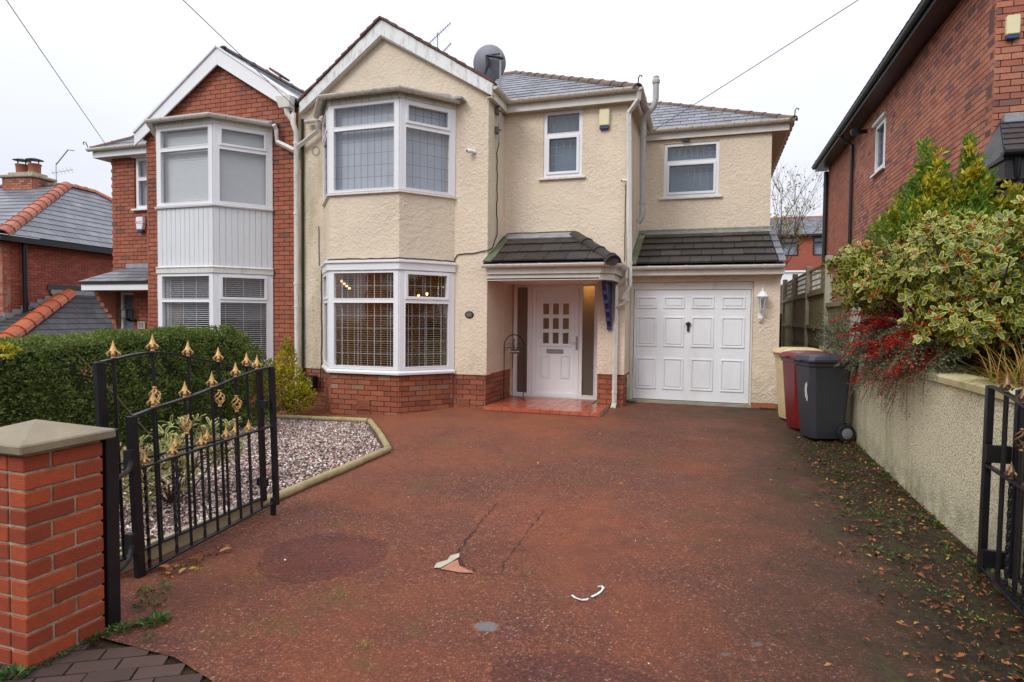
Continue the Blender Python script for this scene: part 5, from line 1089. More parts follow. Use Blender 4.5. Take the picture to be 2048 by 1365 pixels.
# low hipped side roof with orange ridge
G_ = thing('side_outbuilding', (-18.9, 13, -2), 'low dark slate hipped roof with bright orange hip tiles against the bungalow', 'outbuilding')
A0 = W0+d1*2.01+ZV*.59+fw.N*.03; A1 = W0+d1*9+ZV*.59+fw.N*.03; Hp = A0-d1*3.2+fw.N*1.45-ZV*1.235; Hq = A1+fw.N*1.45*1.6-ZV*1.235*1.6; Hb = A0-d1*3.2*1.6+fw.N*1.45*1.6-ZV*1.235*1.6; Hc = A0-d1*3.2*1.6-ZV*1.235*1.6-fw.N*3
mb = MB(); mb.face([Hb, Hq, A1, A0]); mb.face([Hc, Hb, A0, A0-fw.N*2.0]); gr = mb.build('roof', 'slate_dark', G_)
up_ = (A0-Hb)-d1*((A0-Hb).dot(d1)); Lg = up_.length; bb = (A0-Hb).dot(d1); fr = Fr(Hb, d1, up_); covering(gr, fr, Lg, lambda s: (bb*s/Lg, 12), 'slate_dark', .24, .33, .012, 200)
up3 = (A0-Hb)-nl*((A0-Hb).dot(nl)); Lh = up3.length; b3 = -(A0-Hb).dot(fw.N); fr = Fr(Hb+nl*6, -nl, up3); covering(gr, fr, Lh, lambda s: (0, 6-b3*s/Lh), 'slate_dark', .24, .33, .012, 60)
ridge(gr, Hb+ZV*.04, A0+ZV*.05, 11, .22, 'ridge_orange')
mb = MB(); mb.boxf(Fr(A0-d1*.6, d1), 0, 7, .0, .13, 0, .03); 
for k in range(9): u = -.25*k; mb.boxf(Fr(A0, d1), -.35-u*-1 if 0 else u-.3, u, -.10*k-.02, -.10*k+.13, 0, .03)
mb.build('flashing', 'lead', gr)
mb = MB(); mb.boxf(Fr(A0, d1), -.7, 7, .10, .28, .0, .02); mb.build('lead_apron', 'slate_dark', gr)
mb = MB(); mb.box(-19.6, -15.4, 7.2, 7.4, -4, -1.6); mb.build('wall', 'brick_far', G_)

# ============================================================= RIGHT BRICK HOUSE
RH = thing('brick_house', (4, 9.85, -1.5), 'tall red brick house at the right edge with black eaves and side wall in perspective', 'house')
SW = Fr((3.5, 9.85, 0), (0, 1, 0), (0, 0, 1), (-1, 0, 0)); SWm = Fr((3.5, 9.85, 0), (0, 1, 0), (0, 0, 1), (-1, 0, 0))
mb = MB(); mb.wall(SW, .2, 12.3, -1.6, 4.92, [(5.42, 6.28, 3.36, 4.46)], w1=-.03); mb.wall(fX(0, 9.85), 3.5, 9, -1.6, 4.92, w1=-.03); mb.wall(fX(0, 9.85), 3.5, 4.2, 4.92, 7.5, w1=-.03); mb.wall(fX(0, 9.85), 4.2, 9, 4.92, 7.5, w1=-.03); rwl = mb.build('wall', 'mortar_red', RH)
def ivs(v):
    o = [(0., 8.45)]
    if 3.34 < v < 4.50: return [(0, 5.40), (6.30, 8.45)]
    return o
n_ = brickwork(rwl, [(SW, -1.0, 4.9, ivs, 0), (fX(0, 9.85), -1.0, 6.4, lambda v: [(3.5, 5.0)], .4)], 'brick_brown', 300, course=.086, length=.24, joint=.012, focus=(3.3, 9.6, 3.3))
brickwork(rwl, [(Fr((3.5, 18.3, 0), (0, 1, 0), (0, 0, 1), (-1, 0, 0)), -.5, 4.9, full(0.05, 3.85), .2)], 'brick_red', 0, course=.086, length=.24)
# eaves
mb = MB(); mb.box(3.13, 3.17, 9.4, 22.3, 4.86, 5.0); mb.box(3.17, 3.50, 9.4, 22.3, 4.875, 4.90); mb.box(3.1, 9, 9.38, 9.42, 6.8, 7.0); mb.build('eaves', 'black_paint', RH)
mb = MB(); mb.sweep([(3.09, 22.3, 5.0), (3.09, 9.3, 5.0)], gutter_prof(.06)); mb.build('gutter', 'black_plastic', RH)
mb = MB(); mb.face([(3.08, 9.3, 5.02), (3.08, 22.4, 5.02), (6.6, 22.4, 7.6), (6.6, 9.3, 7.6)]); rr_ = mb.build('roof', 'slate_dark', RH)
mb = MB()
for i in range(44): y = 9.3+i*.3; mb.add([(3.02, y+.01, 5.04), (3.02, y+.28, 5.03), (3.3, y+.28, 5.22), (3.3, y+.01, 5.23), (3.02, y+.01, 5.015), (3.02, y+.28, 5.015)], [(0, 1, 2, 3), (0, 4, 5, 1)], random.random())
mb.build('eave_tiles', 'verge_red', rr_)
pipe(RH, [(3.12, 18.25, 4.94), (3.2, 18.2, 4.75), (3.42, 18.2, 4.62), (3.42, 18.2, -1.4)], .045, 'black_plastic', collars=2.4)
pipe(RH, [(3.42, 22.05, 4.8), (3.42, 22.05, -1.4)], .07, 'black_plastic', collars=2.4)
mb = MB(); mb.tube([(3.5, 17.0, 4.62), (3.25, 16.95, 4.60)], .05, 8); mb.lathe((3.22, 16.9, 4.60), [(.09, -.05), (.10, .0), (.09, .06)], 10, (0, 1, 0)); mb.build('flue_outlet', 'black_plastic', RH)
wf_ = Fr((3.5, 9.85+5.42, 3.36), (0, 1, 0), (0, 0, 1), (-1, 0, 0))
f_ = window(RH, wf_, .86, 1.10, [(.09, .77, .09, 1.0, True, (4, 5))], wback=-.08, sill=(.08, .05, .07), glass='glass_grey', leadmat='lead_came'); mb = MB(); mb.wall(wf_, .02, .84, .02, 1.08, w0=-.2, w1=-.19); mb.build('blind', 'curtain_pale', f_)
mb = MB(); mb.boxf(wf_, -.08, .94, 1.10, 1.17, -.06, .06); mb.build('window_head', 'gutter_white', RH, bevel=.006)
# front porch canopy with black timber
mb = MB(); mb.add([Vector(p) for p in ((3.28, 8.85, 2.02), (6.5, 8.85, 2.02), (6.5, 9.84, 2.66), (3.58, 9.84, 2.66), (3.28, 8.85, 1.95), (6.5, 8.85, 1.95), (3.28, 9.84, 1.95))], [(0, 1, 2, 3), (0, 4, 5, 1), (0, 3, 6, 4)]); pc = mb.build('porch_canopy', 'slate_dark', RH)
fr = Fr((3.28, 8.85, 2.04), (1, 0, 0), (0, .99, .64)); covering(pc, fr, 1.15, lambda s: (s*.26, 3.2), 'slate_dark', .2, .3, .012, 30)
mb = MB(); mb.box(3.60, 6.5, 9.72, 9.82, 2.62, 2.74); mb.build('flashing', 'lead', pc); mb = MB(); mb.sweep([(3.24, 8.78, 2.03), (6.5, 8.78, 2.03)], gutter_prof(.055)); mb.build('gutter', 'black_plastic', pc)
mb = MB(); mb.box(3.3, 6.5, 8.87, 8.93, 1.72, 1.96); mb.box(3.3, 3.36, 8.93, 9.8, 1.72, 1.96); mb.prism(Fr((3.6, 9.8, 0), (0, -1, 0)), [(0, 1.75), (.8, 1.75), (.7, 1.6), (.15, 1.0), (0, .9)], -.05, .05); mb.build('timber', 'black_paint', pc)
pipe(RH, [(3.42, 8.85, 2.0), (3.43, 8.88, 1.75), (3.42, 9.0, 1.68), (3.3, 9.75, 1.60)], .035, 'black_plastic')
fr = Fr((4.0, 9.85, .4), (1, 0, 0)); f_ = window(RH, fr, 1.2, 1.4, [(.08, .56, .08, 1.3, False, None), (.64, 1.12, .08, 1.3, False, None)], wback=-.02); mb = MB(); mb.wall(fr, .02, 1.18, .02, 1.38, w0=-.12, w1=-.11); mb.build('blind', 'curtain_pale', f_)
ab = bell_box(3.68, 9.85, 3.90, .155, .25, .075, 'cream alarm box on the front of the right brick house', 'alarm_cream', 'alarm_blue', .004)

# ============================================================= FAR HOUSE AND TREE BEHIND
FB = thing('terrace_house', (6, 45, 2), 'distant red brick house with grey slate roof seen between the two houses', 'house')
ff = fX(0, 45); wins = [(4.3, 5.45, 4.33, 5.6), (6.3, 7.5, 4.33, 5.6), (8.3, 9.5, 4.33, 5.6)]
mb = MB(); mb.wall(ff, 2, 14, -1, 5.78, wins); mb.build('wall', 'brick_far', FB)
for a, b, c_, d_ in wins: f_ = window(FB, Fr((a, 45, c_), (1, 0, 0)), b-a, d_-c_, [(.1, b-a-.1, .1, .82, False, None), (.1, b-a-.1, .92, 1.17, False, None)], frame='black_paint', wback=-.08); mb = MB(); mb.box(a, b, 45.3, 45.32, c_, d_); mb.build('blind', 'curtain_blue', f_)
fr = Fr((1.7, 44.7, 5.72), (1, 0, 0), (0, 1.9, 1.42)); mb = MB(); mb.boxf(fr, 0, 12.5, 0, 2.4, -.05, 0); fr_o = mb.build('roof', 'slate_dark', FB); covering(fr_o, fr, 2.35, lambda s: (0, 12.5), 'slate', .2, .3, .015, 0, name='slate')
ridge(fr_o, fr.P(0, 2.38), fr.P(12.5, 2.38), 14, .12, 'ridge_red'); mb = MB(); mb.box(1.7, 14, 44.6, 44.75, 5.62, 5.75); mb.build('gutter', 'black_plastic', FB)
mb = MB(); mb.box(1.8, 8, 38, 38.2, 0, 2.75); mb.box(1.75, 8, 37.9, 38.25, 2.75, 2.85); tag(mb.build('garden_wall', 'alarm_white'), 'far white garden wall glimpsed beyond the wooden fence', 'wall')
TR = thing('bare_tree', (2.8, 26, -1), 'almost leafless autumn tree with fine twigs behind the garage extension', 'tree')
def branch_tree(root, mat, base, H_, rad, seed, levels=4, spread=.55, bend=.2):
    rr = random.Random(seed); tips = []; mb = MB()
    def grow(p, d, L, r, lv):
        pts = [p]; q = Vector(p); dd = Vector(d)
        for i in range(3):
            dd = (dd+Vector((rr.uniform(-bend, bend), rr.uniform(-bend, bend), rr.uniform(-.05, .15)))).normalized(); q = q+dd*L/3; pts.append(q.copy())
        mb.tube(pts, [r, r*.85, r*.7, r*.5], 5 if lv < 2 else 3, caps=False)
        if lv >= levels: tips.append((pts[-1], dd)); return
        for k in range(rr.choice((3, 4, 4))):
            f = rr.uniform(.3, 1.); b = pts[min(3, 1+int(f*3))]; nd = (dd+Vector((rr.uniform(-1, 1), rr.uniform(-1, 1), rr.uniform(-.3, .8)))*spread).normalized(); grow(b, nd, L*rr.uniform(.55, .8), r*.5, lv+1)
    grow(Vector(base), Vector((0, 0, 1)), H_, rad, 0); mb.build('trunk', mat, root); return tips
tips = branch_tree(TR, 'twig', (2.0, 26, -1), 3.0, .09, 5, 5, .75)
C = np.array([tuple(t[0]) for t in tips]*2)+np.random.normal(size=(len(tips)*2, 3))*.12; k = np.random.rand(len(C)) < np.clip(1.15-(C[:, 2]-1.5)/4., 0.04, 1)*.9; C = C[k]; n = len(C)
leaf_object('crown', TR, 'leaf_tree', leaf_mesh(C, np.random.normal(size=(n, 3)), np.random.normal(size=(n, 3)), np.random.uniform(.08, .14, n), np.random.uniform(.05, .08, n), None), np.random.rand(n))
# ============================================================= RETAINING WALL, FENCE
RW = thing('retaining_wall', (1.75, 7, -1.5), 'long pebble dashed retaining wall with stone coping along the right of the drive', 'wall')
mb = MB(); mb.box(1.74, 1.96, 2.6, 11.2, -1.75, -.48); mb.build('wall_face', 'garden_wall_render', RW)
y = 2.6
while y < 11.1: L = .62; mb = MB(); mb.box(1.715, 2.0, y+.003, y+L-.003, -.48, -.415+random.uniform(-.004, .004)); mb.build('coping_stone', 'coping_stone', RW, bevel=.01); y += L
struct(sheet('raised_bed', 'soil', [(1.98, 2.0), (12, 2.0), (12, 9.8), (3.4, 9.8), (3.4, 24), (1.85, 24), (1.85, 11.1), (1.98, 11.1)], 0, z=-.47))
FE = thing('fence', (1.85, 14, -.5), 'weathered close board fence with trellis top and concrete posts between the houses', 'fence')
ys = [9.35, 11.45, 13.62, 15.8, 17.85, 19.9]
for i, y in enumerate(ys):
    zt = 1.02 if i else .42; mb = MB(); mb.box(1.80, 1.91, y-.055, y+.055, -1.4, zt+.08); mb.build('fence_post', 'fence_post', FE, bevel=.008)
for i in range(len(ys)-1):
    y0, y1 = ys[i]+.06, ys[i+1]-.06; n = 18; ztop = .30 if i == 0 else .55
    for k in range(n): a = y0+(y1-y0)*k/n; mb = MB(); mb.box(1.86, 1.872+.006*(k % 2), a+.001, a+(y1-y0)/n+.006, -.75, ztop, random.random()); mb.build('fence_board', 'fence_wood', FE)
    for z in (-.1, ztop-.03): mb = MB(); mb.box(1.81, 1.86, y0, y1, z-.035, z+.035); mb.build('rail', 'fence_wood', FE)
    if i > 0:
        mb = MB(); mb.box(1.85, 1.88, y0, y1, .97, 1.01); mb.box(1.85, 1.88, y0, y1, .56, .60)
        for k in range(14): a = y0+(y1-y0)*k/14; mb.box(1.855, 1.865, a, a+.03, .6, .97)
        for k in range(3): mb.box(1.866, 1.876, y0, y1, .66+k*.11, .69+k*.11)
        mb.build('trellis', 'fence_wood', FE, kind='stuff')
mb = MB(); mb.box(1.2, 1.95, 17.9, 18., -1.5, .2); tag(mb.build('side_gate', 'weed_core'), 'dark boarded side gate at the end of the passage beside the garage', 'gate')
# ============================================================= WHEELED BINS
def wheelie(name, x, y, z, rz, mb_, ml, label, lid='flat', wheel=True, H_=.98, W_=.48, D_=.55):
    t = thing(name, (0, 0, 0), label, 'wheelie bin'); o_ = Fr((0, 0, 0), (1, 0, 0))
    m_ = MB(); b0, b1 = .36, .47; f0, f1 = .40, .52
    ring = lambda w_, d_, z_, c=.05: [Vector((sx*(w_/2-(c if k else 0)), sy*(d_/2-(0 if k else c)), z_)) for sx, sy, ks in ((-1, -1, (0, 1)), (1, -1, (1, 0)), (1, 1, (0, 1)), (-1, 1, (1, 0))) for k in ks]
    R_ = [ring(b0, f0, .03), ring(b0+.02, f0+.02, .12), ring(b1, f1, H_-.05), ring(b1+.03, f1+.03, H_-.05), ring(b1+.04, f1+.04, H_)]
    for a, b in zip(R_[:-1], R_[1:]):
        for k in range(8): m_.face([a[k], a[(k+1) % 8], b[(k+1) % 8], b[k]])
    m_.face(R_[0][::-1]); m_.face(R_[-1]); m_.build('body', mb_, t, bevel=.006, weld=True)
    m_ = MB(); w2, d2 = b1+.07, f1+.08; L_ = [ring(w2, d2, H_+.002), ring(w2, d2, H_+.035), ring(w2-.08, d2-.1, H_+.075), ring(w2-.2, d2-.25, H_+.095)]
    for a, b in zip(L_[:-1], L_[1:]):
        for k in range(8): m_.face([a[k], a[(k+1) % 8], b[(k+1) % 8], b[k]])
    m_.face(L_[-1]); m_.face(L_[0][::-1]); m_.build('lid', ml, t, bevel=.006, weld=True)
    m_ = MB(); m_.box(-.07, .07, -d2/2-.03, -d2/2+.01, H_+.01, H_+.03); m_.build('lid_handle', ml, t, bevel=.006)
    m_ = MB(); m_.tube([(-.2, f1/2+.07, H_-.02), (.2, f1/2+.07, H_-.02)], .016, 8); m_.box(-.2, -.17, f1/2, f1/2+.08, H_-.05, H_); m_.box(.17, .2, f1/2, f1/2+.08, H_-.05, H_); m_.build('handle', mb_, t)
    for s_ in (-1, 1):
        m_ = MB(); m_.lathe((s_*.20, f0/2-.01, .113), [(.06, 0), (.105, .004), (.112, .015), (.112, .045), (.105, .056), (.06, .06)], 20, (s_, 0, 0)); wh = m_.build('wheel', 'tyre', t, smooth=True)
        m_ = MB(); m_.lathe((s_*.252, f0/2-.01, .113), [(.066, 0), (.066, .008), (.05, .012), (.02, .016)], 18, (s_, 0, 0)); m_.build('hub', 'hub_grey', wh, smooth=True)
    t.location = (x, y, z); t.rotation_euler = (0, 0, rz); t['group'] = 'wheelie bins by the garden wall'; return t
bb_ = wheelie('wheelie_bin', 1.36, 8.60, -1.49, R(-72), 'bin_black', 'bin_black', 'dark grey wheelie bin nearest the camera beside the garden wall')
mb = MB()
for q in ((-.02, .62, .03, .10), (.0, .54, .022, .05), (.01, .70, .012, .04)): mb.add([Vector((.10+q[0]+dx_*q[2], -.242-.0617*(q[1]+dz_*q[3]-.6), q[1]+dz_*q[3])) for dx_, dz_ in ((-1, -.8), (.3, -1), (1, -.2), (.6, .9), (-.2, 1), (-.9, .3))], [(0, 1, 2, 3, 4, 5)])
o = mb.build('sticker', 'label_scuff', None); o.parent = bb_; o.location = (0, -.004, 0)
wheelie('wheelie_bin', 1.26, 9.20, -1.48, R(-72), 'bin_red', 'bin_red', 'maroon wheelie bin between the dark grey bin and the cream bin')
wheelie('wheelie_bin', 1.22, 9.86, -1.46, R(-74), 'bin_cream', 'bin_cream', 'cream wheelie bin furthest back by the garage corner')

# ============================================================= LOG EDGING AND GRAVEL
LE = thing('log_edging', (-3.5, 5, -1.55), 'half round timber log edging round the gravel bed', 'edging')
for P_ in ([(-3.50, 4.12), (-3.50, 5.2), (-3.51, 6.27)], [(-3.53, 6.30), (-4.1, 7.08), (-4.76, 7.95)], [(-4.80, 7.97), (-5.9, 8.15), (-6.95, 8.32)]):
    for a, b in zip(P_[:-1], P_[1:]):
        a, b = Vector((*a, 0)), Vector((*b, 0)); n = 8; pts = []
        for i in range(n+1): q = a.lerp(b, .005+i/n*.99); pts.append((q.x+random.uniform(-.003, .003), q.y, gz(q.x, q.y)+.032+random.uniform(-.003, .003)))
        mb = MB(); mb.tube(pts, [.040+random.uniform(-.003, .003) for _ in pts], 10); mb.build('log', 'log_timber', LE, smooth=True)
GB = MB(); GB.box(-3.46, -3.42, 2.52, 4.12, -1.66, -1.475); tag(GB.build('gravel_board', 'gravel_board', bevel=.006), 'pale concrete gravel board along the bed behind the open left gate', 'board')
def inside(P, poly):
    x, y = P[:, 0], P[:, 1]; r = np.zeros(len(P), bool); n = len(poly)
    for i in range(n):
        x0, y0 = poly[i]; x1, y1 = poly[(i+1) % n]
        c_ = ((y0 > y) != (y1 > y)) & (x < (x1-x0)*(y-y0)/(y1-y0+1e-12)+x0); r ^= c_
    return r
def stones(name, poly, n, size, mat, label, dz=.008, zfun=gz):
    P = np.random.rand(n*2, 2); xs = [p[0] for p in poly]; ys_ = [p[1] for p in poly]
    P[:, 0] = min(xs)+P[:, 0]*(max(xs)-min(xs)); P[:, 1] = min(ys_)+P[:, 1]*(max(ys_)-min(ys_)); P = P[inside(P, poly)][:n]; n = len(P)
    z = np.array([zfun(a, b) for a, b in P])+dz+np.random.rand(n)*.012; C = np.c_[P, z]
    base = np.array([[1, 0, 0], [.5, .8, .1], [-.5, .85, -.1], [-1, 0, .1], [-.5, -.8, 0], [.5, -.85, 0], [.1, 0, .6], [0, .1, -.5]], float)
    T = np.array([[0, 1, 6], [1, 2, 6], [2, 3, 6], [3, 4, 6], [4, 5, 6], [5, 0, 6], [1, 0, 7], [3, 2, 7], [5, 4, 7]])
    a = np.random.rand(n)*6.28; s_ = np.random.uniform(*size, n); tl = np.random.normal(size=(n, 2))*.35
    V = base[None]*np.stack([s_*np.random.uniform(.7, 1.2, n), s_*np.random.uniform(.6, 1, n), s_*.7], 1)[:, None, :]+np.random.normal(size=(n, 8, 3))*s_[:, None, None]*.1
    V[:, :, 2] += V[:, :, 0]*tl[:, :1]+V[:, :, 1]*tl[:, 1:]
    X = V[:, :, 0]*np.cos(a)[:, None]-V[:, :, 1]*np.sin(a)[:, None]; Y = V[:, :, 0]*np.sin(a)[:, None]+V[:, :, 1]*np.cos(a)[:, None]; V[:, :, 0] = X; V[:, :, 1] = Y; V += C[:, None, :]
    F = (T[None]+np.arange(n)[:, None, None]*8).reshape(-1, 3); me = bpy.data.meshes.new(name); me.vertices.add(n*8); me.vertices.foreach_set('co', V.astype(np.float32).ravel())
    me.loops.add(len(F)*3); me.loops.foreach_set('vertex_index', F.astype(np.int32).ravel()); me.polygons.add(len(F)); me.polygons.foreach_set('loop_start', np.arange(0, len(F)*3, 3, dtype=np.int32)); me.polygons.foreach_set('loop_total', np.full(len(F), 3, dtype=np.int32)); me.update(calc_edges=True)
    at = me.attributes.new('rnd', 'FLOAT', 'FACE'); at.data.foreach_set('value', np.repeat(np.random.rand(n), 9).astype(np.float32)); me.materials.append(M[mat]); o = bpy.data.objects.new(name, me); col.objects.link(o)
    return tag(o, label, 'gravel', kind='stuff')
stones('gravel', [(-3.58, 2.65), (-3.56, 6.22), (-4.78, 7.88), (-6.85, 8.22), (-6.45, 2.65)], 26000, (.009, .019), 'gravel_stone', 'pinkish grey and white gravel filling the log edged bed')
stones('loose_chippings', [(-3.2, 2.9), (-3.3, 8), (1.0, 9), (1.5, 3), (0.5, 1.9), (-2, 2.1)], 150, (.003, .009), 'gravel_stone', 'scattered pale chippings on the red tarmac', dz=.004)

# ============================================================= GATE PIER
GP = thing('gate_pier', (-3.05, 2.08, -1.6), 'orange brick gate pier with a pale pyramid stone cap at lower left', 'gate pier')
mb = MB(); mb.box(-3.242, -2.880, 1.908, 2.262, -1.75, -.622); pc_ = mb.build('pier_core', 'mortar_pier', GP)
px0, px1, py0, py1 = -3.25, -2.872, 1.90, 2.27
for k in range(13):
    z0 = -1.625-.045+k*.0805; z1 = z0+.0685
    if z1 > -.62: z1 = -.622
    j = lambda: random.uniform(-.002, .002); a = .225 if k % 2 else .115
    cuts = [(py0, py0+a), (py0+a+.011, py1)] if k % 2 == 0 else [(py0, py0+a), (py0+a+.011, py1)]
    for y0, y1 in cuts: mb = MB(); d_ = j(); mb.box(px1-.10, px1+d_, y0+.001 if y0 > py0 else y0+d_, y1, z0, z1, random.random()); mb.build('brick', 'brick_pier', GP, bevel=.004)
    b = .105 if k % 2 else .215; xs = [(px1-.1-.011-b, px1-.111), (px0, px1-.1-.022-b)]
    for x0, x1 in xs:
        if x1-x0 > .03: mb = MB(); mb.box(x0, x1, py0+j(), py0+.1, z0, z1, random.random()); mb.build('brick', 'brick_pier', GP, bevel=.004)
    mb = MB(); mb.box(px0, px1-.111, py1-.1, py1, z0, z1, random.random()); mb.build('brick', 'brick_pier', GP, bevel=.004)
cx0, cx1, cy0, cy1 = -3.30, -2.83, 1.858, 2.312
mb = MB(); Q = [(cx0, cy0), (cx1, cy0), (cx1, cy1), (cx0, cy1)]; v = [Vector((*q, -.618)) for q in Q]+[Vector((*q, -.575)) for q in Q]+[Vector(((cx0+cx1)/2, (cy0+cy1)/2, -.505))]
mb.add(v, [(0, 1, 5, 4), (1, 2, 6, 5), (2, 3, 7, 6), (3, 0, 4, 7), (4, 5, 8), (5, 6, 8), (6, 7, 8), (7, 4, 8), (3, 2, 1, 0)]); mb.build('cap', 'cap_stone', GP, bevel=.006, weld=True)
# ============================================================= FOLDING METAL GATES
def finial(mbx, p, s_=1.):
    p = Vector(p); mbx.lathe(p, [(.010*s_, 0), (.016*s_, .004*s_), (.009*s_, .012*s_), (.016*s_, .028*s_), (.012*s_, .04*s_), (.024*s_, .050*s_), (.021*s_, .057*s_), (.010*s_, .085*s_), (.0012, .122*s_)], 8)
    for k in range(4):
        t = math.pi/4+k*math.pi/2; d = Vector((math.cos(t), math.sin(t), 0)); mbx.tube([p+ZV*.044*s_, p+d*.020*s_+ZV*.046*s_, p+d*.034*s_+ZV*.032*s_, p+d*.026*s_+ZV*.014*s_], [.006*s_, .009*s_, .009*s_, .005*s_], 5)
GL = []
def gate_leaf(label, X, y0, tops, mids, bots, tall, short, cages, yend, lean=.045, gm='gold'):
    t = thing('metal_gate', (X, (y0+yend)/2, -1.6), label, 'gate'); t['group'] = 'folding black metal gate leaves'
    I = lambda T_, y: float(np.interp(y, [q[0] for q in T_], [q[1] for q in T_])); zt = lambda y: I(tops, y); zm = lambda y: I(mids, y); zb = lambda y: I(bots, y)
    def L(y, z, x=0.): return Vector((X+x, y+(-.5-z)*lean, z))
    def bar(name, y, za, zb_, r, tw=False, parent=t):
        mb = MB(); n = 28 if tw else 1; mb.tube([L(y, za+(zb_-za)*i/n) for i in range(n+1)], r*1.414 if not tw else r*1.3, 4, twist=.55 if tw else 0.); o = mb.build(name, 'black_paint', parent)
        if not tw: pass
        return o
    for y, wd in ((y0, .028), (yend, .022)): mb = MB(); a, b = L(y, zb(y)-.03), L(y, zt(y)+.004); mb.add([a+Vector((-.018, -wd, 0)), a+Vector((.018, -wd, 0)), a+Vector((.018, wd, 0)), a+Vector((-.018, wd, 0)), b+Vector((-.018, -wd, 0)), b+Vector((.018, -wd, 0)), b+Vector((.018, wd, 0)), b+Vector((-.018, wd, 0))], [(0, 1, 5, 4), (1, 2, 6, 5), (2, 3, 7, 6), (3, 0, 4, 7), (4, 5, 6, 7)]); mb.build('stile', 'black_paint', t, bevel=.003)
    for nm, T_ in (('top_rail', tops), ('mid_rail', mids), ('bottom_rail', bots)):
        ys_ = np.linspace(y0, yend, 14); mb = MB(); P = [L(y, I(T_, y)) for y in ys_]; A_ = Vector((.016, 0, 0)); B_2 = Vector((0, 0, .007)); v = []
        for p in P: v += [p-A_-B_2, p+A_-B_2, p+A_+B_2, p-A_+B_2]
        mb.add(v, [(i*4+k, i*4+(k+1) % 4, i*4+4+(k+1) % 4, i*4+4+k) for i in range(13) for k in range(4)]+[(0, 1, 2, 3), (52, 53, 54, 55)]); mb.build(nm, 'black_paint', t, bevel=.002)
    for y in tall:
        if y in cages:
            zc = cages[y]; bar('bar', y, zb(y), zc-.06, .0092); bar('bar', y, zc+.055, zt(y), .0092); mb = MB()
            for k in range(4):
                t0 = k*math.pi/2; mb.tube([L(y, zc-.05+.1*i/10)+Vector((.034*math.sin(math.pi*i/10)*math.cos(t0+i*.36), .034*math.sin(math.pi*i/10)*math.sin(t0+i*.36), 0)) for i in range(11)], .0052, 5)
            mb.lathe(L(y, zc-.062), [(.011, 0), (.014, .008), (.009, .016)], 8); mb.lathe(L(y, zc+.048), [(.009, 0), (.014, .008), (.011, .016)], 8); mb.build('basket_twist', gm, t)
        else: bar('bar', y, zb(y), zt(y), .0092)
        mb = MB(); finial(mb, L(y, zt(y)+.006), .9); mb.build('finial', gm, t, smooth=True)
    for y in short:
        bar('twisted_bar', y, zb(y), zm(y), .0085, True); mb = MB(); finial(mb, L(y, zm(y)+.006), .82); mb.build('finial', gm, t, smooth=True)
    return t
TA = [(2.75, -.61), (2.95, -.572), (3.15, -.548), (3.3, -.522), (3.46, -.487), (3.66, -.44), (3.87, -.407), (4.02, -.398)]; MA = [(2.75, -.93), (3.3, -.90), (4.0, -.862)]; BA = [(2.75, -1.575), (4.0, -1.475)]
TB = [(2.65, -.283), (2.76, -.268), (2.9, -.245), (3.03, -.238), (3.16, -.252), (3.3, -.287), (3.57, -.342), (3.86, -.395), (4.0, -.42)]; MBb = [(2.65, -.90), (4.0, -.905)]; BB = [(2.65, -1.49), (4.0, -1.45)]
GL.append(gate_leaf('left gate leaf nearest the drive, its top sweeping down towards the brick pier', -3.27, 2.765, TA, MA, BA, [2.915, 3.158, 3.39, 3.615, 3.838], [2.835, 3.04, 3.275, 3.50, 3.725, 3.93][0:5], {3.158: -.72, 3.615: -.64}, 4.0))
GL.append(gate_leaf('arched black gate leaf folded behind the left one, with the highest gold finials', -3.38, 2.665, TB, MBb, BB, [2.757, 3.03, 3.305, 3.573, 3.855], [2.89, 3.17, 3.44, 3.71], {3.03: -.52, 3.573: -.60}, 3.99))
sh = lambda T_, d: [(y+d, z+.03) for y, z in T_]
GL.append(gate_leaf('open black gate leaf at the right edge in front of the wall', 1.56, 3.03, sh(TA, .26), sh(MA, .26), sh(BA, .24), [3.17, 3.41, 3.64, 3.86, 4.06], [3.30, 3.53, 3.76, 3.96], {3.41: -.69, 3.86: -.61}, 4.27, .02, 'bronze'))
GL.append(gate_leaf('arched black gate leaf folded behind the right one against the wall', 1.66, 2.95, sh(TB, .22), sh(MBb, .22), sh(BB, .22), [3.0, 3.27, 3.55, 3.81, 4.08], [3.13, 3.41, 3.68, 3.95], {3.27: -.49, 3.81: -.57}, 4.15, .02, 'bronze'))
PO = thing('gate_post', (-2.925, 2.335, -1.6), 'square black metal post fixed to the back of the orange brick pier', 'gate post')
mb = MB(); mb.box(-2.965, -2.885, 2.30, 2.37, -1.66, -.585); mb.build('post', 'black_paint', PO, bevel=.004)
for z in (-.86, -1.36):
    mb = MB(); mb.tube([(-2.93, 2.38, z), (-3.05, 2.55, z-.01), (-3.24, 2.74, z-.005)], .013, 6); mb.box(-3.28, -3.22, 2.72, 2.76, z-.06, z+.06); mb.build('hinge', 'black_paint', PO)
for pr, bxs in ((GL[0], [(-3.36, -3.27, 3.93, 3.96, -1.33, -1.27), (-3.37, -3.27, 3.93, 3.96, -.72, -.66)]), (GL[2], [(1.52, 1.64, 4.17, 4.2, z-.05, z+.05) for z in (-.75, -1.36)])):
    for q in bxs: mb = MB(); mb.box(*q); mb.build('hinge', 'black_paint', pr)
mb = MB(); mb.box(-3.29, -3.25, 4.0, 4.02, -1.575, -1.44); mb.build('drop_bolt', 'black_paint', GL[0])

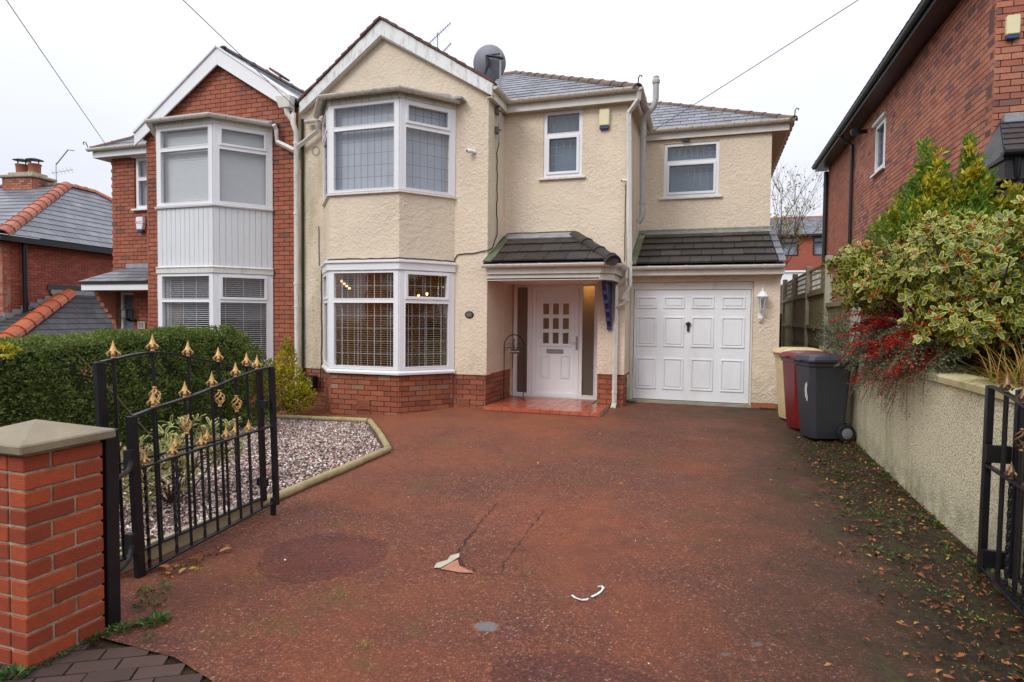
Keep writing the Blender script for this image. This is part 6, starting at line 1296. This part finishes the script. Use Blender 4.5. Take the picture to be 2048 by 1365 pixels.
# pavers at the mouth of the drive
PV = thing('paver_strip', (-2.4, 1.9, -1.6), 'worn dark block paving strip beside the brick pier', 'paving')
base_ = MB(); base_.box(-3.5, -1.5, 1.25, 2.22, -1.68, -1.612); base_.build('paver_bed', 'soil', PV)
fp = Fr((-3.3, 1.35, -1.606), (.86, .5, 0), (-.5, .86, 0)); fp.N = ZV.copy()
for i in range(14):
    for jx in range(-10, 14):
        u, v_ = i*.203+(jx % 2)*.1, jx*.103; c_ = fp.P(u+.1, v_+.05)
        lim = 2.2-max(0, c_.x+2.35)*.35-max(0, c_.x+1.95)*.7
        if -3.2 < c_.x < -1.35 and 1.35 < c_.y < lim: mb = MB(); mb.boxf(fp, u+.003, u+.197, v_+.003, v_+.097, -.05, .006+random.uniform(-.003, .003), random.random()); mb.build('paver', 'paver', PV)

# ============================================================= STREET OPPOSITE (seen only in the window reflections)
for i, x in enumerate((-22, -10, 2.5, 15)):
    OH = thing('opposite_house', (x, -19, -1.7), ['red brick house furthest left across the street, reflected in the windows', 'grey rendered house across the street facing the left houses', 'red brick house directly across the street from the drive', 'grey rendered house furthest right across the street'][i], 'house', 'houses across the street')
    mb = MB(); mb.wall(Fr((x+9, -19, 0), (-1, 0, 0)), 0, 9, -1.7, 3.6, [(1, 2.8, -.6, .9), (6, 7.8, -.6, .9), (1, 2.8, 1.7, 3.), (6, 7.8, 1.7, 3.), (4, 4.9, -1.7, .5)]); mb.build('wall', ['brick_red', 'render_grey'][i % 2], OH)
    for u, z, w_, h in ((1, -.6, 1.8, 1.5), (6, -.6, 1.8, 1.5), (1, 1.7, 1.8, 1.3), (6, 1.7, 1.8, 1.3)): mb = MB(); q = Fr((x+9, -19, 0), (-1, 0, 0)); mb.wall(q, u, u+w_, z, z+h, [(u+.1, u+.85, z+.1, z+h-.1), (u+.95, u+w_-.1, z+.1, z+h-.1)], -.1, -.02); mb.boxf(q, u, u+w_, z, z+h, -.3, -.25); mb.build('window', 'upvc', OH)
    mb = MB(); mb.prism(Fr((x+4.5, -24, 0), (0, 1, 0)), [(-.6, 3.6), (5.4, 3.6), (2.4, 5.9)], -4.9, 4.9); mb.build('roof', 'slate_dark', OH)
OW = MB(); OW.box(-40, 30, -12.2, -12, -1.7, -.8); tag(OW.build('opposite_wall', 'brick_red'), 'low brick garden wall across the street seen in reflection', 'wall')

# ============================================================= PLANTING
def noisef(P, f, seed=0.):
    return np.sin(P[:, 0]*f+seed)*np.cos(P[:, 1]*f*1.3+seed*2)+.6*np.sin(P[:, 2]*f*1.7+P[:, 0]*f*.6+seed)+.4*np.sin(P[:, 1]*f*2.9+P[:, 2]*f*2.1)
# green hedge between the two front gardens
HG = thing('hedge', (-6.8, 5.4, -1.6), 'clipped dark green hedge between the two front gardens', 'hedge')
def hedge_top(Y): return np.interp(Y, [2.4, 4, 4.5, 5.3, 6.2, 6.95, 7.3, 7.6, 7.8], [-.36, -.33, -.30, -.25, -.22, -.21, -.30, -.50, -.8])
n = 60000; Y = np.random.uniform(2.5, 7.72, n); r_ = np.random.rand(n); top = hedge_top(Y); X = np.where(r_ < .55, -6.33-np.random.rand(n)**2*.22, np.random.uniform(-7.4, -6.35, n)); Zc = np.where(r_ < .55, np.random.uniform(-1.62, 0, n)*1., 0)
Zc = np.where(r_ < .55, -1.62+(top+1.62)*np.random.rand(n), top-np.random.rand(n)**2*.14)
ed = r_ > .9; Y = np.where(ed, 7.62-np.random.rand(n)**2*.25, Y); top = hedge_top(Y); Zc = np.where(ed, -1.62+(top+1.62)*np.random.rand(n), Zc); Zc = np.minimum(Zc, top)
C = np.c_[X, Y, Zc]; nf = noisef(C, 5.5)+.5*noisef(C, 13, 2.); C[:, 0] += nf*.045; C[:, 2] += nf*.03; cr_ = (Zc > top-.16) & (X > -6.5); C[cr_, 0] -= .06
D = np.random.normal(size=(n, 3))*.7+np.where((r_ < .55)[:, None], np.array([1., 0, .35]), np.array([.1, -.1, 1.])); keep = ~((nf < -1.0) & (np.random.rand(n) < .75)); C, D = C[keep], D[keep]; n = len(C); L_ = np.random.uniform(.028, .05, n)
leaf_object('foliage', HG, 'leaf_hedge', leaf_mesh(C, D, np.random.normal(size=(n, 3))+[0, 0, .6], L_, L_*.45, None), np.clip(np.random.beta(2, 2.6, n)+.12*np.clip(noisef(C, 2.2, 1.), -1, 1), .001, .999))
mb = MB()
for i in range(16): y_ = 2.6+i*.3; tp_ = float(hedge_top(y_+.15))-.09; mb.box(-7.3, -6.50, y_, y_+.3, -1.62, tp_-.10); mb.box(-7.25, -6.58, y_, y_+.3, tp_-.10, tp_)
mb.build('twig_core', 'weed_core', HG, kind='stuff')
ln = thing('lime_shrub', (-6.4, 4.0, -.6), 'small lime green leaves growing over the near end of the hedge at the left edge', 'shrub')
foliage('foliage', ln, 'leaf_gold', [((-6.33, 3.98, -.36), (.10, .16, .06), 150), ((-6.3, 3.8, -.95), (.10, .12, .10), 50)], (.04, .07), .6)
# golden shrub by the downpipe
GS = thing('golden_shrub', (-6.6, 8.5, -1.6), 'golden green shrub with an upright spire at the foot of the central downpipe', 'shrub')
foliage('foliage', GS, 'leaf_gold', [((-6.66, 8.5, -1.15), (.36, .3, .36), 2600), ((-6.35, 8.4, -1.32), (.26, .25, .24), 1300), ((-6.68, 8.55, -.72), (.15, .15, .26), 700), ((-6.68, 8.55, -.48), (.06, .06, .16), 160), ((-6.95, 8.5, -1.0), (.2, .2, .3), 700)], (.03, .055), .6, rndshift=.05)
stems('stem', GS, 'bark', (-6.6, 8.5, -1.65), [(-6.68, 8.55, -.4), (-6.4, 8.4, -1.2), (-6.9, 8.5, -.9)], .015)
# variegated shrub behind the left gates
VS = thing('variegated_shrub', (-4.25, 4, -1.6), 'low cream and green variegated shrub in the gravel bed behind the left gate', 'shrub')
stems('stem', VS, 'twig', (-4.3, 4.0, -1.6), [(-4.3+random.uniform(-.3, .3), 4+random.uniform(-.6, .6), -1.0) for _ in range(14)], .01)
GR = thing('rose_stem', (-4.9, 4.2, -1.6), 'long bare arching stem crossing the hedge behind the folded gate', 'plant')
mb = MB(); P = [Vector((-4.6, 4.3, -1.3)), Vector((-4.75, 4.1, -.95)), Vector((-4.95, 3.95, -.6)), Vector((-5.2, 3.9, -.35))]; mb.tube(P, [.006, .006, .005, .003], 5); mb.build('stem', 'twig', GR)
foliage('leaf', GR, 'leaf_dead', [((-5.05, 3.93, -.52), (.12, .08, .16), 40)], (.02, .04), .6)
# ---- variegated holly
def big_leaf(name, w_=.5, edge=.78, mats=('leaf_holly_edge', 'leaf_holly_green'), curl=.12):
    mb = MB(); n = 8; O_ = []; I_ = []
    for i in range(n):
        t = 2*math.pi*i/n; x = .5+.5*math.cos(t); y = w_*.5*math.sin(t)*(1.0 if i % 2 else .92); z = -curl*(2*abs(y))**1.0+.1*math.sin(x*3.1); O_.append((x, y, z)); I_.append((.5+(x-.5)*edge, y*edge*.9, z*.7+.02))
    v = O_+I_+[(.5, 0, .06)]; mb.add(v, [(i, (i+1) % n, n+(i+1) % n, n+i) for i in range(n)], .5, 0); mb.add(v, [(n+i, n+(i+1) % n, 2*n) for i in range(n)], .5, 1)
    return mb
def whorls(centers, dirs, per=5, size=(.05, .075)):
    out_ = []
    for c, d in zip(centers, dirs):
        d = Vector(d).normalized(); a = d.orthogonal().normalized(); b = d.cross(a); s0 = random.uniform(0, 6.28)
        for k in range(per):
            t = s0+k*2*math.pi/per+random.uniform(-.3, .3); ax = (a*math.cos(t)+b*math.sin(t)+d*random.uniform(.1, .9)).normalized(); nn = (d+Vector((random.uniform(-.3, .3), random.uniform(-.3, .3), random.uniform(-.2, .4)))).normalized(); sd_ = nn.cross(ax).normalized(); nn = ax.cross(sd_)
            out_.append((Vector(c)+ax*.008-d*random.uniform(0, .05), ax, sd_, nn, random.uniform(*size)))
    return out_
def place_leaves(parent, proto, leaves, mats, nobj=300, name='leaf'):
    leaves.sort(key=lambda q: q[0].length); me = proto.mesh(name, mats, (0, 0, 0), smooth=True); off_ = wloc(parent)
    for p, ax, sd_, nn, s_ in leaves[:nobj]:
        o = bpy.data.objects.new(name, me); col.objects.link(o); o.parent = parent; Mx = Matrix((ax*s_, sd_*s_, nn*s_)).transposed().to_4x4(); Mx.translation = p-off_; o.matrix_basis = Mx
    rest = leaves[nobj:]
    if rest:
        pv = np.array(proto.v); F = proto.f; n = len(rest); B = np.array([[tuple(ax*s_), tuple(sd_*s_), tuple(nn*s_)] for p, ax, sd_, nn, s_ in rest]); Pp = np.array([tuple(q[0]) for q in rest])-np.array(off_)
        V = np.einsum('vk,nkj->nvj', pv, B)+Pp[:, None, :]; nv = len(pv); allF = []
        for i in range(n): b = i*nv; allF += [tuple(b+k for k in f) for f in F]
        me2 = bpy.data.meshes.new('foliage'); me2.from_pydata(V.reshape(-1, 3).tolist(), [], allF)
        for mm in mats: me2.materials.append(M[mm])
        me2.polygons.foreach_set('material_index', np.tile(proto.m, n).astype(np.int32)); me2.polygons.foreach_set('use_smooth', [True]*len(me2.polygons))
        at = me2.attributes.new('rnd', 'FLOAT', 'FACE'); at.data.foreach_set('value', np.repeat(np.random.rand(n), len(F)).astype(np.float32))
        o = bpy.data.objects.new('foliage', me2); col.objects.link(o); o.parent = parent; o['kind'] = 'stuff'; WLOC[o.name] = off_

vc_, vd_ = clump_points([((-4.25, 3.62, -1.16), (.28, .32, .2), 34), ((-4.3, 4.12, -1.10), (.28, .32, .22), 44), ((-4.3, 4.6, -1.16), (.24, .28, .18), 24), ((-4.1, 3.35, -1.0), (.1, .12, .12), 8), ((-4.2, 3.9, -1.36), (.28, .5, .12), 26)], 1, .3); vd_ = vd_*.6+np.array([.1, -.1, .8])
place_leaves(VS, big_leaf('leaf', .26, .62, ('leaf_euon', 'leaf_euon_green'), -.1), whorls(vc_, vd_, 7, (.07, .12)), ['leaf_euon', 'leaf_euon_green'])
HY = thing('holly_bush', (2.4, 6.4, -.5), 'large variegated holly with yellow edged leaves and red berries above the retaining wall', 'shrub')
hc = [((2.35, 6.5, .47), (.88, .95, .50), 600), ((1.60, 7.1, .46), (.44, .55, .38), 210), ((2.95, 5.7, .52), (.75, .85, .54), 340), ((2.2, 7.0, .85), (.5, .4, .22), 130), ((1.95, 6.3, .05), (.38, .5, .24), 130), ((1.42, 7.3, .60), (.26, .4, .18), 70), ((3.4, 5.2, .5), (.6, .7, .55), 120)]
hc[4] = ((2.05, 6.1, .0), (.45, .5, .26), 180)
Cc, Dd = clump_points(hc, 1., .55); k = (Cc[:, 2] > -.33); Cc, Dd = Cc[k], Dd[k]; Dd = Dd+np.random.normal(size=Dd.shape)*.35+np.array([0, -.15, .35])
place_leaves(HY, big_leaf('leaf'), whorls(Cc, Dd, 6, (.055, .085)), ['leaf_holly_edge', 'leaf_holly_green'])
stems('branch', HY, 'bark', (2.45, 6.6, -.5), [tuple(c) for c in Cc[::22]], .022, .005)
mb = MB()
for c in Cc[::2]:
    if random.random() < .42:
        for _ in range(7): q = Vector(c)+Vector((random.gauss(0, .018), random.gauss(0, .018)-.01, random.gauss(0, .015))); mb.lathe(q, [(.002, -.007), (.007, -.003), (.007, .003), (.002, .007)], 6)
mb.build('berry', 'berry', HY, kind='stuff')
foliage('inner_foliage', HY, 'leaf_hedge', [((2.4, 6.6, .35), (.75, .8, .38), 3600), ((2.95, 5.8, .35), (.6, .7, .42), 2000), ((1.65, 7.15, .4), (.32, .4, .26), 800)], (.05, .08), .5, shell=.2, rndshift=-.12, kind='stuff')
# ---- tall golden tipped evergreen
TE = thing('evergreen_shrub', (2.5, 7.7, -.5), 'tall golden tipped evergreen shrub rising behind the holly', 'shrub')
foliage('foliage', TE, 'leaf_tall', [((2.3, 7.3, .85), (.4, .3, .3), 900), ((2.35, 7.7, 1.0), (.50, .45, .45), 7000), ((2.20, 7.65, 1.42), (.17, .16, .3), 1400), ((2.12, 7.6, 1.74), (.07, .07, .18), 300), ((2.10, 7.6, 1.5), (.10, .1, .10), 200), ((2.55, 7.65, 1.42), (.12, .11, .34), 1100), ((2.53, 7.65, 1.80), (.05, .05, .16), 220), ((2.95, 7.7, 1.05), (.36, .3, .26), 2600), ((3.3, 7.6, 1.3), (.22, .2, .2), 900), ((1.85, 7.8, .98), (.2, .2, .2), 800), ((2.05, 7.6, .95), (.3, .25, .3), 1400), ((1.98, 7.7, 1.28), (.10, .10, .18), 300), ((2.7, 7.7, 1.45), (.10, .1, .14), 260)], (.05, .085), .42, dens=.62, upbias=1.0, shell=.25, rndw=.85)
tipc = [((2.17+random.gauss(0, .10), 7.42+random.gauss(0, .06), 1.25+random.gauss(0, .22)), (.035, .035, .07), 46) for _ in range(26)]+[((2.52+random.gauss(0, .05), 7.5, 1.5+random.gauss(0, .2)), (.03, .03, .07), 46) for _ in range(14)]+[((2.88+random.gauss(0, .14), 7.42, 1.22+random.gauss(0, .08)), (.035, .035, .06), 46) for _ in range(8)]+[((1.84+random.gauss(0, .07), 7.6, 1.08+random.gauss(0, .06)), (.03, .03, .05), 40) for _ in range(4)]
foliage('golden_tips', TE, 'leaf_gold', tipc, (.05, .08), .42, dens=.7, upbias=1.0, rndshift=.2, kind='stuff')
stems('branch', TE, 'bark', (2.45, 7.75, -.5), [(2.2, 7.65, 1.7), (2.55, 7.65, 1.8), (2.9, 7.7, 1.2), (1.9, 7.8, 1.1), (3.2, 7.6, 1.3), (2.35, 7.7, 1.3)], .03, .006)
# ---- cotoneaster with red leaves cascading over the wall
CO = thing('cotoneaster', (1.9, 7.2, -.5), 'cotoneaster with red autumn leaves trailing over the top of the retaining wall', 'shrub')
def sprays(starts, nleaf, sz, droop, reach):
    C = []; D = []; paths = []
    for (p, d, L) in starts:
        p = np.array(p, float); d = np.array(d, float); d /= np.linalg.norm(d); q = p.copy(); pts = [q.copy()]; m = 14
        for i in range(m): d = d+np.array([0, 0, -droop/m])+np.random.normal(size=3)*.05; d /= np.linalg.norm(d); q = q+d*L/m; pts.append(q.copy())
        paths.append(pts); side = np.cross(d, [0, 0, 1.]); side /= np.linalg.norm(side)+1e-9
        for i in range(nleaf):
            f = np.random.rand()*(m-1); a = pts[int(f)]+(pts[int(f)+1]-pts[int(f)])*(f % 1); s_ = (1 if i % 2 else -1)*np.random.rand()*reach*(1-f/m*.6); C.append(a+side*s_+np.array([0, 0, -abs(s_)*.15])+np.random.normal(size=3)*.008); D.append(side*np.sign(s_)+d*.6+np.random.normal(size=3)*.4)
    return np.array(C), np.array(D), paths
rr = random.Random(3)
def mk(nm, mat, n, box, dirf, L, nleaf, sz, droop, reach):
    st = [((rr.uniform(*box[0]), rr.uniform(*box[1]), rr.uniform(*box[2])), dirf(), rr.uniform(*L)) for _ in range(n)]; C, D, Pth = sprays(st, nleaf, sz, droop, reach); m = len(C); l_ = np.random.uniform(*sz, m)
    leaf_object(nm, CO, mat, leaf_mesh(C, D, np.random.normal(size=(m, 3))*.4+[0, 0, 1], l_, l_*.6, None), np.random.beta(2, 2, m)); mb = MB()
    for p in Pth: mb.tube(p[::3]+[p[-1]], [.005, .004, .0035, .003, .002, .002][:len(p[::3])+1], 4, caps=False)
    mb.build('stem', 'twig', CO, kind='stuff')
dl = lambda: (rr.uniform(-1, -.3), rr.uniform(-.9, .5), rr.uniform(-.1, .7))
mk('green_foliage', 'leaf_coton', 70, ((1.75, 2.1), (6.0, 8.3), (-.42, -.05)), dl, (.35, .75), 190, (.018, .03), 1.6, .11)
mk('red_foliage', 'leaf_red', 70, ((1.75, 2.1), (6.1, 8.2), (-.38, .12)), dl, (.3, .65), 190, (.020, .034), 1.1, .10)
mk('trailing_foliage', 'leaf_coton', 16, ((1.68, 1.76), (5.8, 7.0), (-.42, -.36)), lambda: (rr.uniform(-.6, -.2), rr.uniform(-.9, .3), rr.uniform(-.2, .1)), (.35, .65), 70, (.012, .02), 2.2, .05)
mk('trailing_red_foliage', 'leaf_red', 14, ((1.70, 1.8), (6.0, 7.4), (-.42, -.30)), lambda: (rr.uniform(-.7, -.3), rr.uniform(-.9, .2), rr.uniform(-.1, .3)), (.3, .6), 80, (.014, .022), 1.8, .06)
DS = thing('dry_shrub', (1.75, 9.3, -.5), 'sparse brownish shrub behind the bins at the foot of the wooden fence', 'shrub')
foliage('foliage', DS, 'leaf_coton', [((1.7, 9.2, -.22), (.35, .5, .22), 1500), ((1.75, 10.1, -.1), (.3, .5, .28), 1200), ((1.55, 8.6, -.3), (.2, .3, .14), 500)], (.02, .045), .35, upbias=.3, shell=.2, rndshift=.15)
stems('stem', DS, 'twig', [(1.8, 9.3, -.5), (1.85, 10.0, -.5)], [(1.5+random.random()*.4, 8.8+random.random()*1.6, random.uniform(-.2, .12)) for _ in range(18)], .008, .003)
# ---- ornamental grass
OG = thing('ornamental_grass', (2.0, 4.95, -.5), 'tuft of arching golden brown grass spilling over the coping by the right gate', 'grass')
mb = MB()
for i in range(330):
    b = Vector((random.uniform(1.88, 2.15), random.uniform(4.75, 5.25), -.47)); az = random.uniform(0, 6.28); d = Vector((math.cos(az)*.6-.45, math.sin(az)*.7-.1, random.uniform(.9, 1.9))).normalized(); L = random.uniform(.3, .62); q = b.copy(); wd = random.uniform(.003, .006); side = d.cross(ZV).normalized(); P = [q.copy()]
    dr = random.uniform(.16, .34)
    for k in range(8): d = (d+Vector((0, 0, -dr))).normalized(); q = q+d*L/8; P.append(q.copy())
    r = random.random()
    for k in range(8): w0, w1 = wd*(1-k/8.2), wd*(1-(k+1)/8.2); mb.face([P[k]-side*w0, P[k]+side*w0, P[k+1]+side*w1, P[k+1]-side*w1], max(.001, r))
mb.build('blade', 'leaf_grass', OG, kind='stuff')
BLf = thing('broadleaf_shrub', (2.35, 4.9, -.5), 'broad leaved green shrub with dark red buds at the right edge', 'shrub')
cp_, dp_ = clump_points([((2.2, 4.85, -.02), (.18, .25, .2), 26), ((2.45, 4.7, .15), (.25, .25, .25), 34), ((2.15, 4.5, -.2), (.1, .15, .1), 8)], 1, .3); dp_ = dp_*.5+np.array([-.2, -.2, .9])
place_leaves(BLf, big_leaf('leaf', .36, .9, None, .05), whorls(cp_, dp_, 6, (.08, .13)), ['leaf_big', 'leaf_big'])
stems('stem', BLf, 'bark', (2.35, 4.95, -.5), [tuple(c) for c in cp_[::4]], .012, .004)
mb = MB()
for c in cp_[::3]:
    for _ in range(12): mb.lathe(Vector(c)+Vector((random.gauss(0, .012), random.gauss(0, .012), .02+random.gauss(0, .012))), [(.001, -.005), (.005, 0), (.001, .005)], 5)
mb.build('bud', 'bin_red', BLf, kind='stuff')
# ---- debris strip by the wall
strip_ = [(1.78, 2.3), (1.78, 8.9), (1.25, 8.75), (1.08, 8.1), (1.22, 7.5), (1.12, 6.9), (1.2, 6.2), (1.02, 5.6), (1.12, 5.0), (.98, 4.5), (1.1, 3.9), (.92, 3.4), (1.0, 2.9), (.9, 2.4)]
def scatter(poly, n, falloff=None):
    xs = [p[0] for p in poly]; ys_ = [p[1] for p in poly]; P = np.random.rand(n*3, 2); P[:, 0] = min(xs)+P[:, 0]*(max(xs)-min(xs)); P[:, 1] = min(ys_)+P[:, 1]*(max(ys_)-min(ys_)); P = P[inside(P, poly)]
    if falloff is not None: P = P[np.random.rand(len(P)) < falloff(P)]
    return P[:n]
def litter(name, P, size, label, mat='leaf_dead', dz=.012, asp=.5, flat=.25, rs=0.):
    n = len(P); z = np.array([gz(a, b) for a, b in P])+dz+np.random.rand(n)*.015; C = np.c_[P, z]; D = np.random.normal(size=(n, 3))*[1, 1, flat]; l_ = np.random.uniform(*size, n); up = np.random.normal(size=(n, 3))*.35+[0, 0, 1.]
    o = leaf_object(name, None, mat, leaf_mesh(C, D, up, l_, l_*asp, None, .3), np.clip(np.random.rand(n)+rs, .001, .999)); return tag(o, label, 'leaves', kind='stuff')
wide = [(1.76, 2.3), (1.76, 8.8), (1.1, 8.8), (.7, 7), (.75, 5), (.4, 3.4), (.6, 2.3)]
litter('leaf_litter', scatter(wide, 1500, lambda P: np.clip((P[:, 0]-.75)/.6, .03, 1)), (.018, .055), 'brown fallen leaves gathered along the foot of the retaining wall')
litter('fine_debris', scatter(wide, 4500, lambda P: np.clip((P[:, 0]-.7)/.6, .02, 1)), (.008, .022), 'fine twigs and crumbs of leaf on the dark soil by the wall', asp=.35)
litter('stray_leaves', scatter([(-3, 2.6), (-3.2, 8), (1, 8.6), (1, 3)], 34), (.02, .045), 'a few stray brown leaves lying on the red drive')
def weeds(name, spots, label, mat='leaf_weed'):
    C = []; D = []; L = []
    for x, y, r_, n_, h in spots:
        for _ in range(n_):
            a, q = random.uniform(0, 6.28), r_*random.random()**.6; px_, py_ = x+q*math.cos(a), y+q*math.sin(a); C.append((px_, py_, gz(px_, py_)+.006)); D.append((math.cos(a)+random.gauss(0, .6), math.sin(a)+random.gauss(0, .6), random.uniform(.2, 1.2))); L.append(h*random.uniform(.5, 1.1))
    C, D, L = np.array(C), np.array(D), np.array(L); o = leaf_object(name, None, mat, leaf_mesh(C, D, np.random.normal(size=C.shape)*.4+[0, 0, 1], L, L*.45, None), np.random.rand(len(C))); return tag(o, label, 'weeds', kind='stuff')
weeds('weeds', [(-2.8, 2.3, .05, 60, .035), (-2.72, 2.42, .07, 110, .04), (-2.86, 2.20, .05, 60, .03), (-2.9, 2.55, .07, 60, .03), (-3.02, 2.68, .09, 70, .03), (-2.6, 2.28, .04, 30, .02), (-2.9, 1.86, .06, 90, .04)]+[(-2.86, 1.95+.06*i, .03, 20, .025) for i in range(7)], 'small green weeds growing round the foot of the gate pier')
weeds('weeds', [(random.uniform(1.1, 1.7), random.uniform(3., 8.4), .09, 34, .03) for _ in range(34)]+[(1.68, random.uniform(3, 8.4), .07, 40, .035) for _ in range(14)], 'patches of small green weeds along the foot of the retaining wall')
weeds('weeds', [(.82+.05*i, 10.72, .05, 50, .03) for i in range(5)]+[(-1.27, 10.70, .05, 24, .05)], 'bright weeds at the base of the garage wall')
weeds('moss_tufts', [(-1.55, 2.55, .06, 160, .008), (-1.0, 2.35, .09, 200, .01), (-2.62, 3.0, .10, 120, .008), (-2.0, 2.95, .09, 130, .008), (-1.25, 3.4, .05, 60, .008), (-2.15, 2.6, .10, 100, .008), (-.35, 2.25, .08, 160, .01), (-3.0, 3.0, .08, 120, .01), (-2.5, 2.7, .1, 60, .006)], 'flecks of moss in the worn red tarmac', 'leaf_gold')
weeds('bed_weeds', [(-3.75, 3.0, .18, 260, .05), (-3.8, 2.7, .15, 160, .05), (-4.4, 5.3, .1, 40, .03), (-4.2, 6.0, .08, 40, .025), (-4.4, 7.2, .1, 50, .02), (-5.0, 6.6, .1, 40, .02)], 'low green weeds in the gravel bed', 'leaf_weed')
# curled dead leaves against the gate foot
for i in range(9):
    x, y = -3.16+random.uniform(-.04, .10)+i*.004, 2.86+i*.05+random.uniform(-.02, .02); fr = Fr((x, y, gz(x, y)+.012), (math.cos(i*1.7), math.sin(i*1.7), .1)); pb = big_leaf('leaf', .5, .9, None, -.15); mb = MB(); s_ = .05+.015*(i % 3)
    for vtx in pb.v: mb.v.append(tuple(fr.P(vtx[0]*s_, vtx[2]*s_*1.1, vtx[1]*s_)))
    mb.f = pb.f; mb.r = [random.random()]*len(pb.f); mb.m = [0]*len(pb.f); o = tag(mb.build('fallen_leaf', 'leaf_dead', smooth=True), 'curled brown fallen leaf in the row along the foot of the left gate', 'leaf', 'curled leaves heaped at the gate foot')
litter('gate_leaves', np.c_[np.random.normal(-3.13, .035, 60), np.random.uniform(2.8, 3.35, 60)], (.02, .045), 'small brown leaf crumbs gathered under the open left gate')
# overhead wires
def wire(a, b, sag, label):
    a, b = Vector(a), Vector(b); P = [a.lerp(b, i/24)-ZV*sag*4*(i/24)*(1-i/24) for i in range(25)]; mb = MB(); mb.tube(P, .006, 5); tag(mb.build('overhead_wire', 'wire'), label, 'wire')
for A_, B2, sg, lb in (((-12.427, 10., 3.634), (2.25, -7.0, 5.4), .12, 'telephone wire from the left corner of the brick house to the top left'), ((-7.083, 9.3, 3.70), (-4.0, -7.8, 6.1), .10, 'telephone wire rising from the joint of the two gables towards the street'), ((-1.086, 11.8, 3.52), (15.4, -4.6, 7.5), .12, 'telephone wire rising from the garage wing gutter to the upper right')):
    wire(A_, B2, sg, lb)
